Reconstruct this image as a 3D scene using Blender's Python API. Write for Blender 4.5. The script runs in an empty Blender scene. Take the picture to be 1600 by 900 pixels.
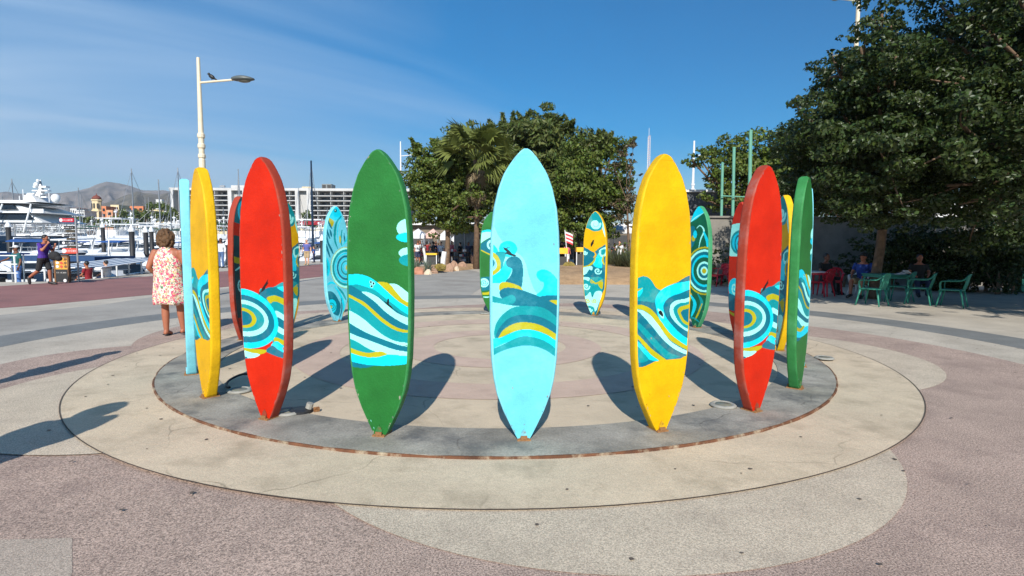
import bpy, bmesh, math, random
import numpy as np
from mathutils import Vector, Matrix
R = math.radians
random.seed(7); rng = np.random.default_rng(7)
SC = bpy.context.scene; COL = SC.collection

# ------------------------------------------------------------------ camera, sky, sun, exposure
PITCH, ROLL, FPX, CAMH = 0.0784, 0.0052, 861.2, 1.5
cam = bpy.data.cameras.new('camera'); camo = bpy.data.objects.new('camera', cam); COL.objects.link(camo)
cam.sensor_width = 36.0; cam.lens = 36.0 * FPX / 1600.0; cam.clip_start = 0.05; cam.clip_end = 20000
fwd = Vector((0, math.cos(PITCH), -math.sin(PITCH))); rt0 = Vector((1, 0, 0)); up0 = rt0.cross(fwd)
cR = math.cos(ROLL) * rt0 + math.sin(ROLL) * up0; cU = -math.sin(ROLL) * rt0 + math.cos(ROLL) * up0
camo.matrix_world = Matrix(((cR.x, cU.x, -fwd.x, 0), (cR.y, cU.y, -fwd.y, 0), (cR.z, cU.z, -fwd.z, CAMH), (0, 0, 0, 1)))
SC.camera = camo

def at(px, py, depth):          # world point seen at photo pixel (px,py), at world distance y = depth
    d = fwd + cR * ((px - 800) / FPX) - cU * ((py - 450) / FPX)
    t = depth / d.y
    return Vector((d.x * t, depth, CAMH + d.z * t))
def gr(px, py, z=0.0):          # point of the ground seen at that pixel
    d = fwd + cR * ((px - 800) / FPX) - cU * ((py - 450) / FPX)
    t = (z - CAMH) / d.z
    return Vector((d.x * t, d.y * t, z))
def pxm(n, depth): return n * depth / FPX

SUN_EL, SUN_AZ = R(34.2), R(1.6)      # light travels towards +y, very slightly +x
sl = bpy.data.lights.new('sun', 'SUN'); so = bpy.data.objects.new('sun', sl); COL.objects.link(so)
sl.energy = 5.0; sl.angle = R(0.53); sl.color = (1.0, 0.955, 0.88)
ldir = Vector((math.sin(SUN_AZ) * math.cos(SUN_EL), math.cos(SUN_AZ) * math.cos(SUN_EL), -math.sin(SUN_EL)))
so.rotation_euler = ldir.to_track_quat('-Z', 'Y').to_euler()

W = bpy.data.worlds.new('World'); SC.world = W; W.use_nodes = True
nt = W.node_tree; nt.nodes.clear()
def N(t, **k):
    n = nt.nodes.new(t)
    for a, b in k.items(): setattr(n, a, b)
    return n
sky = N('ShaderNodeTexSky', sky_type='NISHITA'); sky.sun_disc = False
sky.sun_elevation = SUN_EL; sky.sun_rotation = R(180) + SUN_AZ
sky.air_density = 1.0; sky.dust_density = 0.0; sky.ozone_density = 3.0; sky.altitude = 0
tc = N('ShaderNodeTexCoord'); sep = N('ShaderNodeSeparateXYZ'); nt.links.new(tc.outputs['Generated'], sep.inputs[0])
def M(op, a, b=None, clamp=False):
    n = N('ShaderNodeMath', operation=op); n.use_clamp = clamp
    for i, v in enumerate((a, b)):
        if v is None: continue
        if hasattr(v, 'links') or hasattr(v, 'node'): nt.links.new(v, n.inputs[i])
        else: n.inputs[i].default_value = v
    return n.outputs[0]
zc = M('MAXIMUM', sep.outputs['Z'], 0.0)
zden = M('ADD', zc, 0.16)
cx = M('DIVIDE', sep.outputs['X'], zden); cy = M('DIVIDE', sep.outputs['Y'], zden)
# streaks run from upper left down to lower right
u_ = M('ADD', M('MULTIPLY', cx, 0.80), M('MULTIPLY', cy, 0.60)); v_ = M('SUBTRACT', M('MULTIPLY', cy, 0.80), M('MULTIPLY', cx, 0.60))
cmb = N('ShaderNodeCombineXYZ'); nt.links.new(M('MULTIPLY', u_, 0.30), cmb.inputs[0]); nt.links.new(M('MULTIPLY', v_, 0.85), cmb.inputs[1])
no = N('ShaderNodeTexNoise'); no.inputs['Scale'].default_value = 1.5; no.inputs['Detail'].default_value = 7; no.inputs['Roughness'].default_value = 0.5
no.inputs['Distortion'].default_value = 0.7; nt.links.new(cmb.outputs[0], no.inputs['Vector'])
cr = N('ShaderNodeValToRGB'); cr.color_ramp.elements[0].position = 0.36; cr.color_ramp.elements[1].position = 0.78
nt.links.new(no.outputs['Fac'], cr.inputs[0])
# the thin cirrus veil lies over the western half of the sky and thins out towards the east
side = M('SUBTRACT', 0.42, M('MULTIPLY', sep.outputs['X'], 0.85), True)
low = M('SUBTRACT', 1.0, M('MULTIPLY', zc, 2.6), True)      # the veil thickens towards the horizon
veil = M('MULTIPLY', M('ADD', M('ADD', M('MULTIPLY', cr.outputs['Color'], 0.80), 0.22), M('MULTIPLY', low, 0.42)), side, True)
mix = N('ShaderNodeMixRGB', blend_type='MIX'); nt.links.new(veil, mix.inputs[0]); nt.links.new(sky.outputs[0], mix.inputs[1])
mix.inputs[2].default_value = (6.2, 7.2, 8.5, 1)
hs = N('ShaderNodeHueSaturation'); hs.inputs['Saturation'].default_value = 1.85; hs.inputs['Value'].default_value = 1.0; nt.links.new(mix.outputs[0], hs.inputs['Color'])
bg = N('ShaderNodeBackground'); bg.inputs['Strength'].default_value = 0.086; nt.links.new(hs.outputs[0], bg.inputs['Color'])
wo = N('ShaderNodeOutputWorld'); nt.links.new(bg.outputs[0], wo.inputs['Surface'])
SC.view_settings.view_transform = 'Standard'; SC.view_settings.look = 'None'
SC.view_settings.exposure = 0.30; SC.view_settings.gamma = 1.0; SC.view_settings.use_curve_mapping = False
SC.cycles.max_bounces = 6; SC.cycles.diffuse_bounces = 3; SC.cycles.transparent_max_bounces = 8; SC.cycles.volume_bounces = 0

# ------------------------------------------------------------------ materials
def srgb(r, g, b):
    f = lambda c: (c / 255 / 12.92) if c / 255 <= 0.04045 else ((c / 255 + 0.055) / 1.055) ** 2.4
    return (f(r), f(g), f(b))
def mat(name, col, rough=0.6, metal=0.0, var=0.15, scale=3.0, bump=0.0, bscale=40.0, dark=None, dscale=1.5, damt=0.0, attr=None, spec=None, speck=0.0, sscale=90.0, trans=0.0, coord='Object', detail=5, crack=0.0, cscale=.6):
    m = bpy.data.materials.new(name); m.use_nodes = True; t = m.node_tree; L = t.links.new
    b = t.nodes['Principled BSDF']; out = t.nodes['Material Output']
    b.inputs['Roughness'].default_value = rough; b.inputs['Metallic'].default_value = metal
    if spec is not None: b.inputs['Specular IOR Level'].default_value = spec
    cdn = t.nodes.new('ShaderNodeTexCoord'); co = cdn.outputs[coord]
    if attr:
        a = t.nodes.new('ShaderNodeAttribute'); a.attribute_name = attr; base = a.outputs['Color']
    else:
        rg = t.nodes.new('ShaderNodeRGB'); rg.outputs[0].default_value = (*col, 1); base = rg.outputs[0]
    def noise(s, det=detail, ro=0.6):
        n = t.nodes.new('ShaderNodeTexNoise'); n.inputs['Scale'].default_value = s; n.inputs['Detail'].default_value = det
        n.inputs['Roughness'].default_value = ro; L(co, n.inputs['Vector']); return n.outputs['Fac']
    def mr(src, a, b_, c, d):
        n = t.nodes.new('ShaderNodeMapRange'); L(src, n.inputs[0])
        for i, v in enumerate((a, b_, c, d)): n.inputs[i + 1].default_value = v
        return n.outputs[0]
    def mul(base, fac):
        n = t.nodes.new('ShaderNodeMixRGB'); n.blend_type = 'MULTIPLY'; n.inputs[0].default_value = 1
        L(base, n.inputs[1]); L(fac, n.inputs[2]); return n.outputs[0]
    if var > 0: base = mul(base, mr(noise(scale), 0.3, 0.7, 1 - var, 1 + var))
    if speck > 0: base = mul(base, mr(noise(sscale, 2, 0.8), 0.35, 0.65, 1 - speck, 1 + speck))
    if dark is not None:
        n = t.nodes.new('ShaderNodeMixRGB'); n.inputs[2].default_value = (*dark, 1)
        L(mr(noise(dscale, 8, 0.65), 0.5, 0.68, 0, damt), n.inputs[0]); L(base, n.inputs[1]); base = n.outputs[0]
    if crack > 0:
        nz = t.nodes.new('ShaderNodeTexNoise'); nz.inputs['Scale'].default_value = cscale * 2.2; nz.inputs['Detail'].default_value = 6; L(co, nz.inputs['Vector'])
        ml = t.nodes.new('ShaderNodeMixRGB'); ml.blend_type = 'ADD'; ml.inputs[0].default_value = .55 / cscale * .6; L(co, ml.inputs[1]); L(nz.outputs['Color'], ml.inputs[2])
        vo = t.nodes.new('ShaderNodeTexVoronoi'); vo.feature = 'DISTANCE_TO_EDGE'; vo.inputs['Scale'].default_value = cscale; L(ml.outputs[0], vo.inputs['Vector'])
        line = mr(vo.outputs['Distance'], 0.0, 0.007 * cscale + .002, 1, 0); gate = mr(noise(cscale * 1.1, 3), .46, .60, 0, crack)
        mm = t.nodes.new('ShaderNodeMath'); mm.operation = 'MULTIPLY'; L(line, mm.inputs[0]); L(gate, mm.inputs[1])
        n = t.nodes.new('ShaderNodeMixRGB'); n.inputs[2].default_value = (col[0] * .22, col[1] * .2, col[2] * .18, 1); L(mm.outputs[0], n.inputs[0]); L(base, n.inputs[1]); base = n.outputs[0]
    L(base, b.inputs['Base Color'])
    if bump > 0:
        bn = t.nodes.new('ShaderNodeBump'); bn.inputs['Strength'].default_value = bump; bn.inputs['Distance'].default_value = 0.01
        L(noise(bscale, 4), bn.inputs['Height']); L(bn.outputs[0], b.inputs['Normal'])
    if trans > 0:
        tr = t.nodes.new('ShaderNodeBsdfTranslucent'); L(base, tr.inputs['Color'])
        ms = t.nodes.new('ShaderNodeMixShader'); ms.inputs[0].default_value = trans
        L(b.outputs[0], ms.inputs[1]); L(tr.outputs[0], ms.inputs[2]); L(ms.outputs[0], out.inputs['Surface'])
    return m

# ------------------------------------------------------------------ mesh helpers
class MB:
    def __init__(s): s.v = []; s.f = []
    def add(s, V, F):
        o = len(s.v); s.v += [tuple(p) for p in V]; s.f += [tuple(i + o for i in f) for f in F]; return s
    def box(s, c, d, rz=0, rx=0, ry=0, taper=1.0):
        M3 = Matrix.Rotation(rz, 3, 'Z') @ Matrix.Rotation(ry, 3, 'Y') @ Matrix.Rotation(rx, 3, 'X'); V = []
        for z in (-.5, .5):
            k = taper if z > 0 else 1
            for x, y in ((-.5, -.5), (.5, -.5), (.5, .5), (-.5, .5)):
                V.append(Vector(c) + M3 @ Vector((x * d[0] * k, y * d[1] * k, z * d[2])))
        return s.add(V, [(3, 2, 1, 0), (4, 5, 6, 7), (0, 1, 5, 4), (1, 2, 6, 5), (2, 3, 7, 6), (3, 0, 4, 7)])
    def tube(s, pts, rad, n=8, cap=True):
        pts = [Vector(p) for p in pts]; m = len(pts); rad = rad if isinstance(rad, (list, tuple)) else [rad] * m
        V = []; F = []; ref = None
        for i, p in enumerate(pts):
            d = (pts[min(i + 1, m - 1)] - pts[max(i - 1, 0)]); d = d.normalized() if d.length > 1e-9 else Vector((0, 0, 1))
            if ref is None: ref = Vector((1, 0, 0)) if abs(d.x) < 0.8 else Vector((0, 1, 0))
            a = (ref - d * ref.dot(d)).normalized(); b = d.cross(a); ref = a
            r = rad[i]; ra, rb = r if isinstance(r, tuple) else (r, r)
            for k in range(n):
                th = 2 * math.pi * k / n; V.append(p + a * math.cos(th) * ra + b * math.sin(th) * rb)
        for i in range(m - 1):
            for k in range(n):
                k2 = (k + 1) % n; F.append((i * n + k, i * n + k2, (i + 1) * n + k2, (i + 1) * n + k))
        if cap: F.append(tuple(range(n - 1, -1, -1))); F.append(tuple((m - 1) * n + k for k in range(n)))
        return s.add(V, F)
    def lathe(s, c, prof, n=16):
        V = []; F = []; c = Vector(c)
        for r, z in prof:
            for k in range(n): th = 2 * math.pi * k / n; V.append(c + Vector((r * math.cos(th), r * math.sin(th), z)))
        m = len(prof)
        for i in range(m - 1):
            for k in range(n): k2 = (k + 1) % n; F.append((i * n + k, i * n + k2, (i + 1) * n + k2, (i + 1) * n + k))
        F.append(tuple(range(n - 1, -1, -1))); F.append(tuple((m - 1) * n + k for k in range(n)))
        return s.add(V, F)
    def prism(s, poly, z0, z1):
        n = len(poly); V = [(x, y, z0) for x, y in poly] + [(x, y, z1) for x, y in poly]
        return s.add(V, [tuple(range(n - 1, -1, -1)), tuple(range(n, 2 * n))] + [(i, (i + 1) % n, (i + 1) % n + n, i + n) for i in range(n)])
    def ellipsoid(s, c, r, n=12, m=8, rot=None):
        V = []; F = []; c = Vector(c); rot = rot or Matrix.Identity(3)
        V.append(c + rot @ Vector((0, 0, -r[2])))
        for j in range(1, m):
            ph = -math.pi / 2 + math.pi * j / m
            for k in range(n):
                th = 2 * math.pi * k / n
                V.append(c + rot @ Vector((r[0] * math.cos(ph) * math.cos(th), r[1] * math.cos(ph) * math.sin(th), r[2] * math.sin(ph))))
        V.append(c + rot @ Vector((0, 0, r[2]))); top = len(V) - 1
        for k in range(n): F.append((0, 1 + (k + 1) % n, 1 + k)); F.append((top, top - n + k, top - n + (k + 1) % n))
        for j in range(m - 2):
            for k in range(n): a = 1 + j * n; F.append((a + k, a + (k + 1) % n, a + n + (k + 1) % n, a + n + k))
        return s.add(V, F)
    def loft(s, secs):    # list of rings (equal vertex counts)
        V = []; F = []; n = len(secs[0])
        for q in secs: V += q
        for i in range(len(secs) - 1):
            for k in range(n): k2 = (k + 1) % n; F.append((i * n + k, i * n + k2, (i + 1) * n + k2, (i + 1) * n + k))
        F.append(tuple(range(n - 1, -1, -1))); F.append(tuple((len(secs) - 1) * n + k for k in range(n)))
        return s.add(V, F)
    def mesh(s, name, m, smooth=False):
        me = bpy.data.meshes.new(name); me.from_pydata([tuple(v) for v in s.v], [], s.f); me.materials.append(m)
        if smooth: me.polygons.foreach_set('use_smooth', [True] * len(me.polygons))
        me.update(); return me
    def build(s, name, m, parent=None, smooth=False, loc=None):
        return link(name, s.mesh(name, m, smooth), parent, loc)
def link(name, me, parent=None, loc=None):
    o = bpy.data.objects.new(name, me); COL.objects.link(o)
    if parent: o.parent = parent
    if loc is not None: o.location = loc
    return o
def tag(o, label=None, cat=None, group=None, kind=None):
    if label: o['label'] = label
    if cat: o['category'] = cat
    if group: o['group'] = group
    if kind: o['kind'] = kind
    return o
def empty(name, loc=(0, 0, 0), rz=0):
    o = bpy.data.objects.new(name, None); COL.objects.link(o); o.location = loc; o.rotation_euler = (0, 0, rz); o.empty_display_size = 0.2; return o
def copy_tree(o, parent=None):
    c = o.copy(); COL.objects.link(c); c.parent = parent
    for ch in list(o.children): copy_tree(ch, c)
    return c
def weld_normals(me):
    bm = bmesh.new(); bm.from_mesh(me); bmesh.ops.recalc_face_normals(bm, faces=bm.faces); bm.to_mesh(me); bm.free()
def sheet(name, poly, z, m, kind='structure', parent=None):
    me = bpy.data.meshes.new(name); me.from_pydata([(x, y, z) for x, y in poly], [], [tuple(range(len(poly)))]); me.materials.append(m)
    bm = bmesh.new(); bm.from_mesh(me); bmesh.ops.triangulate(bm, faces=bm.faces)
    for f in bm.faces:
        if f.normal.z < 0: f.normal_flip()
    bm.to_mesh(me); bm.free()
    o = link(name, me, parent); 
    if not parent: tag(o, kind=kind)
    return o
def circ(c, r, n=128, a0=0, a1=360):
    return [(c[0] + r * math.cos(R(a0 + (a1 - a0) * i / n)), c[1] + r * math.sin(R(a0 + (a1 - a0) * i / n))) for i in range(n + (0 if a1 - a0 == 360 else 1))]
def annulus(name, c, r0, r1, z, m, n=160, kind='structure', h=None, parent=None):
    mb = MB(); V = []; F = []
    for i in range(n):
        a = 2 * math.pi * i / n; V += [(c[0] + r0 * math.cos(a), c[1] + r0 * math.sin(a), z), (c[0] + r1 * math.cos(a), c[1] + r1 * math.sin(a), z)]
    for i in range(n): j = (i + 1) % n; F.append((2 * i, 2 * i + 1, 2 * j + 1, 2 * j))
    mb.add(V, F); o = mb.build(name, m, parent)
    if not parent: tag(o, kind=kind)
    return o
# ------------------------------------------------------------------ ground
CC = (-0.17, 7.9)
m_conc = mat('weathered pale paving concrete', srgb(184, 174, 158), 0.85, var=0.13, scale=1.1, bump=0.5, bscale=60, dark=srgb(126, 116, 103), dscale=0.8, damt=0.4, speck=0.20, sscale=70, crack=.5, cscale=.3)
m_beige = mat('beige stamped concrete', srgb(198, 180, 154), 0.82, var=0.12, scale=1.4, bump=0.45, bscale=14, dark=srgb(140, 126, 104), dscale=2.2, damt=0.5, speck=0.22, sscale=150, crack=.6, cscale=.7, detail=9)
m_petal = mat('beige exposed aggregate', srgb(190, 175, 154), 0.88, var=0.10, scale=1.7, bump=0.45, bscale=150, dark=srgb(128, 112, 102), dscale=2.5, damt=0.25, speck=0.36, sscale=115)
m_mauve = mat('mauve exposed aggregate', srgb(168, 146, 132), 0.88, var=0.12, scale=1.5, bump=0.5, bscale=150, dark=srgb(98, 80, 78), dscale=2.0, damt=0.3, speck=0.62, sscale=105)
m_pink = mat('pale rose concrete', srgb(192, 167, 149), 0.85, var=0.10, scale=2.0, bump=0.4, bscale=16, speck=0.12, sscale=110, dark=srgb(150, 122, 112), dscale=3, damt=0.3)
m_gband = mat('grey blue paving band', srgb(118, 119, 116), 0.8, var=0.15, scale=2, bump=0.4, bscale=40, speck=0.15, sscale=60)
m_lgray = mat('light grey paving', srgb(158, 152, 142), 0.85, var=0.14, scale=0.8, bump=0.4, bscale=40, dark=srgb(112, 104, 96), dscale=0.6, damt=0.45, speck=0.12, sscale=50)
m_red = mat('faded red paving', srgb(142, 98, 92), 0.85, var=0.15, scale=0.7, bump=0.4, bscale=30, dark=srgb(112, 80, 76), dscale=0.8, damt=0.5, speck=0.15, sscale=40)
m_sand = mat('sandy planting bed', srgb(172, 140, 104), 0.95, var=0.25, scale=1.6, bump=1.0, bscale=12, dark=srgb(110, 84, 60), dscale=2, damt=0.5, speck=0.2, sscale=30)
m_groove = mat('dark joint filler', srgb(82, 70, 60), 0.9, var=0.3, scale=9)
m_slab = mat('worn grey slab', srgb(148, 143, 132), 0.8, var=0.34, scale=2.1, bump=0.5, bscale=22, dark=srgb(88, 89, 88), dscale=2.4, damt=0.85, speck=0.16, sscale=60, detail=10, crack=.6, cscale=1.1, spec=.25)
m_rust = mat('rusted steel edge', srgb(104, 66, 42), 0.85, var=0.45, scale=9, bump=1.0, bscale=40, dark=srgb(178, 164, 138), dscale=7, damt=0.95)
m_water = mat('harbour water', srgb(34, 60, 66), 0.12, var=0.2, scale=0.4, bump=0.6, bscale=1.6)
m_land = mat('dry scrub land', srgb(140, 122, 98), 0.95, var=0.3, scale=0.02, dark=srgb(60, 66, 44), dscale=0.05, damt=0.8)
m_quay = mat('quay wall concrete', srgb(120, 116, 108), 0.9, var=0.2, scale=1, bump=0.4)

plaza = [(-90, -40), (90, -40), (90, 120), (-24, 120), (-10, 50), (-20, 47), (-19, 36), (-18.2, 28), (-17.2, 21.3), (-19.2, 20.6), (-90, 16)]
mb = MB(); mb.prism(plaza, -2.5, 0.0); po = mb.build('plaza', m_conc); weld_normals(po.data); tag(po, kind='structure')
sheet('far_land', [(-24.0, 120.0), (90, 120.0), (90, -40), (9000, -3000), (9000, 9000), (-9000, 9000), (-9000, 330), (-60, 330)], -0.006, m_land)
sheet('water', [(-2000, -300), (300, -300), (300, 400), (-2000, 400)], -1.7, m_water)
sheet('light_paving', [(-14.5, 5), (-11.2, 9), (-9.9, 13.2), (-10.0, 16), (-8.6, 22), (-6.9, 32), (-4.2, 38), (-1.8, 30), (-1, 20), (-2, 4), (-9, 3)], 0.004, m_lgray)
sheet('red_paving', [(-15.5, 6), (-13.4, 9.5), (-11.3, 13), (-10.4, 16), (-8.9, 24), (-7.2, 33), (-13.5, 44), (-14.6, 34), (-16.2, 25), (-17.4, 18.8), (-19, 13)], 0.004, m_red)
sheet('plaza_disc', circ((0.12, 8.0), 7.41), 0.008, m_conc)
annulus('grey_paving_band', (0.12, 8.0), 7.4, 8.32, 0.008, m_gband)
for c, r, k in (((1.3, 7.18), 5.24, 0), ((-2.88, 9.53), 3.1, 1), ((-1.0, 6.0), 4.25, 2), ((-4.9, 6.69), 1.33, 3), ((1.0, 9.4), 4.6, 4), ((3.2, 3.0), 3.9, 5)):
    sheet('mauve_paving', circ(c, r, 96), 0.012 + 0.0012 * k, m_mauve)
for k, (c, r) in enumerate((((3.31, 7.55), 2.14), ((0.61, 4.63), 2.27), ((-3.27, 5.6), 1.87), ((-2.75, 10.1), 2.15), ((1.14, 11.0), 2.2))):
    sheet('beige_paving_petal', circ(c, r, 96), 0.022 + 0.001 * k, m_petal)
sheet('beige_paving_disc', circ(CC, 4.94, 180), 0.030, m_beige)
annulus('paving_joint', CC, 4.937, 4.947, 0.0335, m_groove)
sheet('beige_paving_corner', [(-7, 2.4), (-2.9, 2.63), (-2.21, 2.67), (-1.98, 2.38), (-.9, .8), (-7, .8)], 0.0158, mat('faded paving patch', srgb(172, 157, 142), .88, var=.12, scale=1.5, bump=.45, bscale=150, speck=.42, sscale=150))
# ring slab with steel edge, inner floor
Z0 = 0.048
mb = MB(); n = 200; rr = [(3.63, 0.02), (3.63, Z0), (4.205, Z0), (4.205, 0.02)]
V = []; F = []
for i in range(n):
    a = 2 * math.pi * i / n
    V += [(CC[0] + r * math.cos(a), CC[1] + r * math.sin(a), z) for r, z in rr]
for i in range(n):
    j = (i + 1) % n
    for k in range(3): F.append((4 * i + k, 4 * i + k + 1, 4 * j + k + 1, 4 * j + k))
mb.add(V, F); ring = mb.build('ring_slab', m_slab); weld_normals(ring.data); tag(ring, kind='structure')
mb = MB(); V = []; F = []
rr = [(4.207, 0.028), (4.207, Z0 + 0.001), (4.219, Z0 + 0.001), (4.225, 0.028)]
for i in range(n):
    a = 2 * math.pi * i / n; w = 0.004 * math.sin(i * 1.7) * math.sin(i * 0.31) + 0.003 * random.uniform(-1, 1)
    V += [(CC[0] + (r + (w if k > 1 else 0)) * math.cos(a), CC[1] + (r + (w if k > 1 else 0)) * math.sin(a), z + (min(0, w) if k in (1, 2) else 0)) for k, (r, z) in enumerate(rr)]
for i in range(n):
    j = (i + 1) % n
    for k in range(3): F.append((4 * i + k, 4 * i + k + 1, 4 * j + k + 1, 4 * j + k))
mb.add(V, F); eo = mb.build('steel_edging', m_rust, ring); weld_normals(eo.data)
sheet('inner_floor', circ(CC, 3.63, 160), Z0 - 0.008, m_beige)
annulus('rose_paving_ring', CC, 2.22, 2.80, Z0 - 0.004, m_pink)
annulus('rose_paving_ring', CC, 0.95, 1.45, Z0 - 0.004, m_pink)
# marks on the paving: gum spots and small stains
m_spot = mat('old gum spots', srgb(88, 78, 70), 0.9, var=0.3, scale=20)
mb = MB()
for i in range(520):
    a = random.uniform(0, 6.283); r = 2.2 + 6 * random.random() ** 0.8; x = CC[0] + r * math.cos(a) * 1.0; y = max(2.3, CC[1] + r * math.sin(a)); 
    if 3.5 < r < 4.3: continue
    q = random.uniform(0.006, 0.017); z = 0.0345 if r > 4.3 and r < 4.9 else (0.0285 if r >= 4.9 else Z0 + 0.001)
    if r >= 4.9: z = 0.0295
    ph = random.random() * 6
    mb.add([(x + q * math.cos(ph + k) * random.uniform(.7, 1.3), y + q * math.sin(ph + k) * random.uniform(.7, 1.3), z) for k in (0, 1, 2, 3, 4, 5)], [(0, 1, 2, 3, 4, 5)])
tag(mb.build('gum_spots', m_spot), 'small dark gum spots scattered over the paving', kind='stuff')

# ------------------------------------------------------------------ surfboards
Cc, Tt, Dd, Pp, Oo, Kk = srgb(0, 208, 232), srgb(0, 146, 152), srgb(0, 108, 128), srgb(160, 250, 238), srgb(178, 172, 20), (0.01, 0.01, 0.012)
LBc, Yc, Rc, Gc = srgb(104, 200, 218), srgb(222, 168, 0), srgb(196, 34, 2), srgb(34, 106, 44)
HB = 2.14
OUT = [(0.0, 0.05), (0.01, 0.16), (0.03, 0.31), (0.06, 0.49), (0.087, 0.62), (0.13, 0.755), (0.20, 0.895), (0.28, 0.965), (0.38, 0.995), (0.50, 1.0), (0.61, 0.985), (0.72, 0.945), (0.785, 0.88), (0.84, 0.785), (0.90, 0.60), (0.95, 0.40), (0.985, 0.25), (1.0, 0.18)]
HW = 0.258
def hw(t): return HW * np.interp(t, [a for a, b in OUT], [b for a, b in OUT])
def smooth_closed(P, k=6):
    P = np.array(P, float); n = len(P); o = []
    for i in range(n):
        p0, p1, p2, p3 = P[i - 1], P[i], P[(i + 1) % n], P[(i + 2) % n]
        for j in range(k):
            t = j / k; o.append(0.5 * ((2 * p1) + (-p0 + p2) * t + (2 * p0 - 5 * p1 + 4 * p2 - p3) * t * t + (-p0 + 3 * p1 - 3 * p2 + p3) * t ** 3))
    return np.array(o)
def smooth_open(P, k=8):
    P = np.array(P, float); Q = np.vstack([2 * P[0] - P[1], P, 2 * P[-1] - P[-2]]); o = []
    for i in range(1, len(Q) - 2):
        p0, p1, p2, p3 = Q[i - 1], Q[i], Q[i + 1], Q[i + 2]
        for j in range(k):
            t = j / k; o.append(0.5 * ((2 * p1) + (-p0 + p2) * t + (2 * p0 - 5 * p1 + 4 * p2 - p3) * t * t + (-p0 + 3 * p1 - 3 * p2 + p3) * t ** 3))
    o.append(P[-1]); return np.array(o)
class Canvas:
    def __init__(s, X, Y, base): s.X = X; s.Y = Y; s.c = np.empty((len(X), 3)); s.c[:] = base
    def inside(s, P):
        P = np.asarray(P); x, y = s.X, s.Y; r = np.zeros(len(x), bool); n = len(P)
        bb = (x >= P[:, 0].min()) & (x <= P[:, 0].max()) & (y >= P[:, 1].min()) & (y <= P[:, 1].max()); I = np.where(bb)[0]
        xx, yy = x[I], y[I]; q = np.zeros(len(I), bool)
        for i in range(n):
            x0, y0 = P[i]; x1, y1 = P[(i + 1) % n]
            if y0 == y1: continue
            q ^= ((y0 > yy) != (y1 > yy)) & (xx < (x1 - x0) * (yy - y0) / (y1 - y0) + x0)
        r[I] = q; return r
    def poly(s, P, col, sm=True): s.c[s.inside(smooth_closed(P) if sm else P)] = col
    def band(s, a, b, col):      # between two open curves
        s.c[s.inside(np.vstack([smooth_open(a), smooth_open(b)[::-1]]))] = col
    def ell(s, c, rx, ry, col, clip=None):
        m = ((s.X - c[0]) / rx) ** 2 + ((s.Y - c[1]) / ry) ** 2 < 1
        s.c[m] = col
    def stroke(s, P, w, col, taper=True):
        Q = smooth_open(P); n = len(Q)
        for i in range(n - 1):
            a, b = Q[i], Q[i + 1]; d = b - a; L2 = max((d ** 2).sum(), 1e-9)
            t = np.clip(((s.X - a[0]) * d[0] + (s.Y - a[1]) * d[1]) / L2, 0, 1)
            dist = np.hypot(s.X - a[0] - t * d[0], s.Y - a[1] - t * d[1])
            ww = w * (math.sin(math.pi * min(1, max(0.12, (i + .5) / n))) ** 0.6 if taper else 1)
            s.c[dist < ww / 2] = col
    def spiral(s, c, r, turns, w, col, dirn=1, a0=0):
        k = int(10 * turns); P = [(c[0] + r * (1 - i / k * .9) * math.cos(a0 + dirn * 2 * math.pi * turns * i / k), c[1] + r * (1 - i / k * .9) * math.sin(a0 + dirn * 2 * math.pi * turns * i / k)) for i in range(k + 1)]
        s.stroke(P, w, col, False)

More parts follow.
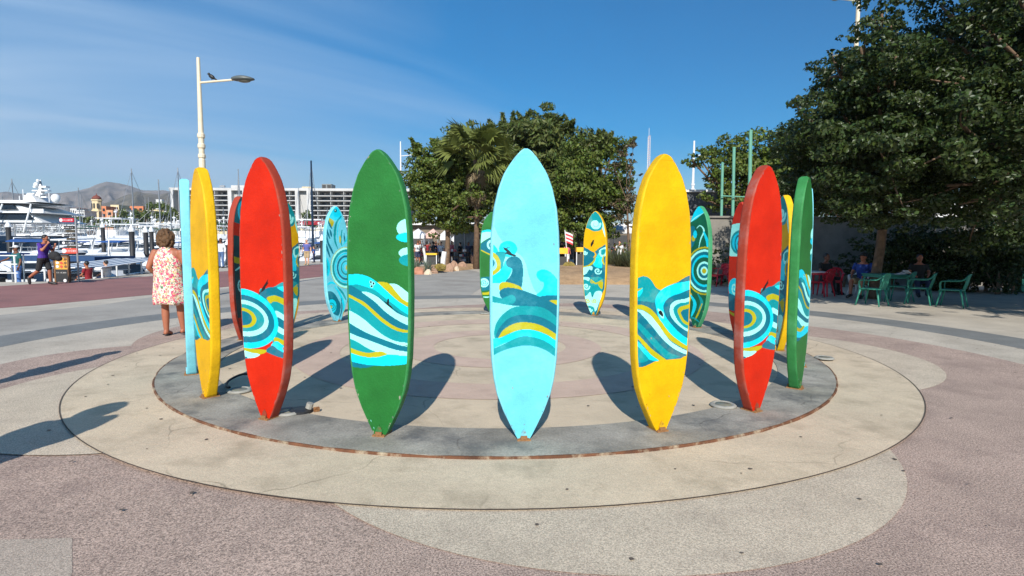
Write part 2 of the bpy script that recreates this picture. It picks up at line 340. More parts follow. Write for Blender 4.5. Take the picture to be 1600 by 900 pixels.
def wear(cols, s, z, t, base):
    # small flakes of missing paint along the tail, the edges and the nose: own-shaped bare spots showing filler
    r = np.random.default_rng(int(base[0] * 1e4) + 3); out = cols.copy()
    for _ in range(24):
        q = r.random(); 
        if q < .5: zz = r.uniform(.02, .35)
        elif q < .8: zz = r.uniform(.35, HB - .1)
        else: zz = HB - r.uniform(.02, .12)
        w = float(hw(1 - zz / HB)) / HW * FF; ss = (r.choice((-1, 1)) * w * r.uniform(.95, 1.01)) if r.random() < .85 else r.uniform(-w, w); a = r.uniform(.0015, .0065); b_ = a * r.uniform(.8, 3.0)
        d = ((s - ss) * HW / a) ** 2 + ((z - zz) / b_) ** 2; m_ = d < r.uniform(.5, 1) + .4 * np.sin(s * 190 + z * 70)
        out[m_] = (np.array(base) * .35 + .12) if r.random() < .6 else np.array((.30, .27, .22))
    return out
def art_lb(s, z, base):
    X = 265 + 225 * s; Y = (690 - z / HB * 456 - 360) * 4.286; C = Canvas(X, Y, base)
    wash = tuple(0.55 * a + 0.45 * b for a, b in zip(base, Pp))
    C.poly([(30, -20), (100, 45), (130, 80), (250, 180), (290, 300), (330, 400), (380, 435), (500, 440), (500, 560), (300, 620), (30, 760)], wash)
    C.ell((155, 120), 58, 53, Cc); C.poly([(20, 80), (65, 95), (90, 140), (20, 150)], Cc)
    C.poly([(85, 140), (140, 145), (130, 200), (112, 260), (80, 170)], Tt)
    C.poly([(140, 200), (175, 190), (180, 260), (140, 335), (90, 346), (20, 345), (20, 310), (100, 270), (130, 220)], Cc)
    C.poly([(20, 138), (60, 142), (95, 175), (108, 215), (98, 268), (20, 316), (20, 295), (78, 250), (80, 205), (55, 170), (20, 165)], Oo)
    C.poly([(20, 185), (60, 190), (70, 225), (20, 280)], Dd)
    C.poly([(150, 235), (142, 205), (165, 175), (210, 170), (243, 205), (252, 280), (240, 380), (200, 362), (140, 342), (170, 300), (182, 255)], Dd)
    C.poly([(338, 300), (345, 268), (385, 255), (430, 275), (470, 320), (500, 370), (500, 437), (420, 438), (338, 430), (375, 390), (385, 345), (360, 332)], Cc)
    C.poly([(20, 425), (120, 450), (190, 470), (210, 500), (100, 482), (20, 462)], Tt)
    C.poly([(360, 442), (400, 430), (500, 430), (500, 465), (400, 466)], Dd); C.poly([(395, 466), (500, 464), (500, 492), (440, 492)], Oo)
    C.poly([(98, 372), (115, 343), (165, 343), (230, 368), (245, 395), (160, 384), (112, 402)], Oo)
    C.poly([(105, 428), (108, 395), (150, 377), (230, 388), (330, 425), (420, 465), (500, 525), (500, 640), (400, 545), (300, 505), (190, 495), (130, 462)], Dd)
    C.ell((178, 455), 28, 30, Tt); C.poly([(118, 455), (160, 435), (170, 480), (150, 480)], Tt)
    C.poly([(75, 722), (68, 680), (85, 610), (130, 550), (200, 506), (300, 502), (400, 520), (500, 620), (500, 740), (90, 724)], Tt)
    C.poly([(78, 722), (95, 660), (150, 592), (220, 562), (320, 562), (420, 600), (500, 672), (500, 740), (100, 720)], Dd)
    C.band([(90, 724), (130, 660), (200, 618), (270, 610), (350, 624), (420, 658), (500, 715)], [(90, 727), (160, 688), (240, 660), (320, 662), (400, 690), (450, 722), (500, 757)], Oo)
    C.poly([(20, 727), (100, 715), (100, 727), (20, 735)], Cc)
    C.band([(20, 740), (130, 705), (200, 672), (270, 658), (340, 668), (420, 702), (500, 762)], [(20, 808), (150, 745), (240, 708), (320, 712), (400, 745), (500, 822)], Cc)
    C.band([(20, 806), (120, 762), (200, 722), (270, 708), (340, 716), (420, 752), (500, 822)], [(20, 858), (130, 800), (240, 770), (320, 772), (400, 800), (500, 872)], Tt)
    C.poly([(122, 106), (142, 116), (160, 128), (178, 150), (212, 163), (190, 169), (160, 160), (132, 148), (148, 140), (133, 128)], Kk, False)
    C.stroke([(138, 116), (168, 110)], 6, Kk)
    for a, b, r in ((420, 1130, 7), (430, 1180, 9), (408, 1210, 12), (446, 1085, 6), (452, 1040, 5), (395, 1228, 7), (70, 1095, 4), (180, 1010, 4), (300, 1075, 3)):
        for q in range(3): C.ell((a + rng.normal() * 8, b + rng.normal() * 8), r * rng.uniform(.3, .8), r * rng.uniform(.2, .5), Kk)
    return C.c
def art_g(s, z, base):
    X = 269 + 250 * s; Y = (684 - z / HB * 452 - 410) * 5; C = Canvas(X, Y, base); a, b = 10, 520
    E = lambda P: [(a, P[0][1])] + P + [(b, P[-1][1])]
    top = E([(38, 85), (120, 80), (200, 100), (270, 146), (330, 200), (420, 280), (500, 328)])
    c1 = E([(38, 168), (110, 162), (180, 180), (250, 205), (320, 260), (400, 320), (450, 360), (500, 388)])
    c2 = E([(38, 168), (80, 180), (140, 215), (200, 222), (270, 250), (330, 300), (400, 350), (500, 412)])
    c3 = E([(38, 240), (100, 270), (160, 300), (220, 350), (300, 420), (380, 475), (440, 500), (500, 510)])
    c4 = E([(38, 265), (100, 295), (170, 340), (230, 395), (300, 455), (380, 505), (440, 525), (500, 530)])
    c5 = E([(38, 370), (90, 395), (160, 440), (230, 500), (310, 560), (400, 600), (500, 610)])
    c6 = E([(38, 470), (100, 505), (180, 545), (260, 575), (350, 605), (430, 630), (500, 640)])
    c7 = E([(38, 550), (100, 575), (180, 600), (270, 630), (360, 660), (430, 675), (500, 680)])
    c8 = E([(38, 595), (100, 620), (170, 660), (240, 690), (340, 708), (420, 712), (500, 712)])
    c9 = E([(38, 668), (100, 690), (180, 705), (250, 693), (300, 690), (350, 706), (500, 713)])
    c10 = E([(38, 710), (110, 730), (180, 740), (260, 735), (320, 716), (350, 709), (500, 714)])
    c11 = E([(38, 780), (120, 795), (220, 805), (330, 800), (420, 790), (500, 775)])
    c12 = E([(38, 822), (120, 830), (180, 824), (230, 808), (330, 801), (420, 791), (500, 776)])
    C.poly([(355, 155), (400, 150), (440, 170), (520, 240), (520, 310), (455, 268), (410, 215)], Pp)
    C.poly([(262, 148), (310, 137), (360, 153), (410, 213), (455, 265), (520, 306), (520, 350), (420, 295), (340, 220)], Oo)
    C.band(top, c1, Cc); C.band(c1, c2, Tt); C.band(c2, c3, Dd)
    C.poly([(140, 218), (200, 224), (270, 260), (340, 320), (420, 380), (520, 425), (520, 475), (430, 440), (330, 375), (250, 300), (190, 255)], Pp)
    C.band(c3, c4, Oo); C.band(c4, c5, Tt); C.band(c5, c6, Pp); C.band(c6, c7, Dd); C.band(c7, c8, Pp); C.band(c8, c9, Tt); C.band(c9, c10, Oo); C.band(c10, c11, Cc); C.band(c11, c12, Dd)
    for q in (1, 0):
        for (x, y) in ((215, 140), (235, 150), (220, 172)): C.ell((x, y), 8 + 4 * q, 9 + 4 * q, Pp if q else Kk)
    C.poly([(315, 285), (345, 300), (385, 342), (375, 346), (340, 318)], Kk, False); C.poly([(345, 262), (355, 275), (352, 310), (335, 300)], Kk, False)
    for cy, cc, ry, rx in ((-282, Pp, 72, 88), (-212, Cc, 38, 92), (-92, Pp, 42, 74), (-36, Tt, 45, 72)): C.ell((505, cy), rx, ry, cc)
    for (x, y) in ((180, 1290), (200, 1250), (222, 1305)): C.stroke([(x, y), (x + 4, y + 14)], 3, Pp)
    return C.c
def art_y(s, z, base):
    Yp = 676 - z / HB * 435; Y = (Yp - 420) * 5.62; L = 72 - (Y - 50) * 0.034; Rr = 566 - (Y - 100) * 0.058
    X = L + (Rr - L) * (s / 0.93 + 1) / 2; C = Canvas(X, Y, base)
    C.poly([(20, 60), (75, 60), (120, 48), (170, 60), (210, 105), (240, 150), (290, 182), (330, 158), (430, 115), (620, 100), (620, 780), (500, 780), (440, 800), (260, 795), (20, 790)], Dd)
    C.poly([(20, 60), (75, 60), (120, 48), (170, 60), (210, 105), (240, 155), (292, 184), (240, 230), (228, 280), (150, 268), (20, 238)], Tt)
    C.poly([(20, 150), (75, 158), (118, 150), (112, 190), (80, 225), (20, 228)], Cc); C.poly([(20, 152), (75, 155), (115, 150), (60, 182), (20, 180)], Oo)
    C.poly([(235, 320), (232, 260), (250, 215), (300, 165), (400, 125), (520, 106), (640, 104), (640, 230), (555, 300), (480, 460), (640, 640), (640, 740), (525, 690), (450, 640), (360, 560), (270, 440)], Cc)
    C.poly([(305, 340), (315, 290), (360, 245), (450, 215), (640, 203), (640, 640), (530, 618), (470, 580), (400, 510), (330, 420)], Dd)
    C.poly([(365, 350), (380, 300), (430, 272), (500, 264), (640, 262), (640, 590), (540, 562), (460, 510), (400, 450), (370, 400)], Pp)
    C.poly([(400, 370), (405, 330), (450, 300), (520, 292), (640, 290), (640, 570), (540, 538), (480, 500), (430, 440)], Tt)
    C.poly([(440, 380), (445, 345), (490, 324), (640, 320), (640, 540), (542, 505), (480, 465)], Oo)
    C.poly([(470, 390), (480, 368), (510, 355), (640, 350), (640, 510), (545, 480), (500, 450)], Dd)
    C.band([(0, 440), (60, 440), (120, 490), (200, 580), (290, 680), (360, 740), (450, 780)], [(0, 480), (58, 490), (120, 560), (200, 660), (300, 770), (340, 790), (380, 797)], Tt)
    C.band([(0, 335), (66, 335), (120, 350), (190, 400), (260, 490), (350, 620), (440, 690), (522, 735), (620, 770)], [(0, 350), (66, 350), (120, 400), (180, 470), (250, 560), (330, 650), (420, 720), (520, 770), (620, 800)], Pp)
    C.band([(0, 288), (66, 292), (120, 300), (180, 330), (230, 380), (280, 450), (360, 560), (450, 640), (525, 690), (620, 730)], [(0, 330), (66, 330), (130, 350), (190, 400), (260, 490), (350, 612), (440, 680), (525, 728), (620, 768)], Oo)
    C.band([(0, 520), (56, 545), (110, 600), (180, 680), (260, 750), (320, 797)], [(0, 560), (54, 582), (110, 650), (180, 740), (220, 785), (250, 802)], Oo)
    C.band([(0, 570), (52, 600), (110, 660), (180, 740), (250, 797)], [(0, 620), (50, 650), (90, 690), (150, 775), (240, 806)], Cc)
    C.poly([(10, 640), (60, 655), (110, 715), (155, 790), (10, 792)], Tt)
    C.poly([(248, 335), (270, 345), (305, 375), (303, 425), (275, 405)], Pp); C.poly([(258, 372), (275, 352), (298, 380), (300, 410), (278, 398)], Kk)
    for (x, y, r) in ((455, 1110, 9), (470, 1060, 7), (120, 1190, 8), (90, 1240, 9), (160, 1100, 4)):
        for q in range(3): C.stroke([(x + rng.normal() * 9, y + rng.normal() * 9), (x + r * 2 + rng.normal() * 5, y - r + rng.normal() * 6)], r * .35, srgb(80, 60, 10))
    return C.c
def art_r(s, z, base):
    Yp = 645 - z / HB * 390; Y = (Yp - 410) * 5.29; L = 125 - (Y - 200) * 0.057; Rr = 417 - (Y - 180) * 0.10
    X = L + (Rr - L) * (s / 0.93 + 1) / 2; C = Canvas(X, Y, base)
    C.poly([(250, 245), (300, 197), (350, 182), (460, 178), (460, 745), (365, 733), (320, 728), (262, 700), (300, 640)], Tt)
    C.poly([(250, 245), (300, 197), (350, 183), (395, 196), (460, 250), (460, 330), (370, 252), (320, 250), (295, 278)], Dd)
    C.poly([(375, 184), (460, 175), (460, 250), (410, 215)], Cc)
    C.poly([(296, 272), (330, 252), (372, 252), (460, 300), (460, 350), (370, 300), (335, 298), (315, 312)], Oo)
    C.poly([(345, 365), (400, 398), (460, 440), (460, 480), (395, 446), (350, 418)], Pp); C.poly([(345, 415), (397, 445), (460, 480), (460, 530), (390, 510), (345, 495)], Dd)
    C.poly([(345, 488), (388, 513), (460, 550), (460, 590), (385, 556), (340, 530)], Pp); C.poly([(320, 575), (378, 598), (460, 640), (460, 680), (375, 635), (310, 612)], Oo)
    C.poly([(285, 640), (325, 605), (368, 640), (460, 690), (460, 735), (366, 695), (325, 672), (295, 662)], Cc)
    C.poly([(245, 692), (290, 645), (325, 670), (366, 694), (460, 735), (460, 790), (362, 735), (318, 728), (275, 712)], Dd)
    m = C.X < 270
    C.poly([(40, 665), (100, 675), (160, 688), (240, 683), (248, 700), (205, 726), (150, 720), (40, 700)], Oo)
    C.poly([(40, 700), (90, 706), (150, 720), (205, 727), (170, 757), (110, 772), (40, 778)], Pp); C.poly([(40, 745), (92, 752), (125, 768), (92, 782), (40, 785)], Dd)
    for (cy, rx, ry, cc) in ((449, 232, 241, Cc), (450, 207, 192, Dd), (446, 170, 147, Pp), (443, 144, 111, Tt), (444, 92, 81, Oo), (446, 63, 58, Dd)): C.ell((118, cy), rx, ry, cc)
    C.poly([(256, 238), (272, 198), (296, 160), (322, 122), (314, 150), (322, 152), (300, 182), (290, 207)], Kk, False)
    C.stroke([(262, 215), (245, 248)], 6, Kk)
    return C.c
def art_lbi(s, z, base):
    X = 112 + 88 * s; Y = (505 - z / HB * 184 - 300) * 4.09; C = Canvas(X, Y, base)
    C.poly([(40, 170), (70, 100), (100, 85), (130, 105), (150, 160), (115, 178), (75, 172)], Cc); C.ell((104, 115), 10, 11, Kk); C.ell((102, 113), 4, 5, Pp)
    C.poly([(52, 165), (92, 185), (72, 225)], Oo); C.stroke([(48, 178), (60, 205), (75, 232)], 12, Dd)
    C.stroke([(145, 150), (112, 190), (97, 250), (97, 310), (115, 360)], 16, Tt); C.stroke([(150, 165), (125, 205), (115, 260), (118, 330)], 6, Cc)
    for P in ([(35, 225), (42, 255), (60, 295)], [(38, 275), (45, 320), (70, 370), (82, 395)], [(34, 335), (42, 370), (58, 415)], [(62, 240), (72, 280)]): C.stroke(P, 14, Dd)
    C.stroke([(38, 425), (48, 480), (40, 535)], 20, Cc); C.stroke([(30, 420), (36, 480), (32, 540)], 7, Tt)
    C.stroke([(150, 240), (140, 300), (145, 340)], 14, Tt); C.stroke([(165, 260), (170, 320)], 9, Dd); C.ell((134, 300), 7, 25, Oo); C.stroke([(150, 345), (185, 300), (195, 250)], 10, Cc)
    C.ell((178, 487), 118, 138, Oo); C.ell((178, 487), 114, 134, Pp)
    for r, w, cc in ((98, 14, Tt), (82, 9, Cc), (66, 12, Dd), (52, 8, Cc), (38, 9, Tt), (26, 8, Cc)):
        C.ell((178, 487), r + w / 2, (r + w / 2) * 1.15, cc); C.ell((178, 487), r - w / 2, (r - w / 2) * 1.15, base)
    C.ell((182, 487), 10, 16, Oo)
    C.stroke([(22, 600), (60, 580), (90, 590)], 14, Cc); C.poly([(30, 640), (75, 645), (110, 690), (130, 740), (110, 800), (60, 770), (25, 720)], Dd)
    C.ell((62, 735), 36, 46, Cc); C.spiral((62, 735), 32, 2, 7, Tt); C.ell((58, 738), 7, 10, Oo)
    C.stroke([(90, 610), (120, 650), (150, 720), (150, 780)], 16, Cc); C.stroke([(110, 610), (150, 660), (170, 700)], 14, Tt); C.stroke([(135, 690), (138, 760), (120, 815)], 10, Dd)
    C.stroke([(165, 760), (145, 800)], 10, Oo)
    return C.c
def art_yi(s, z, base):
    X = 157 + 86 * s; Y = (492 - z / HB * 167 - 310) * 4.5; C = Canvas(X, Y, base)
    C.poly([(120, 60), (165, 62), (200, 95), (207, 190), (160, 212), (115, 195), (85, 170)], Tt)
    C.poly([(178, 70), (210, 90), (260, 150), (260, 300), (215, 210), (206, 130)], Pp); C.spiral((160, 160), 34, 1.5, 17, Pp)
    C.poly([(60, 350), (100, 335), (150, 360), (200, 325), (260, 320), (260, 560), (215, 660), (170, 830), (110, 830), (50, 660)], Dd)
    C.spiral((88, 365), 16, 1.3, 8, Pp); C.stroke([(150, 350), (165, 380), (150, 400)], 10, Yc)
    C.poly([(150, 455), (170, 395), (195, 360), (225, 350), (215, 440), (205, 475)], Cc); C.poly([(190, 350), (240, 325), (240, 380), (205, 395)], Pp); C.poly([(205, 345), (235, 340), (230, 372), (205, 378)], Tt)
    C.stroke([(60, 468), (110, 462), (150, 430), (165, 395)], 14, Oo); C.stroke([(225, 380), (215, 420), (228, 450)], 12, Oo)
    C.poly([(50, 485), (135, 463), (140, 490), (115, 495), (95, 520), (50, 535)], Pp); C.spiral((125, 495), 13, 1.2, 6, Dd); C.spiral((182, 495), 26, 1.4, 8, Pp)
    C.poly([(50, 560), (120, 545), (215, 545), (215, 640), (190, 660), (50, 680)], Tt)
    C.poly([(60, 545), (120, 545), (118, 570), (85, 560), (60, 580)], Pp); C.spiral((100, 610), 26, 1.4, 9, Pp)
    C.stroke([(135, 560), (170, 585), (215, 560)], 12, Oo); C.poly([(185, 590), (220, 570), (215, 625)], Oo); C.spiral((140, 572), 14, 1.2, 6, Oo)
    C.poly([(50, 690), (100, 680), (130, 650), (145, 690), (170, 645), (215, 650), (190, 740), (165, 790), (100, 760)], Pp)
    C.spiral((112, 712), 18, 1.5, 6, Oo); C.spiral((160, 712), 18, 1.5, 6, Oo, -1, math.pi); C.poly([(90, 755), (150, 755), (165, 790), (140, 830), (100, 820)], Tt); C.spiral((128, 780), 18, 1.5, 8, Pp)
    C.poly([(128, 300), (142, 275), (155, 268), (148, 300), (132, 325), (128, 315)], Kk, False)
    return C.c
def art_gi(s, z, base):
    X = 136 + 79 * s; Y = (487 - z / HB * 159 - 310) * 4.73; C = Canvas(X, Y, base)
    C.poly([(40, 245), (100, 222), (160, 222), (240, 240), (240, 330), (150, 275), (100, 290), (40, 330)], Pp); C.stroke([(55, 240), (110, 225), (160, 235)], 16, Cc)
    C.poly([(45, 345), (90, 305), (140, 275), (200, 285), (230, 320), (210, 370), (130, 392), (80, 380)], Dd); C.ell((136, 330), 32, 38, Pp); C.spiral((136, 330), 22, 1.6, 8, Dd)
    C.stroke([(70, 372), (120, 400), (180, 420), (205, 480), (180, 540), (120, 575), (70, 600)], 16, Oo)
    C.poly([(45, 590), (100, 570), (160, 575), (220, 600), (200, 660), (120, 670), (50, 670)], Dd); C.ell((86, 615), 32, 34, Pp); C.spiral((86, 615), 24, 1.8, 5, Tt); C.ell((150, 600), 24, 24, Pp); C.spiral((150, 600), 16, 1.5, 5, Dd)
    C.stroke([(45, 695), (110, 695), (170, 665), (200, 620)], 22, Oo); C.stroke([(45, 722), (120, 722), (180, 700)], 7, Pp)
    return C.c
def art_gj(s, z, base):
    X = 92 + 53 * s; Y = (510 - z / HB * 192 - 300) * 4.09; g = srgb(8, 92, 66); C = Canvas(X, Y, g)
    C.poly([(20, 190), (60, 120), (90, 55), (125, 100), (110, 125), (70, 165)], Cc); C.stroke([(45, 185), (80, 145), (115, 120)], 5, Pp)
    C.poly([(30, 240), (70, 200), (80, 260), (70, 330), (30, 350)], Dd); C.ell((70, 280), 9, 20, Oo); C.ell((78, 255), 9, 25, Cc)
    C.stroke([(85, 215), (98, 200), (112, 212), (118, 240), (105, 285), (97, 340)], 7, Pp); C.stroke([(118, 240), (135, 300), (138, 340)], 14, Cc)
    for r, cc in ((88, Oo), (82, g), (78, Pp), (70, Dd), (58, Cc), (50, g), (34, Pp), (27, Dd), (16, Pp), (10, Oo)): C.ell((125, 488), r, r * 1.75, cc)
    C.poly([(30, 640), (70, 640), (60, 700), (30, 690)], Oo); C.stroke([(58, 640), (84, 690), (84, 735), (72, 790)], 16, Cc); C.stroke([(100, 640), (118, 690), (105, 760)], 14, Tt); C.stroke([(120, 700), (105, 760), (90, 810)], 8, Oo)
    C.stroke([(55, 800), (85, 800), (110, 820)], 10, Tt)
    return C.c
def art_ri(s, z, base):
    t = 1 - z / HB; X = s; Y = t; C = Canvas(X * 0.5, Y * 3.2, base)
    C.poly([(-.6, 0), (.6, 0), (.6, .55), (.1, .62), (-.6, .5)], srgb(20, 110, 118)); C.ell((.02, .34), .24, .24, Cc); C.spiral((.02, .34), .19, 1.6, .05, Tt)
    C.poly([(-.6, 1.0), (0, .92), (.6, 1.05), (.6, 2.5), (0, 2.65), (-.6, 2.5)], srgb(24, 70, 74)); C.poly([(-.6, 1.3), (0, 1.38), (.6, 1.3), (.6, 1.42), (0, 1.5), (-.6, 1.42)], Oo)
    C.spiral((-.2, 1.95), .16, 1.5, .05, Pp); C.spiral((.22, 2.15), .16, 1.5, .05, Pp, -1); C.stroke([(-.4, 1.62), (-.1, 1.55), (.1, 1.68), (.4, 1.6)], .07, Pp)
    return C.c
def art_rj(s, z, base):
    t = 1 - z / HB; C = Canvas(s * 0.5, t * 3.2, base)
    C.poly([(-.7, .60), (.6, .55), (.6, 1.2), (0, 1.28), (-.7, 1.2)], Pp); C.ell((0, .95), .42, .28, Tt); C.ell((0, .95), .34, .22, Cc); C.spiral((0, .95), .26, 1.6, .05, Dd)
    C.ell((-.15, 2.05), .30, .24, Cc); C.spiral((-.15, 2.05), .16, 1.4, .05, Pp); C.poly([(-.6, 2.2), (0, 2.25), (.3, 2.4), (-.1, 2.6), (-.6, 2.5)], Dd); C.stroke([(-.5, 2.62), (0, 2.7), (.3, 2.6)], .08, Oo)
    return C.c

T0 = 0.092      # board thickness
FF = 0.925      # share of the half width that is flat painted face
def zpos(t, u, base_w):     # swallow tail
    z = HB * (1 - t); k = np.clip((t - 0.93) / 0.07, 0, 1); k = k * k * (3 - 2 * k)
    return z + k * 0.085 * np.clip(1 - np.abs(u) * 1.35, 0, 1)
def face_mesh(name, art, base, nu, nt, side, m):
    ts = np.unique(np.concatenate([np.linspace(0, 0.06, 14), np.linspace(0.06, 1, nt)])); us = np.linspace(-1, 1, nu)
    Tg, Ug = np.meshgrid(ts, us, indexing='ij'); w = hw(Tg) * FF - 0.004 * (1 - FF); Z = zpos(Tg, Ug, w) - np.where(Tg < 0.02, 0.012, 0)
    X = Ug * w; s = X / HW
    colr = art(s.ravel() * 1.0, Z.ravel(), base); colr = wear(colr, s.ravel(), Z.ravel(), None, base)
    th = T0 / 2 + 0.0006
    y = np.full_like(X, -th)
    P = np.stack([X, y, Z], -1).reshape(-1, 3)
    if side < 0: P[:, 0] *= -1; P[:, 1] *= -1
    nr, nc = X.shape; i = np.arange(nr - 1)[:, None] * nc + np.arange(nc - 1)[None]; i = i.ravel()
    Q = np.stack([i, i + nc, i + nc + 1, i + 1], -1)
    me = bpy.data.meshes.new(name); me.from_pydata(P.tolist(), [], Q.tolist()); me.materials.append(m)
    at_ = me.color_attributes.new('paint', 'FLOAT_COLOR', 'POINT')
    at_.data.foreach_set('color', np.c_[colr, np.ones(len(colr))].astype(np.float32).ravel()); me.update(); return me
def core_mesh(name, m):
    mb = MB(); secs = []
    ts = list(np.linspace(0, 0.05, 9)) + list(np.linspace(0.07, 1, 60))
    prof = []       # section outline (u fraction, y fraction) around
    for a in np.linspace(0, 1, 7): prof.append((FF + (1 - FF) * math.sin(a * math.pi / 2), -1 + 0.42 * (1 - math.cos(a * math.pi / 2)), 1))
    for a in np.linspace(0, 1, 7)[::-1]: prof.append((FF + (1 - FF) * math.sin(a * math.pi / 2), 1 - 0.42 * (1 - math.cos(a * math.pi / 2)), 1))
    right = prof; ux = [-0.8, -0.5, -0.25, 0, 0.25, 0.5, 0.8]
    V = []; n = None; F = []
    for t in ts:
        w = float(hw(t)); row = []
        nose = math.sqrt(min(1, 0.25 + t / 0.012)) if t < 0.012 else 1
        for (u, y, q) in right: row.append((u, y))
        for u in ux[::-1]: row.append((u * FF, 1))
        for (u, y, q) in right[::-1]: row.append((-u, y))
        for u in ux: row.append((u * FF, -1))
        for (u, y) in row: V.append((u * w, y * T0 / 2 * nose, float(zpos(np.array(t), np.array(u), w))))
        n = len(row)
    m_ = len(ts)
    for i in range(m_ - 1):
        for k in range(n): k2 = (k + 1) % n; F.append((i * n + k, (i + 1) * n + k, (i + 1) * n + k2, i * n + k2))
    F.append(tuple(range(n))); 
    # cap of the tail, as strips so the notch stays open
    o = (m_ - 1) * n; h = n // 2
    F.append(tuple(o + k for k in range(n - 1, -1, -1)))
    mb.add(V, F); me = mb.mesh(name, m, True); weld_normals(me); return me

def board_mat(nm, scuff, amt):
    m = mat(nm, (1, 1, 1), 0.52, var=0.15, scale=4.5, bump=0.28, bscale=45, dark=scuff, dscale=4.5, damt=amt, attr='paint', spec=0.22, speck=0.07, sscale=130, detail=9)
    return m
def rail_mat(nm, c, scuff, amt): return mat(nm, c, 0.6, var=0.18, scale=5, bump=0.35, bscale=35, dark=scuff, dscale=3.0, damt=amt, spec=0.2, speck=0.08, sscale=120)
KIND = {}
defs = {'LB': ('light blue', LBc, art_lb, art_lbi, srgb(150, 232, 240), srgb(110, 190, 205), 0.3, srgb(128, 208, 222)),
        'Y': ('yellow', Yc, art_y, art_yi, srgb(236, 190, 20), srgb(200, 140, 20), 0.4, srgb(222, 176, 22)),
        'R': ('red', Rc, art_r, art_ri, srgb(190, 60, 30), srgb(160, 116, 108), 0.75, srgb(158, 62, 44)),
        'RJ': ('red', Rc, art_r, art_rj, srgb(190, 60, 30), srgb(176, 96, 80), 0.6, srgb(184, 58, 40)),
        'G': ('green', Gc, art_g, art_gi, srgb(40, 128, 60), srgb(84, 156, 104), 0.5, srgb(52, 124, 66)),
        'GJ': ('green', Gc, art_g, art_gj, srgb(40, 128, 60), srgb(84, 156, 104), 0.5, srgb(70, 150, 104))}
OUTC = {}
m_tab = mat('rusted mounting steel', srgb(150, 108, 66), 0.75, var=0.35, scale=14, bump=0.5, bscale=60, dark=srgb(96, 56, 30), dscale=12, damt=0.8)
for k, (cn, base, ao, ai, scb, scuff, amt, railc) in defs.items():
    mf = board_mat(cn + ' board paint', scb, 0.12); mr_ = rail_mat(cn + ' rail paint', railc, scuff, amt)
    if ao not in OUTC: OUTC[ao] = face_mesh('outer_face', ao, base, 136, 520, 1, mf)
    KIND[k] = (OUTC[ao], face_mesh('inner_face', ai, base, 60, 250, -1, mf), core_mesh('core', mr_), mat(cn + ' tab paint', tuple(c * .85 for c in railc), 0.5, var=0.2, scale=20, dark=srgb(120, 72, 40), dscale=30, damt=0.8))
def tab_meshes(m):
    mb = MB(); P = [(-.022, 0), (.022, 0), (.024, .035), (.013, .060), (0, .074), (-.013, .060), (-.024, .035)]
    V = [(x, -.057, z) for x, z in P] + [(x, .057, z) for x, z in P]; n = len(P)
    mb.add(V, [tuple(range(n)), tuple(range(2 * n - 1, n - 1, -1))] + [(i, i + n, (i + 1) % n + n, (i + 1) % n) for i in range(n)])
    b = MB(); b.box((0, 0, .005), (.10, .15, .010)); b.box((0, -.064, .020), (.05, .012, .03)); b.box((0, .064, .020), (.05, .012, .03)); b.box((-.034, -.056, .012), (.012, .012, .006)); b.box((.034, -.056, .012), (.012, .012, .006))
    return mb.mesh('fin_tab', m), b.mesh('base_plate', m_tab)
TABS = {k: tab_meshes(KIND[k][3]) for k in KIND}
order = ['LB', 'Y', 'R', 'G', 'LB', 'Y', 'R', 'G', 'LB', 'Y', 'RJ', 'GJ', 'LB', 'Y', 'R', 'G', None, None, 'LB', 'Y', 'R', 'G']
lbls = {0: 'light blue surfboard seen edge on beside the woman in the floral dress',
 1: 'yellow surfboard turned to show its broad yellow rail, beside the leftmost light blue one', 2: 'large red surfboard with faded brown rail and concentric circles, left of the green one',
 3: 'large green surfboard with flowing striped wave bands and two pale cloud shapes, near left', 4: 'large light blue surfboard with crested waves and small black surfer, at the ring centre front',
 5: 'large yellow surfboard with a cyan loop and striped wave, near right of centre', 6: 'large red surfboard with concentric circles leaning over the right front, pale red left rail',
 7: 'green surfboard seen nearly edge on at the far right of the ring', 8: 'light blue surfboard hidden behind the far right green one', 9: 'thin yellow surfboard edge between the right red board and the right green board',
 10: 'red surfboard with a pale swirl square, half hidden behind the front right red one', 11: 'green surfboard with dark green swirl rings inside, behind the front yellow board on the right',
 12: 'light blue surfboard hidden behind the front yellow board', 13: 'small far yellow surfboard covered in curling waves, standing alone at the back of the ring',
 14: 'red surfboard at the back hidden behind the centre light blue board', 15: 'green surfboard with an eye shaped swirl, half hidden behind the centre light blue board',
 18: 'light blue surfboard with leaf shapes and a big spiral, behind the left green board', 19: 'yellow surfboard peeping out right of the large left red board',
 20: 'dark backed red surfboard edge on, just left of the large left red board', 21: 'green surfboard hidden behind the left yellow one'}
meas = {0: (-3.55, 6.03), 1: (-2.86, 5.13), 2: (-2.02, 4.51), 3: (-.99, 4.13), 4: (.09, 4.06), 5: (1.16, 4.27), 6: (2.13, 4.79), 7: (2.91, 5.56), 9: (3.72, 7.59), 11: (3.3, 9.73), 13: (1.71, 11.35), 15: (-.44, 11.82), 18: (-3.28, 10.27)}
twist = {7: -4, 0: 1, 9: 3, 20: -3, 2: 4, 6: -6}
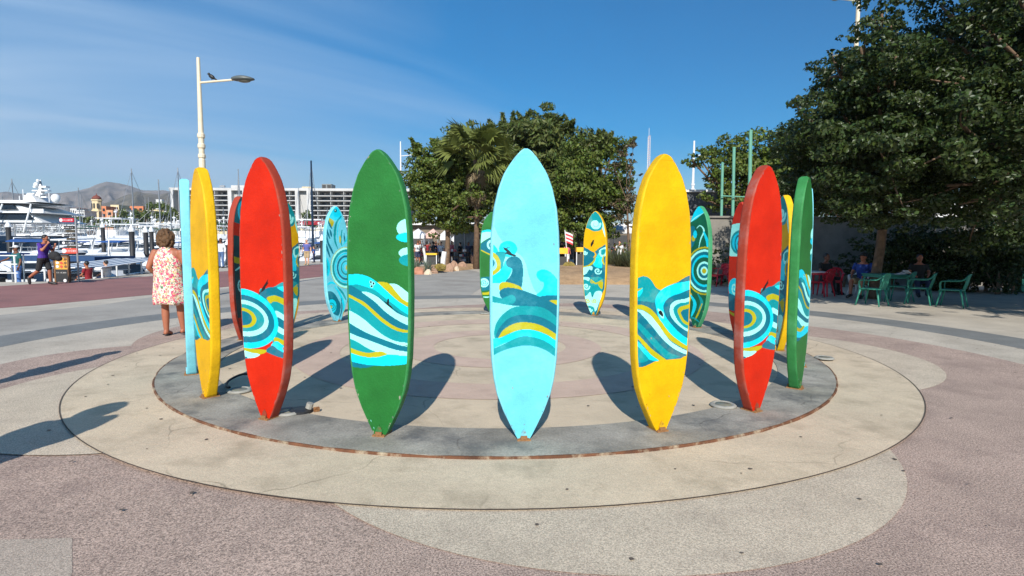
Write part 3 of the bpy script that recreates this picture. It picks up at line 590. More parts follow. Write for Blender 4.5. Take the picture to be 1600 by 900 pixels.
for i, k in enumerate(order):
    if k is None: continue
    a = R(-60.9 + 16.33 * i)
    x, y = meas.get(i, (-0.163 + 3.892 * math.sin(a), 7.937 - 3.892 * math.cos(a)))
    rz = a + R(twist.get(i, 0))
    e = empty('surfboard', (x, y, Z0), rz); tag(e, lbls[i], 'surfboard', 'painted surfboards standing in a ring')
    fo, fi, co, _ = KIND[k]; tb, bp = TABS[k]
    lift = 0.004
    tilt = R(random.uniform(-.5, .5)) if i != 6 else R(1.2)
    c = link('core', co, e, (0, 0, lift)); c.rotation_euler = (0, tilt, 0)
    f1 = link('outer_face', fo, e, (0, 0, lift)); f1.rotation_euler = (0, tilt, 0); f2 = link('inner_face', fi, e, (0, 0, lift)); f2.rotation_euler = (0, tilt, 0)
    link('fin_tab', tb, e, (0, 0, 0.008)); link('base_plate', bp, e, (0, 0, 0.0))
# in-ground fittings on the ring slab
m_cast = mat('cast concrete fitting', srgb(150, 148, 140), 0.7, var=0.2, scale=12, bump=0.3); m_blk = mat('black rubber', (0.02, 0.02, 0.022), 0.5, var=0.2)
fits = [((450, 645), 'round uplight fitting between the left red board and yellow board'), ((1130, 634), 'round uplight fitting left of the right red board'), ((374, 611), 'round uplight fitting with a bent black cable by the left yellow board'), ((1288, 560), 'round uplight fitting near the far right green board'), ((758, 490), 'round base plate in front of the back green board')]
for (p, lb) in fits:
    g = gr(*p, Z0); e = empty('uplight_fitting', (g.x, g.y, Z0)); tag(e, lb, 'uplight', 'uplight fittings set round the ring slab')
    b = MB(); b.lathe((0, 0, 0), [(.115, 0), (.115, .012), (.10, .022), (.085, .022), (.08, .014), (.0, .014)], 28); b.build('collar', m_cast, e, True)
    b = MB(); b.lathe((0, 0, .0145), [(.072, 0), (.07, .004), (.0, .005)], 24); b.build('lens', mat('dusty lens glass', srgb(120, 118, 104), 0.3, var=0.2, scale=20), e, True)
g = gr(470, 643, Z0); e = empty('broken_fixture', (g.x, g.y, Z0)); tag(e, 'broken light fixture with torn bracket right of the left red board', 'light fixture')
b = MB(); b.lathe((0, 0, 0), [(.10, 0), (.10, .02), (.06, .03), (.0, .03)], 20); b.build('housing', m_blk, e)
b = MB(); b.tube([(.07, 0, .03), (.085, .0, .075)], .03, 10); b.build('bracket', m_cast, e); b = MB(); b.box((.13, .02, .015), (.05, .03, .03), .5, .3); b.build('fragment', m_tab, e)
g = gr(372, 600, Z0); b = MB(); P = [(g.x + .03, g.y + .32, Z0 + .02), (g.x - .06, g.y + .22, Z0 + .05), (g.x - .11, g.y + .05, Z0 + .03), (g.x - .06, g.y - .12, Z0 + .015), (g.x + .01, g.y - .19, Z0 + .014)]
b.tube(smooth_open(P, 5).tolist(), .012, 8); tag(b.build('cable', m_blk), 'bent black cable lying on the slab behind the left yellow board', 'cable')
# ------------------------------------------------------------------ hills
m_hill = mat('dry brown hillside', srgb(118, 108, 100), 0.95, var=0.45, scale=0.005, dark=srgb(62, 62, 54), dscale=0.007, damt=0.9, speck=0.4, sscale=0.028)
m_hill2 = mat('dark scrub hillside', srgb(92, 86, 74), 0.95, var=0.45, scale=0.009, dark=srgb(46, 48, 38), dscale=0.014, damt=0.9, speck=0.4, sscale=0.06)
from mathutils import noise as mn
def hill(name, prof, depth, thick, seed, m):
    # prof: silhouette (px, py) read at that distance; a ridge with slopes falling to both sides
    P = np.array(prof, float); xs = np.linspace(P[0, 0], P[-1, 0], 170); ys = np.interp(xs, P[:, 0], P[:, 1]); V = []; F = []; nr = 26
    for i, (x, y) in enumerate(zip(xs, ys)):
        c = at(x, y, depth); hgt = c.z + 4 + 0.02 * depth * .12 * mn.noise(Vector((i * .22, seed, 0))) * .6
        for j in range(nr):
            s = j / (nr - 1); yy = (s - .62) * thick; k = math.cos((s - .62) / (.62 if s < .62 else .38) * math.pi / 2) ** 0.9 if abs(s - .62) > 1e-6 else 1
            z = hgt * k; nz = mn.fractal(Vector((c.x * .006, (depth + yy) * .006, seed)), 1, 2, 5) * hgt * .22 * min(1, (1 - k) * 3)
            gul = abs(mn.noise(Vector((c.x * .012, seed * 3.1, yy * .002)))) * hgt * .25 * (4 * k * (1 - k))
            V.append((c.x * (1 + yy / depth), depth + yy, max(-6, z + nz - gul)))
    for i in range(len(xs) - 1):
        for j in range(nr - 1): a = i * nr + j; F.append((a, a + nr, a + nr + 1, a + 1))
    mb = MB(); mb.add(V, F); o = mb.build(name, m, None, True); weld_normals(o.data); tag(o, kind='structure')
hill('far_hills', [(-260, 300), (-150, 306), (-60, 301), (0, 303), (60, 306), (95, 303), (120, 300), (140, 295), (155, 289), (168, 286), (185, 288), (205, 292), (222, 299), (240, 300), (255, 299), (270, 303), (290, 306), (340, 318), (420, 332), (560, 345)], 3800, 1600, 3.3, m_hill)
hill('near_hills', [(60, 345), (130, 332), (160, 322), (180, 315), (200, 307), (215, 303), (232, 306), (248, 308), (262, 305), (275, 300), (290, 296), (320, 296), (360, 304), (430, 322), (540, 340), (640, 350)], 1900, 900, 8.1, m_hill2)

# ------------------------------------------------------------------ common materials
m_white = mat('white gelcoat', (0.78, 0.79, 0.79), 0.28, var=0.05, scale=2)
m_wall = mat('white painted wall', (0.74, 0.73, 0.70), 0.8, var=0.08, scale=0.3)
m_cream = mat('cream stucco', srgb(220, 200, 160), 0.85, var=0.12, scale=0.4)
m_orange = mat('terracotta stucco', srgb(206, 128, 88), 0.85, var=0.12, scale=0.4)
m_salmon = mat('salmon stucco', srgb(208, 150, 112), 0.85, var=0.12, scale=0.4)
m_roof = mat('dark red roof', srgb(120, 62, 50), 0.8, var=0.2, scale=2)
m_dglass = mat('dark tinted glass', (0.015, 0.02, 0.026), 0.08, var=0)
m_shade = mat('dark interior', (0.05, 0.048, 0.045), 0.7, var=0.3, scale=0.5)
m_curtain = mat('pale curtain', (0.55, 0.53, 0.5), 0.8, var=0.15, scale=2)
m_navy = mat('navy hull paint', srgb(26, 44, 66), 0.25, var=0.1)
m_blue = mat('blue canvas', srgb(36, 84, 150), 0.8, var=0.15)
m_dgreen = mat('dark green canvas', srgb(24, 74, 62), 0.8, var=0.15)
m_grey = mat('grey aluminium', (0.38, 0.39, 0.40), 0.4, metal=0.5, var=0.1)
m_chrome = mat('polished steel rail', (0.6, 0.61, 0.62), 0.25, metal=0.8, var=0.05)
m_blackp = mat('black piling', (0.02, 0.02, 0.022), 0.6, var=0.2)
m_creamp = mat('cream painted metal', srgb(226, 212, 184), 0.5, var=0.08, scale=6, dark=srgb(170, 140, 100), dscale=6, damt=0.3)
m_dock = mat('weathered dock deck', srgb(150, 140, 124), 0.85, var=0.2, scale=3)
m_dockg = mat('dark dock fascia', (0.06, 0.07, 0.08), 0.7, var=0.2)
m_redp = mat('red painted sign', srgb(196, 30, 52), 0.5, var=0.05); m_signw = mat('white sign print', (0.8, 0.8, 0.8), 0.6, var=0)
m_orr = mat('coral sign', srgb(232, 84, 64), 0.5, var=0.05); m_signk = mat('black sign', (0.015, 0.015, 0.015), 0.5, var=0)
m_teak = mat('brown timber', srgb(120, 84, 54), 0.7, var=0.25, scale=8)

def each(name, L_, m, e):
    for P, r in L_: b = MB(); b.tube(P, r, 6); b.build(name, m, e)
ORD = ['leftmost', 'second', 'third', 'fourth', 'fifth', 'sixth', 'seventh', 'eighth', 'ninth', 'tenth', 'eleventh', 'twelfth', 'thirteenth', 'fourteenth', 'fifteenth', 'sixteenth', 'seventeenth', 'eighteenth', 'nineteenth', 'twentieth']
# ------------------------------------------------------------------ hotel across the marina
m_hot = mat('weathered white hotel render', (0.58, 0.57, 0.55), 0.85, var=0.14, scale=0.15)
def hotel():
    D = 340.0; e = empty('hotel', (at(440, 378, D).x, D, 0)); ox = e.location.x
    tag(e, 'long white hotel block with rows of recessed balconies across the marina', 'hotel')
    X = lambda px: at(px, 300, D).x - ox
    zt = at(400, 294, D).z; fl = 2.95; nf = 7; zb = zt - 1.6 - nf * fl
    secs = [(283, 357), (386, 462), (486, 640)]
    b = MB(); b.box(((X(276) + X(640)) / 2, 12, zb / 2), (X(640) - X(276), 22, zb)); b.build('podium', m_cream, e)
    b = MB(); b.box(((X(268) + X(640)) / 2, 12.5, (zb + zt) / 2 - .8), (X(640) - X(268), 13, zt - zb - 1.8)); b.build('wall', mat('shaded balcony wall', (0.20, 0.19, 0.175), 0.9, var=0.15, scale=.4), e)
    b = MB(); b.box(((X(266) + X(640)) / 2, 9, zt - .75), (X(640) - X(266), 20.4, 1.5)); b.build('roof_slab', m_hot, e)
    for a, c in ((267, 272), (357, 363), (380, 386), (462, 467), (480, 486)):
        b = MB(); b.box(((X(a) + X(c)) / 2, 8.5, (zb + zt) / 2), (X(c) - X(a), 19.6, zt - zb)); b.build('pier', m_hot, e)
    b = MB(); b.box(((X(467) + X(480)) / 2, 9.5, (zb + zt) / 2 + .6), (X(480) - X(467), 15, zt - zb)); b.build('stair_tower', mat('grey stair tower', (.5, .49, .47), .8, var=.1), e)
    b = MB(); b.box(((X(363) + X(380)) / 2, 9.5, (zb + zt) / 2), (X(380) - X(363), 15, zt - zb)); b.build('stair_tower', bpy.data.materials['grey stair tower'], e)
    sl = MB(); sl.box((0, 0, 0), (1, 5.2, .42)); rb = MB(); rb.box((0, 0, 0), (1, .12, .5)); sl = sl.mesh('balcony_slab', m_hot); rb = rb.mesh('balcony_rail', m_dglass)
    pm = MB(); pm.box((0, 0, 0), (.25, 4.6, fl - .45)); pm = pm.mesh('partition', m_hot)
    wm = MB(); wm.box((0, 0, 0), (2.9, .1, 2.1)); wd = wm.mesh('window', m_dglass); cm = MB(); cm.box((0, 0, 0), (1.2, .06, 1.9)); cmm = cm.mesh('curtain', m_curtain)
    for (a, c) in secs:
        xa, xc = X(a), X(c); nb = max(1, round((xc - xa) / 3.9)); bw = (xc - xa) / nb
        for f in range(nf):
            z0 = zb + f * fl
            o = link('balcony_slab', sl, e, ((xa + xc) / 2, 1.2, z0)); o.scale = (xc - xa, 1, 1)
            o = link('balcony_rail', rb, e, ((xa + xc) / 2, -1.1, z0 + .46)); o.scale = (xc - xa, 1, 1)
            for k in range(nb + 1):
                if 0 < k < nb and k % 2: link('partition', pm, e, (xa + k * bw, 1.6, z0 + fl / 2))
            for k in range(nb):
                w = link('window', wd, e, (xa + (k + .5) * bw, 5.9, z0 + 1.35))
                if random.random() < .75: link('curtain', cmm, w, (random.choice((-.8, .7, .2)), -.12, 0))
    b = MB(); b.box((X(507), 8, zt + 1.6), (X(524) - X(509), 8, 3.2)); ph = b.build('plant_room', mat('roof plant grey', (.22, .24, .24), .8, var=.3), e)
    b = MB(); b.box((X(503), 3.9, zt + 1.6), (2.2, .2, 2)); b.box((X(511), 3.9, zt + 1.6), (2.2, .2, 2)); b.build('louvre', m_shade, ph)
    b = MB(); b.prism([(X(455), 5), (X(486), 5), (X(486), 12), (X(455), 12)], zt, zt + .6); b.prism([(X(466), 6), (X(480), 6), (X(480), 11), (X(466), 11)], zt + .6, zt + 1.7); b.build('parapet', m_cream, e)
    b = MB(); b.box((X(372), 8, zt + 1), (X(384) - X(352), 8, 2.2)); b.build('parapet', m_hot, e)
    b = MB(); b.tube([(X(340), 6, zt), (X(340), 6, zt + 2.6)], .25, 6); b.box((X(340), 6, zt + 1.6), (3, 1.2, 1.2)); b.build('roof_vent', m_grey, e)
hotel()
def block(name, lb, cat, px0, px1, py0, D, m, winrows=2, wincols=3, roof=None, depth=10, grp=None):
    a, c = at(px0, 370, D).x, at(px1, 370, D).x; zt = at(px0, py0, D).z; w = c - a
    e = empty(name, ((a + c) / 2, D, 0)); tag(e, lb, cat, grp)
    b = MB(); b.box((0, depth / 2, zt / 2), (w, depth, zt)); b.build('wall', m, e)
    if roof == 'slab': b = MB(); b.box((0, depth / 2, zt + .25), (w + 1, depth + 1, .5)); b.build('roof', m_wall, e)
    if roof == 'hip':
        b = MB(); b.add([(-w / 2 - .5, -.5, zt), (w / 2 + .5, -.5, zt), (w / 2 + .5, depth + .5, zt), (-w / 2 - .5, depth + .5, zt), (-w / 4, depth / 2, zt + w * .13), (w / 4, depth / 2, zt + w * .13)], [(0, 1, 5, 4), (1, 2, 5), (2, 3, 4, 5), (3, 0, 4)]); b.build('roof', m_roof, e)
    wh = 1.6
    for r in range(winrows):
        for k in range(wincols):
            z = zt - 2.2 - r * 3.2
            if z < 1.5: continue
            b = MB(); b.box((-w / 2 + (k + .5) * w / wincols, -.06, z), (min(2.2, w / wincols * .5), .16, wh)); b.build('window', m_dglass, e)
    return e
# bell tower and resort blocks
D = 360.0; tx = at(147, 340, D).x; e = empty('bell_tower', (tx, D, 0)); tag(e, 'cream bell tower with arched openings and a dark red dome above the boats', 'tower')
zt = at(147, 320, D).z; w = 6.2
b = MB(); b.box((0, w / 2, zt / 2 - 2), (w * 1.15, w * 1.15, zt - 4), taper=.94); b.build('wall', m_cream, e)
b = MB(); b.lathe((0, w / 2, zt - 4), [(w * .50, 0), (w * .52, .6), (w * .42, .8), (w * .42, 6.6), (w * .50, 6.8), (w * .50, 7.6), (w * .40, 7.8)], 8); b.build('belfry', m_cream, e, False)
b = MB(); b.lathe((0, w / 2, zt + 3.8), [(w * .44, 0), (w * .40, 1.1), (w * .26, 2.1), (.3, 2.7), (.15, 3.8)], 12); b.build('dome', m_roof, e, True)
for a in (-1, 0, 1): b = MB(); b.box((a * 1.9, w / 2 - w * .40 + abs(a) * .5, zt - .6), (1.0, .5, 3.2), a * .75); b.build('arched_opening', m_shade, e)
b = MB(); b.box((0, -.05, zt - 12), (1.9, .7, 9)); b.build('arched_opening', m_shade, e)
b = MB(); b.add([(-w * .9, -1, 9), (w * 1.5, -1, 9), (w * 1.5, w, 9), (-w * .9, w, 9), (0, w / 2, 15)], [(0, 1, 4), (1, 2, 4), (2, 3, 4), (3, 0, 4)]); b.build('lean_roof', m_roof, e)
block('resort_block', 'terracotta resort block right of the bell tower', 'building', 161, 168, 322, 330, m_orange, 3, 1)
block('resort_block', 'salmon resort block with two dark openings right of the bell tower', 'building', 168, 178, 328, 325, m_salmon, 3, 1)
block('resort_block', 'pale yellow stepped block behind the salmon one', 'building', 175, 188, 320, 350, m_cream, 2, 2)
block('resort_block', 'long orange roofed building on the far shore', 'building', 201, 226, 322, 370, m_orange, 1, 3)
k = 0
for (a, c, y, D_, mm, rf, nm) in [(183, 200, 329, 330, m_wall, 'slab', 'white flat roofed villa left of the long orange building'), (205, 222, 331, 320, m_wall, None, 'white villa in front of the long orange building'), (225, 238, 330, 340, m_wall, 'slab', 'small white villa with a tall antenna beside it'),
        (240, 257, 327, 345, m_cream, 'slab', 'cream balcony villa below the near hill'), (258, 268, 330, 330, m_wall, None, 'white villa left of the light blue board'), (112, 122, 325, 360, m_wall, 'hip', 'white villa with dark roof left of the bell tower'), (122, 134, 330, 340, m_wall, 'slab', 'low white villa at the foot of the bell tower'), (270, 290, 333, 320, m_wall, 'slab', 'white villa behind the light blue board')]:
    block('villa', nm, 'house', a, c, y, D_, mm, 2, 3, rf)
for (a, c) in ((245, 252), (252, 257)):
    pass
e = block('hillside_house', 'small white house high on the near hill', 'house', 246, 255, 314, 1500, m_wall, 0, 0)
e.location.z = at(246, 316, 1500).z - 6
for ch in e.children: ch.scale.z = .12
for (x, y0, y1, D_) in ((228, 308, 332, 300), (233, 308, 332, 300), (260, 313, 332, 300), (131, 316, 330, 340)):
    p = at(x, 340, D_); zt = at(x, y0, D_).z
    b = MB(); b.tube([(0, 0, 0), (0, 0, zt)], [.35, .12], 6); o = b.build('radio_mast', m_grey, None, loc=(p.x, p.y, 0)); tag(o, 'thin radio mast above the far shore houses, ' + {228: 'left one of the close pair', 233: 'right one of the close pair', 260: 'near the woman', 131: 'left of the bell tower'}[x], 'mast', 'radio masts on the far shore')
b = MB(); a = at(385, 360, 300); c = at(640, 360, 300); b.box(((a.x + c.x) / 2, 300, a.z * 0 + 5.2), (c.x - a.x, 6, 10.4)); o = b.build('terrace_building', m_cream); tag(o, 'long low cream terrace building in front of the hotel', 'building')
e = empty('marquee', (at(494, 350, 250).x, 250, 0)); tag(e, 'dark red marquee tent in front of the hotel', 'tent'); z = at(494, 349, 250).z; w = 8
b = MB(); b.add([(-w, -4, z - .8), (w * .9, -4, z - .8), (w * .9, 4, z - .8), (-w, 4, z - .8), (-w * .6, 0, z + 2.2), (w * .3, 0, z + 1.9)], [(0, 1, 5, 4), (1, 2, 5), (2, 3, 4, 5), (3, 0, 4), (3, 2, 1, 0)]); b.build('canopy', mat('dark red canvas', srgb(150, 30, 40), .8), e)
each('post', [([(x, y, 0), (x, y, z - .8)], .12) for x in (-w * .9, w * .8) for y in (-3.6, 3.6)], m_grey, e)

# ------------------------------------------------------------------ boats
WL = -1.7
def hull_mesh(Lh, B, H, m, name='hull', sheer=.35, flare=1.25):
    secs = []; n = 11
    for i in range(n):
        s = i / (n - 1); y = (s - .5) * Lh; wd = B / 2 * (1 if s < .45 else max(.02, math.cos((s - .45) / .55 * math.pi / 2) ** .75)); zt = H * (1 + sheer * max(0, s - .35) ** 1.5)
        wb = wd * (.80 if s < .5 else .80 - .55 * (s - .5) * 1.6); wb = max(wb, .02); yb = y - (0 if s < .7 else (s - .7) * Lh * .22)
        secs.append([(-wd, y, zt), (-wd * .97, y, zt * .8), (-wb, yb, zt * .25), (-wb * .5, yb, -.3), (wb * .5, yb, -.3), (wb, yb, zt * .25), (wd * .97, y, zt * .8), (wd, y, zt)])
    b = MB(); b.loft(secs); me = b.mesh(name, m, False); weld_normals(me); return me
def cabin(b, y0, y1, w0, w1, z0, z1, rake0=.1, rake1=.45):
    V = [(-w0, y0, z0), (w0, y0, z0), (w0 * .9, y1, z0), (-w0 * .9, y1, z0), (-w1, y0 + rake0, z1), (w1, y0 + rake0, z1), (w1 * .88, y1 - rake1, z1), (-w1 * .88, y1 - rake1, z1)]
    b.add(V, [(3, 2, 1, 0), (4, 5, 6, 7), (0, 1, 5, 4), (1, 2, 6, 5), (2, 3, 7, 6), (3, 0, 4, 7)])
def sportfisher(L_, hullm=m_white, can=m_white):
    e = empty('sport_fishing_boat'); B = L_ * .32; H = L_ * .12; link('hull', hull_mesh(L_, B, H, hullm), e)
    b = MB(); cabin(b, -L_ * .14, L_ * .24, B * .38, B * .33, H * .98, H + 1.55, .05, 1.3); b.build('cabin', m_white, e)
    b = MB(); cabin(b, -L_ * .13, L_ * .215, B * .372, B * .345, H + .75, H + 1.32, .02, .62); b.build('window_band', m_dglass, e)
    b = MB(); cabin(b, -L_ * .15, L_ * .10, B * .37, B * .34, H + 1.56, H + 2.35, .0, .25); b.build('flybridge', m_white, e)
    b = MB(); b.box((0, -L_ * .04, H + 4.05), (B * .74, L_ * .24, .12)); b.build('hardtop', can, e)
    each('post', [([(sx * B * .33, y, H + 2.2), (sx * B * .33, y, H + 4.0)], .05) for sx in (-1, 1) for y in (-L_ * .13, L_ * .04)], m_chrome, e)
    for sx in (-1, 1): b = MB(); b.tube([(sx * B * .36, 0, H + 2.2), (sx * B * .62, -L_ * .20, H + 5.4)], [.03, .012], 5); b.build('outrigger', m_white, e)
    b = MB(); rl = [(sx * B * .46 * math.cos(s * 1.35), L_ * (.05 + .44 * s), H * (1 + .35 * (.15 + .5 * s)) + .75) for sx in (-1,) for s in np.linspace(0, 1, 7)]
    b.tube(rl + [(-x, y, z) for x, y, z in rl[::-1]], .03, 5); [b.tube([(x * q, y, z - .75), (x * q, y, z)], .025, 4) for x, y, z in rl[::2] for q in (1, -1)]; b.build('rail', m_chrome, e)
    b = MB(); b.tube([(0, -L_ * .02, H + 4.1), (0, -L_ * .02, H + 5.0)], .07, 6); b.ellipsoid((0, -L_ * .02, H + 5.05), (.24, .24, .16)); b.build('radar', m_white, e); b = MB(); b.tube([(B * .2, -L_ * .1, H + 4.1), (B * .22, -L_ * .13, H + 6.0)], .025, 4); b.build('whip_antenna', m_white, e)
    b = MB(); b.box((0, -L_ * .30, H * .99), (B * .7, L_ * .25, .06)); b.build('cockpit', m_dock, e); return e
def cruiser(L_, hullm=m_white, can=m_blue):
    e = empty('motor_cruiser'); B = L_ * .33; H = L_ * .13; link('hull', hull_mesh(L_, B, H, hullm, sheer=.2), e)
    b = MB(); cabin(b, -L_ * .20, L_ * .30, B * .40, B * .30, H * .98, H + 1.2, .1, L_ * .2); b.build('cabin', m_white, e)
    b = MB(); cabin(b, -L_ * .17, L_ * .20, B * .375, B * .335, H + .5, H + .95, .1, L_ * .1); b.build('window_band', m_dglass, e)
    b = MB(); [b.add([(sx * B * .385, y, H * .55), (sx * B * .49, y + .5, H * .55), (sx * B * .49, y + .5, H * .7), (sx * B * .487, y, H * .7)], [(0, 1, 2, 3)]) for sx in (-1, 1) for y in ()]
    b.tube([(-B * .36, -L_ * .2, H), (-B * .33, -L_ * .26, H + 2.6), (B * .33, -L_ * .26, H + 2.6), (B * .36, -L_ * .2, H)], .07, 6); b.build('radar_arch', m_white, e)
    b = MB(); b.box((0, -L_ * .15, H + 2.35), (B * .7, L_ * .25, .1), 0, -.06); b.build('bimini', can, e)
    b = MB(); rl = [(-B * .46 * math.cos(s * 1.35), L_ * (.05 + .44 * s), H * 1.1 + .65) for s in np.linspace(0, 1, 6)]; b.tube(rl + [(-x, y, z) for x, y, z in rl[::-1]], .03, 5); [b.tube([(x * q, y, z - .7), (x * q, y, z)], .025, 4) for x, y, z in rl[::2] for q in (1, -1)]; b.build('rail', m_chrome, e)
    b = MB(); b.box((0, -L_ * .33, H + .02), (B * .7, L_ * .2, .06)); b.build('cockpit', m_dock, e); return e
def runabout(L_, hullm=m_white, can=m_blue):
    e = empty('runabout'); B = L_ * .33; H = L_ * .13; link('hull', hull_mesh(L_, B, H, hullm, sheer=.25), e)
    b = MB(); cabin(b, -L_ * .05, L_ * .34, B * .38, B * .24, H * .98, H + .55, .1, L_ * .16); b.build('foredeck', m_white, e)
    b = MB(); cabin(b, -L_ * .10, L_ * .10, B * .36, B * .30, H + .35, H + .95, .3, .55); b.build('windscreen', m_dglass, e)
    b = MB(); b.box((0, -L_ * .28, H + .02), (B * .72, L_ * .3, .06)); b.build('cockpit', m_dockg, e)
    for y in (-L_ * .2, -L_ * .36): b = MB(); b.box((0, y, H + .15), (B * .6, .5, .4)); b.build('bench', can, e)
    b = MB(); b.box((0, -L_ * .5 - .2, H * .9), (.5, .5, .9)); b.build('outboard', m_signk, e)
    b = MB(); rl = [(-B * .46 * math.cos(s * 1.35), L_ * (.1 + .39 * s), H * 1.12 + .5) for s in np.linspace(0, 1, 6)]; b.tube(rl + [(-x, y, z) for x, y, z in rl[::-1]], .025, 5); b.build('rail', m_chrome, e); return e
def console(L_, hullm=m_white, can=m_blue):
    e = empty('centre_console_boat'); B = L_ * .34; H = L_ * .13; link('hull', hull_mesh(L_, B, H, hullm, sheer=.3), e)
    b = MB(); cabin(b, -.6, .7, .5, .4, H * .8, H + 1.0, .1, .5); b.build('console', m_white, e)
    b = MB(); b.box((0, 0, H + 2.0), (B * .7, L_ * .32, .08)); b.build('t_top', can, e)
    each('post', [([(sx * B * .2, y, H * .8), (sx * B * .28, y, H + 2.0)], .035) for sx in (-1, 1) for y in (-.7, .6)], m_chrome, e)
    b = MB(); b.box((-.3, -L_ * .5 - .25, H * .9), (.4, .5, .9)); b.box((.3, -L_ * .5 - .25, H * .9), (.4, .5, .9)); b.build('outboard', m_signk, e)
    b = MB(); b.box((0, -.05, H + .98), (.85, .06, .5), 0, .4); b.build('windscreen', m_dglass, e); return e
def sailboat(L_, hullm=m_white, can=m_blue):
    e = empty('sailing_boat'); B = L_ * .28; H = L_ * .10; link('hull', hull_mesh(L_, B, H, hullm, sheer=.15), e)
    b = MB(); cabin(b, -L_ * .1, L_ * .22, B * .3, B * .24, H, H + .6, .2, .8); b.build('cabin', m_white, e)
    b = MB(); b.tube([(0, L_ * .08, H), (0, L_ * .08, H + L_ * .95)], [.12, .07], 6); b.build('mast', m_grey, e)
    b = MB(); b.tube([(0, L_ * .07, H + 1.5), (0, -L_ * .33, H + 1.5)], .2, 8); b.build('furled_sail', can, e)
    b = MB(); b.tube([(0, L_ * .49, H), (0, L_ * .09, H + L_ * .9)], .03, 4); b.tube([(0, -L_ * .48, H), (0, L_ * .08, H + L_ * .92)], .03, 4); b.build('rigging', m_grey, e); return e
protos = {('r', 0): (runabout(8, m_white, m_navy), 'low white runabout with dark seats'), ('r', 1): (runabout(9, m_white, m_dock), 'low white runabout with a raked windscreen and tan seats'), ('r', 2): (runabout(8.5, m_dgreen, m_white), 'low green hulled runabout'), ('s', 0): (sportfisher(14), 'white sport fishing boat with a flybridge and raised outriggers'), ('s', 1): (sportfisher(16, m_navy, m_white), 'dark blue hulled sport fishing boat with a white flybridge'),
          ('s', 2): (sportfisher(13, m_white, m_dgreen), 'white fishing boat with a dark green flybridge top'), ('c', 0): (cruiser(11), 'white motor cruiser with a blue bimini'), ('c', 1): (cruiser(12.5, m_white, m_white), 'all white motor cruiser with a radar arch'),
          ('c', 2): (cruiser(10, m_white, m_blackp), 'white motor cruiser with a black canopy'), ('k', 0): (console(7.5), 'small white open boat with a blue shade top'), ('k', 1): (console(8, m_white, m_white), 'small white open boat with a white shade top'), ('m', 0): (sailboat(11), 'sailing boat with its sail furled under a blue cover'), ('m', 1): (sailboat(12.5, m_navy, m_white), 'navy hulled sailing boat with a white furled sail')}
used = set(); nb_ = 0
rows = [(35, 3.4, 'rr', 0), (42, 3.8, 'rcr', 1), (50, 4.1, 'crcr', 0), (59, 4.3, 'ccr', 1), (67, 4.5, 'cccr', 0), (75, 4.8, 'sccc', 1), (84, 5.0, 'sscc', 0), (95, 5.2, 'sssc', 1), (108, 5.4, 'scsm', 0), (124, 5.8, 'smscs', 1), (142, 6.2, 'ssmc', 0), (165, 6.6, 'smscss', 1), (190, 7, 'ssm', 0), (220, 8, 'sms', 1)]
rowname = ['first', 'second', 'third', 'fourth', 'fifth', 'sixth', 'seventh', 'eighth', 'ninth', 'tenth', 'eleventh', 'twelfth', 'thirteenth', 'farthest']
rb = random.Random(5); boats = {}
for ri, (D_, sp, kinds, flip) in enumerate(rows):
    x = at(-40, 380, D_).x; xe = at(560 if D_ > 55 else 395, 380, D_).x; j = 0
    while x < xe:
        px = 800 + 861 * x / D_
        if D_ < 94 and -60 < px < 112 and D_ > 62: x += sp; continue
        if px > 296 and px < 336: x += sp; continue
        if D_ < 56 and px > 385: x += sp; continue
        kd = rb.choice(kinds); va = rb.randrange(3 if kd in 'scr' else 2)
        p, lb = protos[(kd, va)]
        o = p if (kd, va) not in used else copy_tree(p); used.add((kd, va))
        o.location = (x, D_ + rb.uniform(-1.2, 1.2), WL); face = rb.random()
        o.rotation_euler.z = R((0 if (ri + flip) % 2 else 180) + rb.uniform(-5, 5) + (rb.choice((35, -35)) if face < .25 else 0)); o.scale = (.88,) * 3 if D_ < 80 else ((1.0,) * 3 if D_ < 100 else (1.32,) * 3)
        boats.setdefault((kd, va, ri), []).append(o); o['label'] = lb; o['category'] = 'boat'; o['group'] = 'boats moored in rows in the marina'
        x += sp * (.92 if D_ < 58 else .80) * rb.uniform(.95, 1.2); j += 1
side_w = lambda i, n: ('' if n == 1 else ('leftmost ' if i == 0 else ('rightmost ' if i == n - 1 else ORD[i] + ' ')))
for (kd, va, ri), L_ in boats.items():
    L_.sort(key=lambda o: o.location.x / o.location.y)
    for i, o in enumerate(L_): o['label'] = side_w(i, len(L_)) + protos[(kd, va)][1] + ', ' + rowname[ri] + ' row'
for k_, (p, lb) in protos.items():
    if k_ not in used:
        for c in list(p.children): bpy.data.objects.remove(c)
        bpy.data.objects.remove(p)
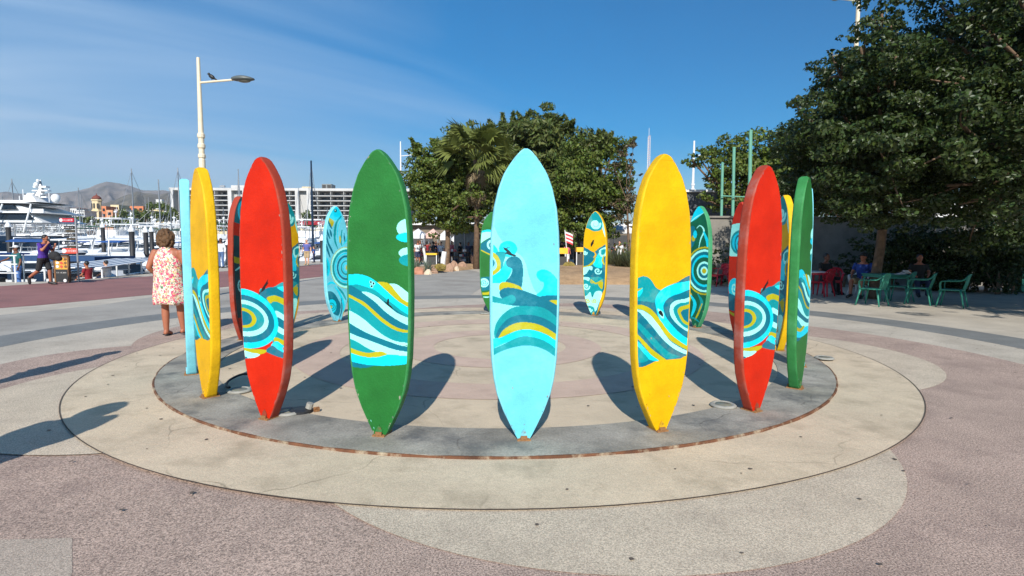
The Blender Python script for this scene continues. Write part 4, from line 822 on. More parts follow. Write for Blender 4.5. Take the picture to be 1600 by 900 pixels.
# big yacht on the left
def yacht():
    D_ = 92.0; px = lambda a, y=380: at(a, y, D_).x; x1 = px(118); L_ = 46.0; xc = x1 - L_ / 2
    e = empty('superyacht', (xc, D_, WL)); tag(e, 'large white superyacht with dark window bands and a tall radar mast', 'yacht'); X = lambda a: px(a) - xc; Z = lambda y: at(50, y, D_).z - WL
    me = hull_mesh(L_, 9.5, Z(366) * .9, m_navy, 'hull', .1); o = link('hull', me, e); o.rotation_euler = (0, 0, -math.pi / 2)
    def deck(nm, xa, xb, z0, z1, hb, m, rk=1.5, sl=0):
        b = MB(); V = [(xa, -hb, z0), (xb, -hb, z0), (xb, hb, z0), (xa, hb, z0), (xa, -hb + .2, z1), (xb - rk, -hb + .2, z1 - sl), (xb - rk, hb - .2, z1 - sl), (xa, hb - .2, z1)]
        b.add(V, [(3, 2, 1, 0), (4, 5, 6, 7), (0, 1, 5, 4), (1, 2, 6, 5), (2, 3, 7, 6), (3, 0, 4, 7)]); b.build(nm, m, e)
    xl = -L_ / 2 + 2
    deck('main_deck', xl, X(104), Z(349), Z(334), 4.4, m_white, 2.5); deck('window_band', xl + 3, X(92), Z(344.5), Z(336), 4.62, m_dglass, 1.0)
    deck('upper_deck', xl + 1, X(98), Z(333.6), Z(320), 4.0, m_white, 3.6, .35); deck('window_band', xl + 5, X(66), Z(330), Z(322.5), 4.3, m_dglass, .8)
    deck('overhang', xl, X(104), Z(335), Z(333), 4.9, m_white, 1.2); deck('overhang', xl, X(90), Z(320.3), Z(318), 4.6, m_white, 2.0)
    deck('overhang', xl + 8, X(96), Z(318), Z(315.5), 4.0, m_white, 3.0)
    deck('mast_base', X(54), X(74), Z(316), Z(306), 1.6, m_white, .9)
    b = MB(); b.tube([(X(66), 0, Z(306)), (X(69), 0, Z(296)), (X(69), 0, Z(281))], [.8, .4, .08], 8); b.build('mast', m_grey, e)
    for (a, c, y, th) in ((50, 74, 303, .25), (58, 82, 298, .2), (60, 80, 292, .3), (64, 80, 308, .2)): b = MB(); b.box(((X(a) + X(c)) / 2, 0, Z(y)), (X(c) - X(a), .8, th)); b.build('radar_arm', m_white, e)
    for (a, y, r) in ((56, 308, .62), (95, 310, .66), (66, 289, .36), (69, 283, .25)): b = MB(); b.ellipsoid((X(a), -.5, Z(y)), (r, r, r * 1.1)); b.build('radar_dome', m_white, e, True)
    for (a, y0, y1) in ((41, 318, 296), (35, 318, 306), (81, 316, 295)): b = MB(); b.tube([(X(a), 0, Z(y0)), (X(a), 0, Z(y1))], .06, 5); b.build('whip_antenna', m_white, e)
    for (a, c) in ((50, 38), (25, 17), (92, 84)): b = MB(); b.tube([(X(a), -4.9, Z(322)), (X(c), -5.6, Z(364))], .12, 6); b.build('stay', m_white, e)
    b = MB(); b.box((X(99), -4.6, Z(332)), (X(109) - X(91), .15, Z(329) - Z(335))); b.build('name_board', m_signw, e)
yacht()
# pilings with white cone caps
pls = [(12, 373, 345, 44), (160, 372, 347, 52), (205, 393, 351, 40), (227, 388, 353, 43), (236, 380, 353, 48), (356, 400, 372, 40), (503, 404, 366, 44), (452, 398, 362, 46), (285, 380, 352, 50)]
for i, (a, y0, y1, D_) in enumerate(pls):
    p = at(a, y1, D_); zt = p.z; e = empty('dock_piling', (p.x, D_, WL)); h = zt - WL
    tag(e, 'black dock piling with a white cone cap, ' + ['at the left edge of the picture', 'behind the direction signs', 'tall one left of the woman', 'close to the head of the woman', 'farther one close to the woman', 'behind the man in white', 'right of the man in blue', 'left of the couple', 'hidden by the light blue board'][i], 'piling', 'dock pilings')
    b = MB(); b.tube([(0, 0, -1), (0, 0, h - .45)], .17, 10); b.build('pile', m_blackp, e, True); b = MB(); b.lathe((0, 0, h - .5), [(.22, 0), (.22, .1), (.03, .5)], 12); b.build('cone_cap', m_white, e)
# floating docks
for (y, xa, xb, dz, m2, lb) in ((31.0, -36, -14, .45, m_dockg, 'long floating dock nearest the quay'), (37.4, -40, -18.5, .5, m_dockg, 'floating dock behind the first boats'), (45.5, -46, -21, .5, m_dock, 'pale floating dock in the middle of the marina'), (66, -66, -26, .5, m_dock, 'pale floating dock far back in the marina'), (97, -95, -30, .5, m_dock, 'farthest pale floating dock')):
    e = empty('floating_dock', ((xa + xb) / 2, y, WL)); tag(e, lb, 'dock'); b = MB(); b.box((0, 0, dz / 2), (xb - xa, 1.6, dz)); b.build('pontoon', m2, e); b = MB(); b.box((0, 0, dz + .03), (xb - xa, 1.7, .06)); b.build('deck', m_dock, e)
# blue topped ferry awning by the quay and the striped water taxi
g0 = (-27.5, 29.5); e = empty('ferry_boat', (g0[0], g0[1], WL)); tag(e, 'long low ferry with a blue roof moored behind the railing', 'boat'); me = hull_mesh(13, 3.2, 1.2, m_white); o = link('hull', me, e); o.rotation_euler = (0, 0, -math.pi / 2)
b = MB(); b.box((0, 0, 2.35), (12.6, 3.0, .22)); b.build('roof', mat('faded navy awning', srgb(40, 72, 112), .8, var=.2), e); each('post', [([(x, y, 1.0), (x, y, 2.22)], .05) for x in np.linspace(-6, 6, 7) for y in (-1.4, 1.4)], m_chrome, e)
for x in np.linspace(-5, 4.5, 8): b = MB(); b.box((x, 0, 1.35), (.5, 2.4, .5)); b.build('bench', m_navy, e)
ga = gr(135, 443); gb = gr(288, 424)
e = empty('water_taxi', (-18.95, 26.4, WL)); tag(e, 'open water taxi with a blue and white striped canopy alongside the quay', 'boat'); e.rotation_euler = (0, 0, R(8))
me = hull_mesh(9.5, 2.4, 1.15, m_white, sheer=.5); o = link('hull', me, e)
mw, mbk = m_white, m_blue
mst = mat('blue grey stripe canvas', srgb(70, 92, 120), .8)
for i in range(9):
    b = MB(); b.add([(-1.15 + i * .2556, -3.3, 2.12), (-1.15 + (i + 1) * .2556, -3.3, 2.12), (-1.15 + (i + 1) * .2556, 2.2, 2.40), (-1.15 + i * .2556, 2.2, 2.40), (-1.15 + i * .2556, -3.3, 2.16), (-1.15 + (i + 1) * .2556, -3.3, 2.16), (-1.15 + (i + 1) * .2556, 2.2, 2.40), (-1.15 + i * .2556, 2.2, 2.40)], [(3, 2, 1, 0), (4, 5, 6, 7), (0, 1, 5, 4), (1, 2, 6, 5), (2, 3, 7, 6), (3, 0, 4, 7)]); b.build('canopy_stripe', mst if i % 2 else m_white, e)
for x in (-1.1, 1.1):
    for y in (-3.2, 0, 2.1): b = MB(); b.tube([(x, y, 1.1), (x, y, 2.16 + (y + 3.2) * .04)], .04, 6); b.build('post', m_white, e)
mdr = mat('dark red bench', srgb(110, 30, 34), .6)
for y in (-2.5, -1.4, -.3, .8): b = MB(); b.box((0, y, 1.25), (1.9, .4, .35)); b.build('bench', mdr, e)
for i, (x, y, k) in enumerate(((-22, 23.2, 0), (-25.5, 23.4, 1), (-29, 23.2, 2), (-19.6, 33.5, 2))):
    e = empty('open_boat', (x, y, WL)); tag(e, 'small white open boat with seats tied below the railing, ' + ('right one', 'middle one', 'left one', 'beyond the striped water taxi')[i], 'boat', 'open boats below the quay'); e.rotation_euler = (0, 0, R(90 + 10 * k))
    link('hull', hull_mesh(6, 2.1, 1.0, m_white, sheer=.4), e)
    for yy in (-1.8, -.6, .6): b = MB(); b.box((0, yy, 1.05), (1.6, .35, .25)); b.build('bench', m_white, e)
    b = MB(); b.box((0, -3.1, 1.2), (.4, .45, .9)); b.build('outboard', m_signk, e); b = MB(); b.box((0, .4, 2.7), (1.9, 2.6, .07)); b.build('shade', (m_blue, m_white, m_dgreen, m_white)[k], e); each('post', [([(sx * .8, yy, 1), (sx * .85, yy, 2.68)], .03) for sx in (-1, 1) for yy in (-.7, 1.5)], m_chrome, e)
# quay railing at the left
e = empty('quay_railing', (-21.5, 20.5, 0)); tag(e, 'white metal railing along the quay edge at the far left', 'railing')
for i in range(9): b = MB(); b.tube([(i * .95 - 4.6, -i * .0, 0), (i * .95 - 4.6, 0, 1.0)], .03, 6); b.build('post', m_white, e)
for z in (.35, .68, 1.0): b = MB(); b.tube([(-4.7, 0, z), (3.1, 0, z)], .022, 6); b.build('rail', m_white, e)

# ------------------------------------------------------------------ lamps, poles, direction sign
def street_lamp(px, ptop, D_, armpx, armpy, side, lb, head=True, r=.072, m=m_creamp):
    p = at(px, (ptop + 270) / 2, D_); h = at(px, ptop, D_).z; e = empty('street_lamp', (p.x, D_, 0)); tag(e, lb, 'street lamp')
    b = MB(); b.lathe((0, 0, 0), [(.22, 0), (.22, .06), (.16, .12), (r * 1.25, .5), (r * 1.15, h * .58), (r * 1.0, h * .585)], 12); b.build('base', m, e)
    b = MB(); b.lathe((0, 0, h * .585), [(r, 0), (r * 1.35, .03), (r * 1.35, .10), (r, .14), (r, .26), (r * 1.35, .30), (r * 1.35, .38), (r, .42), (r, .54), (r * 1.35, .58), (r * 1.35, .66), (r, .70)], 12); b.build('collar', m, e)
    b = MB(); b.tube([(0, 0, h * .585 + .68), (0, 0, h)], [r * .95, r * .6], 12); b.build('pole', m, e)
    za = at(px, armpy, D_).z; L_ = armpx * D_ / FPX
    b = MB(); b.tube([(0, 0, za - .04), (side * L_ * .68, 0, za + .05)], r * .42, 8); b.build('arm', m, e)
    b = MB(); hx = side * L_ * .62; hl = L_ * .40
    secs = []
    for s in np.linspace(0, 1, 8):
        w = .16 * math.sin(math.pi * min(1, .12 + s * .8)) ** .7; hh = .10 * math.sin(math.pi * min(1, .15 + s * .8)) ** .7
        secs.append([(hx + side * hl * s, w * math.cos(a), za + .06 + hh * math.sin(a) * (1 if math.sin(a) > 0 else .55)) for a in np.linspace(0, 2 * math.pi, 12, endpoint=False)])
    b.loft(secs); o = b.build('lamp_head', mat('dark grey lamp housing', (.10, .115, .11), .4, var=.1) if 'dark grey lamp housing' not in bpy.data.materials else bpy.data.materials['dark grey lamp housing'], e, True); weld_normals(o.data)
    b = MB(); b.ellipsoid((hx + side * hl * .55, 0, za + .02), (hl * .3, .10, .05)); b.build('lens', bpy.data.materials['dusty lens glass'], e, True); return e
lampD = 15.5
street_lamp(313, 90, lampD, 82, 127, 1, 'cream street lamp with a dark lamp head, standing behind the left yellow board')
p = at(331, 124, lampD); e = empty('bird', (p.x, lampD, p.z - .02)); tag(e, 'small dark bird perched on the arm of the left street lamp', 'bird')
b = MB(); b.ellipsoid((0, 0, .09), (.10, .05, .055), rot=Matrix.Rotation(.6, 3, 'Y')); b.ellipsoid((-.075, 0, .165), (.035, .03, .033)); b.tube([(-.10, 0, .165), (-.135, 0, .158)], [.01, .003], 5); b.tube([(.06, 0, .05), (.17, 0, -.02)], [.03, .012], 6); b.build('body', m_signk, e, True)
b = MB(); b.tube([(.0, -.015, .05), (.0, -.015, .0)], .005, 4); b.tube([(.0, .015, .05), (.0, .015, .0)], .005, 4); b.build('leg', m_signk, e)
street_lamp(1336, -60, 24.0, 42, 0, -1, 'cream street lamp rising through the big tree on the right', r=.105)
street_lamp(1084, 220, 34.0, 22, 243, 1, 'white street lamp with a short arm behind the right yellow board', r=.085, m=m_white)
street_lamp(626, 221, 40.0, 28, 243, 1, 'thin white street lamp behind the large green board', r=.07, m=m_white)
# lattice antenna
D_ = 180; p = at(1010, 380, D_); h = at(1010, 200, D_).z; e = empty('lattice_antenna', (p.x, D_, 0)); tag(e, 'pale red and white lattice antenna far behind the trees', 'antenna'); w = .55
for sx, sy in ((-1, -1), (1, -1), (0, 1)): b = MB(); b.tube([(sx * w, sy * w, 0), (sx * w * .6, sy * w * .6, h * .93)], .09, 4); b.build('leg', m_white, e)
b = MB()
for i in range(30): z = h * .4 + i * h * .018; b.tube([(-w * .8, -w * .8, z), (w * .8, -w * .8, z + h * .018)], .05, 4); b.tube([(w * .8, -w * .8, z), (0, w * .8, z + h * .018)], .05, 4)
b.build('brace', mat('pale red lattice paint', srgb(214, 170, 160), .6), e); b = MB(); b.tube([(0, 0, h * .9), (0, 0, h)], .06, 4); b.build('spike', m_white, e)
# tall dark mast by the hotel
D_ = 60; p = at(489, 380, D_); h = at(489, 251, D_).z; b = MB(); b.tube([(0, 0, WL), (0, 0, h)], [.16, .09], 8); e = empty('tall_mast', (p.x, D_, 0)); tag(e, 'tall thin dark mast in front of the hotel', 'mast'); b.build('spar', m_navy, e)
b = MB(); b.tube([(-1.2, 0, WL), (0, 0, h * .97)], .025, 4); b.tube([(1.4, 0, WL), (0, 0, h * .97)], .025, 4); b.build('stay', m_grey, e)
# teal posts behind the wall
m_teal = mat('sea green painted steel', srgb(104, 164, 142), .55, var=.1, scale=3)
m_teal2 = mat('teal painted panel', srgb(56, 140, 122), .6, var=.1, scale=3)
for i, (a, y0, q, lb) in enumerate(((1129, 256, .058, 'shortest sea green post behind the wall'), (1147, 232, .066, 'middle sea green post behind the wall'), (1173, 205, .078, 'tallest sea green post behind the wall'))):
    p = at(a - 2, 380, 24.5); t = at(a, y0, 24.5); b = MB(); b.tube([(p.x, p.y, 0), (t.x, t.y, t.z)], q, 8); e = empty('sea_green_post'); tag(e, lb, 'post', 'sea green posts'); b.build('shaft', m_teal, e); b = MB(); b.lathe((t.x, t.y, t.z), [(q * 1.1, 0), (q * 1.1, .05), (0, .07)], 8); b.build('cap', m_teal, e)
a = at(1126, 306, 24.3); c = at(1172, 308, 24.3); b = MB(); b.tube([a, c], .028, 6); tag(b.build('cross_rail', m_teal), 'horizontal sea green rail joining the tall posts', 'rail')
p = at(1593, 380, 18.5); b = MB(); z0 = at(1593, 336, 18.5).z; z1 = at(1593, 303, 18.5).z; e = empty('teal_pillar', (p.x + .25, 18.5, 0)); tag(e, 'teal painted pillar above the wall at the right edge of the picture', 'pillar'); b.box((0, 0, z1 / 2), (.42, .3, z1)); b.build('shaft', m_teal2, e)
b = MB(); [b.tube([(.12 * math.cos(t) - .02, -.16, z1 - .18 + .1 * math.sin(t)), (.12 * math.cos(t + .6) - .02, -.16, z1 - .18 + .1 * math.sin(t + .6))], .012, 5) for t in np.arange(0, 6.2, .6)]; b.build('emblem', m_navy, e)

# direction sign with menu board
g = gr(112, 440); e = empty('direction_sign', (g.x, g.y, 0)); tag(e, 'tall post of stacked red and black direction signs on the quay', 'sign'); D_ = g.y; S = lambda n: n * D_ / FPX
X = lambda a: at(a, 400, D_).x - g.x; Z = lambda y: at(110, y, D_).z
b = MB(); b.tube([(X(121), 0, 0), (X(121), 0, Z(340))], .03, 8); b.build('post', m_grey, e); b = MB(); b.tube([(X(98), .02, 0), (X(98), .02, Z(400))], .035, 8); b.build('post', m_grey, e)
def squiggle(par, x0, x1, z, h, m, y=-.035):
    r_ = random.Random(int(x0 * 1000 + z * 77)); x = x0; b = MB()
    while x < x1 - .03:
        w = r_.uniform(.03, .06); k = r_.randrange(4)
        if k == 0: b.box((x + .01, y, z), (.014, .006, h)); b.box((x + w * .5, y, z), (w * .7, .006, h * .2))
        elif k == 1: b.box((x + w * .4, y, z + h * .4), (w * .8, .006, h * .2)); b.box((x + w * .4, y, z - h * .4), (w * .8, .006, h * .2)); b.box((x + .006, y, z), (.014, .006, h))
        elif k == 2: b.box((x + .006, y, z), (.014, .006, h)); b.box((x + w * .8, y, z), (.014, .006, h)); b.box((x + w * .4, y, z), (w * .6, .006, h * .2))
        else: b.tube([(x, y, z - h / 2), (x + w * .4, y, z + h / 2), (x + w * .8, y, z - h / 2)], .006, 4)
        x += w + .02
    b.build('lettering', m, par)
for (a, c, y0, y1, m) in ((97, 119, 341, 347, m_redp), (99, 120, 353, 358, m_signk), (99, 120, 365, 370, m_signk), (99, 120, 377, 382, m_signk), (99, 122, 388, 396, m_orr)):
    b = MB(); b.box(((X(a) + X(c)) / 2, 0, (Z(y0) + Z(y1)) / 2), (X(c) - X(a), .05, Z(y0) - Z(y1))); o = b.build('sign_panel', m, e)
    b = MB(); zc_ = (Z(y0) + Z(y1)) / 2; b.tube([(X(a + 2.6), -.028, zc_), (X(a + 2.6), -.036, zc_)], (Z(y0) - Z(y1)) * .42, 14); b.build('pictogram', m_signw, o)
    squiggle(o, X(a + 6), X(c - 1), zc_, (Z(y0) - Z(y1)) * .4, m_signw)
    if y0 in (353, 365, 377): b = MB(); b.box(((X(a + 6) + X(c)) / 2, .0, Z(y1 + 3.4)), (X(c) - X(a + 8), .04, Z(0) * 0 + .09)); b.build('sub_panel', mat('brown sub sign', srgb(70, 60, 46), .6) if 'brown sub sign' not in bpy.data.materials else bpy.data.materials['brown sub sign'], o)
g = gr(112, 441); e = empty('menu_board', (g.x, g.y - .12, 0)); tag(e, 'wooden menu board with food pictures leaning below the direction signs', 'menu board')
b = MB(); [b.box((X(a), 0, Z(400) / 2), (.06, .08, Z(400))) for a in (101, 122)]; b.box((X(111.5), 0, Z(400)), (X(122) - X(101), .08, .05)); b.build('frame', m_teak, e)
b = MB(); b.box((X(111.5), -.01, (Z(402) + Z(420)) / 2), (X(121) - X(102.5), .04, Z(402) - Z(420))); pn = b.build('picture_panel', mat('yellow food photo print', srgb(222, 168, 70), .5, var=.5, scale=9, dark=srgb(150, 50, 20), dscale=9, damt=.9), e)
for i in range(9): b = MB(); b.ellipsoid((X(105 + (i % 3) * 6.2 + random.random()), -.035, Z(404.5 + (i // 3) * 5.6)), (.055, .006, .05)); b.build('print_patch', (m_signw, m_orr, m_teak)[i % 3], pn)
b = MB(); b.box((X(111.5), -.01, (Z(420) + Z(439)) / 2), (X(121) - X(103), .05, Z(420) - Z(439))); lp = b.build('lower_panel', mat('dark menu panel', (.03, .03, .03), .5), e)
b = MB(); b.tube([(X(116), -.036, Z(437)), (X(116), -.042, Z(437))], .06, 12); b.build('pictogram', m_signw, lp); squiggle(lp, X(104), X(120), Z(425), .05, m_curtain, -.04)
# ------------------------------------------------------------------ trees
def leaf_mesh(name, C, Nn, size, m, elong=1.7, droop=0.0, var=(.55, 1.35), tint=None, fold=.22):
    n = len(C); C = np.asarray(C); Nn = Nn / np.linalg.norm(Nn, axis=1, keepdims=True)
    r = rng.normal(size=(n, 3)); a = np.cross(Nn, r); a /= np.linalg.norm(a, axis=1, keepdims=True); a[:, 2] -= droop; a /= np.linalg.norm(a, axis=1, keepdims=True)
    b = np.cross(Nn, a); b /= np.linalg.norm(b, axis=1, keepdims=True)
    s = (size * rng.uniform(.6, 1.25, n))[:, None]
    P = np.stack([C - a * s * elong * .5, C + b * s * .5 + Nn * s * fold, C + a * s * elong * .5, C - b * s * .5 + Nn * s * fold], 1).reshape(-1, 3)
    i = np.arange(n) * 4; F = np.concatenate([np.stack([i, i + 1, i + 2], -1), np.stack([i, i + 2, i + 3], -1)])
    me = bpy.data.meshes.new(name); me.vertices.add(len(P)); me.vertices.foreach_set('co', P.ravel()); me.loops.add(F.size); me.loops.foreach_set('vertex_index', F.ravel().astype(np.int32))
    me.polygons.add(len(F)); me.polygons.foreach_set('loop_start', np.arange(0, F.size, 3, dtype=np.int32)); me.polygons.foreach_set('loop_total', np.full(len(F), 3, np.int32)); me.update(calc_edges=True); me.materials.append(m)
    v = rng.uniform(var[0], var[1], n); col = np.stack([v * rng.uniform(.85, 1.25, n), v, v * rng.uniform(.7, 1.1, n), np.ones(n)], -1)
    if tint is not None: col[:, :3] = col[:, :3] * tint
    col = np.repeat(col, 4, 0).astype(np.float32); at_ = me.color_attributes.new('leafcol', 'FLOAT_COLOR', 'POINT'); at_.data.foreach_set('color', col.ravel()); return me
def leaf_mat(name, col, trans=.25, rough=.42):
    m = mat(name, col, rough, var=0, trans=trans, spec=.35); t = m.node_tree; b = t.nodes['Principled BSDF']
    a = t.nodes.new('ShaderNodeAttribute'); a.attribute_name = 'leafcol'; mx = t.nodes.new('ShaderNodeMixRGB'); mx.blend_type = 'MULTIPLY'; mx.inputs[0].default_value = 1; mx.inputs[1].default_value = (*col, 1)
    t.links.new(a.outputs['Color'], mx.inputs[2]); t.links.new(mx.outputs[0], b.inputs['Base Color'])
    for n in t.nodes:
        if n.type == 'BSDF_TRANSLUCENT': t.links.new(mx.outputs[0], n.inputs['Color'])
    return m
m_bark = mat('grey brown bark', srgb(112, 90, 70), .9, var=.3, scale=6, bump=1.0, bscale=25, dark=srgb(60, 48, 38), dscale=5, damt=.6)
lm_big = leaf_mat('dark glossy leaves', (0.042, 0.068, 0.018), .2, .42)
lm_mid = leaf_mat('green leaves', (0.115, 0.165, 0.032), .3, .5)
lm_fea = leaf_mat('feathery olive leaves', (0.105, 0.142, 0.040), .3, .5)
lm_palm = leaf_mat('palm leaf green', (0.17, 0.20, 0.05), .2, .45)
lm_dry = leaf_mat('dry palm leaf', (0.22, 0.17, 0.10), .2, .8)
lm_shr = leaf_mat('olive shrub leaves', (0.10, 0.115, 0.055), .2, .6)
lm_pnk = leaf_mat('pink grass', (0.24, 0.15, 0.11), .2, .7)
def clumped(lobes, per, leafd, sub=.30, flat=.75, up=.35, inner=.25):
    """lobes: (centre, (rx,ry,rz)); leaves gathered in umbrella-like clumps through each lobe's volume"""
    Cs = []; Ns = []; cl = []
    for c, r in lobes:
        c = np.array(c); r = np.array(r); vol = (r[0] * r[1] * r[2]) ** (2 / 3); k = max(9, int((abs(vol) ** .5) * 0 + vol * per))
        d = rng.normal(size=(k, 3)); d /= np.linalg.norm(d, axis=1, keepdims=True); rad = np.where(rng.random(k) < inner, rng.uniform(.2, .7, k), rng.uniform(.62, 1.2, k))
        pc = c + d * r * rad[:, None]; cr_ = sub * np.mean(r) * rng.uniform(.4, 1.45, k)
        for p, q, dd in zip(pc, cr_, d):
            n = max(12, int(leafd * q * q * 4)); e = rng.normal(size=(n, 3)); e /= np.linalg.norm(e, axis=1, keepdims=True); e[:, 2] = e[:, 2] * .65 + .2
            pos = p + e * q * np.array([1.15, 1.15, flat]) * rng.uniform(.6, 1.05, (n, 1)); Cs.append(pos); nn = e * .45 + dd * .3 + rng.normal(size=(n, 3)) * .6; nn[:, 2] += up; Ns.append(nn); cl.append((p, q))
    return np.concatenate(Cs), np.concatenate(Ns), cl
def tree(name, base, trunkpts, trunkr, lobes, lb, cat, lm, size, per=9, leafd=60, elong=1.7, droop=.1, branches=14, grp=None, up=.35, sub=.3, flat=.75, extra=None, inner=.25):
    e = empty(name, base); tag(e, lb, cat, grp); base = np.array(base); L_ = [(np.array(c) - base, r) for c, r in lobes]
    C, Nn, cl = clumped(L_, per, leafd, sub, flat, up, inner)
    link('crown', leaf_mesh('crown', C, Nn, size, lm, elong, droop), e)
    b = MB(); tp = [tuple(np.array(p) - base) for p in trunkpts]; sp = smooth_open(tp, 4).tolist(); rr = np.interp(np.linspace(0, 1, len(sp)), np.linspace(0, 1, len(trunkr)), trunkr).tolist(); b.tube(sp, rr, 10); b.build('trunk', m_bark, e, True)
    top = np.array(tp[-1]); b = MB(); idx = rng.permutation(len(cl))[:branches * 4]
    for c, r in L_: 
        m_ = (top + np.array(c)) / 2 + np.array([0, 0, -.15 * np.mean(r)]); P = smooth_open([top, m_, np.array(c)], 4).tolist(); b.tube(P, np.linspace(trunkr[-1] * .75, trunkr[-1] * .22, len(P)).tolist(), 7)
    for i in idx:
        p, q = cl[i]; j = int(np.argmin([np.linalg.norm(np.array(c) - p) for c, r in L_])); c0 = np.array(L_[j][0]); P = smooth_open([c0 * .9 + top * .1, (c0 + p) / 2 + np.array([0, 0, -.08]), p], 3).tolist(); b.tube(P, np.linspace(trunkr[-1] * .26, .008 * size * 10, len(P)).tolist(), 5)
    b.build('limb', m_bark, e, True)
    return e
def lobe(px, py, rpx, D_, ry=None, fl=1.0): c = at(px, py, D_); r = rpx * D_ / FPX; return (tuple(c), (r, ry or r, r * fl))

# the big dark trees on the right
bx = at(1372, 380, 15.8)
big1 = [lobe(1302, 245, 78, 12.5), lobe(1385, 250, 80, 11.5), lobe(1310, 165, 62, 13), lobe(1372, 130, 72, 12), lobe(1345, 75, 42, 12.5), lobe(1392, 42, 34, 12.2), lobe(1305, 98, 26, 13), lobe(1250, 250, 46, 14), lobe(1262, 300, 48, 13.2), lobe(1330, 300, 55, 13.8), lobe(1440, 200, 75, 12.8), lobe(1420, 290, 62, 13.5), lobe(1280, 195, 30, 13.2), lobe(1225, 275, 26, 14.5), lobe(1355, 210, 95, 14.5), lobe(1430, 145, 70, 14.5), lobe(1350, 130, 60, 16), lobe(1330, 230, 85, 16.5), lobe(1425, 230, 90, 16.5), lobe(1300, 290, 60, 16), lobe(1390, 310, 60, 15), lobe(1365, 70, 40, 15.5), lobe(1270, 240, 45, 16), lobe(1378, 22, 36, 12.2), lobe(1400, 85, 40, 13), lobe(1258, 325, 34, 13.5), lobe(1300, 325, 38, 13), lobe(1345, 325, 40, 12.6), lobe(1400, 318, 46, 12.8), lobe(1450, 318, 46, 12.6)]
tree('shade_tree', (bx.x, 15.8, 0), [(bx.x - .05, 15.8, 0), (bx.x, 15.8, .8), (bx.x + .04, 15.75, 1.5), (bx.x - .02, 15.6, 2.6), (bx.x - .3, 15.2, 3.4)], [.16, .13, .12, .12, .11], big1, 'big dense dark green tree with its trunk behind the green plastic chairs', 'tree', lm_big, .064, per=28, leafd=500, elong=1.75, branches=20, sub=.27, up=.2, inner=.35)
bx2 = at(1650, 380, 15.5)
big2 = [lobe(1500, 120, 78, 11.5), lobe(1560, 60, 62, 11), lobe(1480, 60, 34, 12), lobe(1520, 25, 40, 11.5), lobe(1600, 20, 55, 11), lobe(1580, 175, 85, 10.5), lobe(1500, 215, 82, 11), lobe(1560, 270, 78, 11), lobe(1480, 290, 62, 12), lobe(1640, 120, 50, 11), lobe(1660, 240, 90, 10.5), lobe(1620, 300, 62, 12), lobe(1720, 160, 95, 10.5), lobe(1535, 160, 90, 13.5), lobe(1620, 220, 90, 13.5), lobe(1750, 300, 80, 11), lobe(1560, -50, 60, 11.5), lobe(1680, 20, 80, 11), lobe(1850, 220, 110, 11.5), lobe(1880, 80, 110, 11.5), lobe(1500, 80, 80, 16.5), lobe(1570, 120, 100, 17), lobe(1490, 230, 100, 17), lobe(1660, 60, 110, 16.5), lobe(1540, -60, 80, 15), lobe(1650, -90, 100, 14), lobe(1470, 10, 36, 15), lobe(1600, -200, 100, 13), lobe(1530, 310, 70, 14), lobe(1720, -20, 120, 13), lobe(1500, 318, 44, 12.4), lobe(1545, 315, 46, 12), lobe(1600, 325, 46, 12), ((10.9, 6.2, 4.3), (2.0, .55, .3)), ((11.6, 9.4, 4.3), (1.9, 1.6, 1.3)), ((13.8, 9.6, 4.0), (2.1, 1.8, 1.4)), ((12.2, 8.0, 5.2), (2.0, 1.6, 1.4)), ((14.5, 7.6, 5.4), (2.2, 1.8, 1.5)), ((16.5, 10, 4.5), (2.4, 2.2, 1.8))]
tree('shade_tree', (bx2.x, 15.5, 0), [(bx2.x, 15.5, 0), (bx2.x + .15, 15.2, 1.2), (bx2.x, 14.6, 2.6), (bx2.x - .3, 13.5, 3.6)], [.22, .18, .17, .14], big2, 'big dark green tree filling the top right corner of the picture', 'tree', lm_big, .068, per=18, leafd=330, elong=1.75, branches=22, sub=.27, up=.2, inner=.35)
# middle trees behind the ring
D_ = 36; b0 = gr(694, 425); tb = at(697, 400, D_)
tree('leafy_tree', (tb.x, D_, 0), [(tb.x, D_, 0), (tb.x + .1, D_, 1.3), (tb.x + .1, D_, 2.5), (tb.x, D_, 3.4)], [.22, .16, .15, .14], [lobe(672, 285, 34, D_), lobe(700, 262, 38, D_), lobe(725, 300, 38, D_), lobe(690, 318, 36, D_), lobe(665, 325, 26, D_), lobe(740, 325, 30, D_), lobe(658, 262, 24, D_), lobe(745, 270, 30, D_), lobe(705, 235, 28, D_), lobe(668, 305, 34, D_), lobe(715, 325, 34, D_), lobe(752, 338, 20, 33.5), lobe(735, 300, 26, 33.5), lobe(680, 335, 30, D_), lobe(712, 275, 40, D_ + 2)],
     'rounded bright green tree between the green and light blue boards', 'tree', lm_mid, .15, per=17, leafd=95, up=.1, flat=.95, elong=1.4, branches=12, sub=.3)
D_ = 44; tb = at(820, 400, D_)
tree('feathery_tree', (tb.x, D_, 0), [(tb.x, D_, 0), (tb.x + .3, D_, 2.2), (tb.x, D_, 5)], [.35, .28, .2], [lobe(835, 240, 52, D_), lobe(800, 215, 26, D_), lobe(850, 205, 34, D_), lobe(872, 195, 16, D_), lobe(890, 240, 34, D_), lobe(790, 260, 40, D_), lobe(870, 290, 48, D_), lobe(820, 310, 50, D_), lobe(868, 340, 40, D_), lobe(770, 230, 32, D_), lobe(772, 300, 42, D_), lobe(760, 265, 40, D_), lobe(740, 220, 24, D_), lobe(720, 240, 26, D_)],
     'tall feathery olive green tree behind the centre light blue board', 'tree', lm_fea, .17, per=9, leafd=45, elong=3.0, droop=.25, branches=16, sub=.33, up=.1)
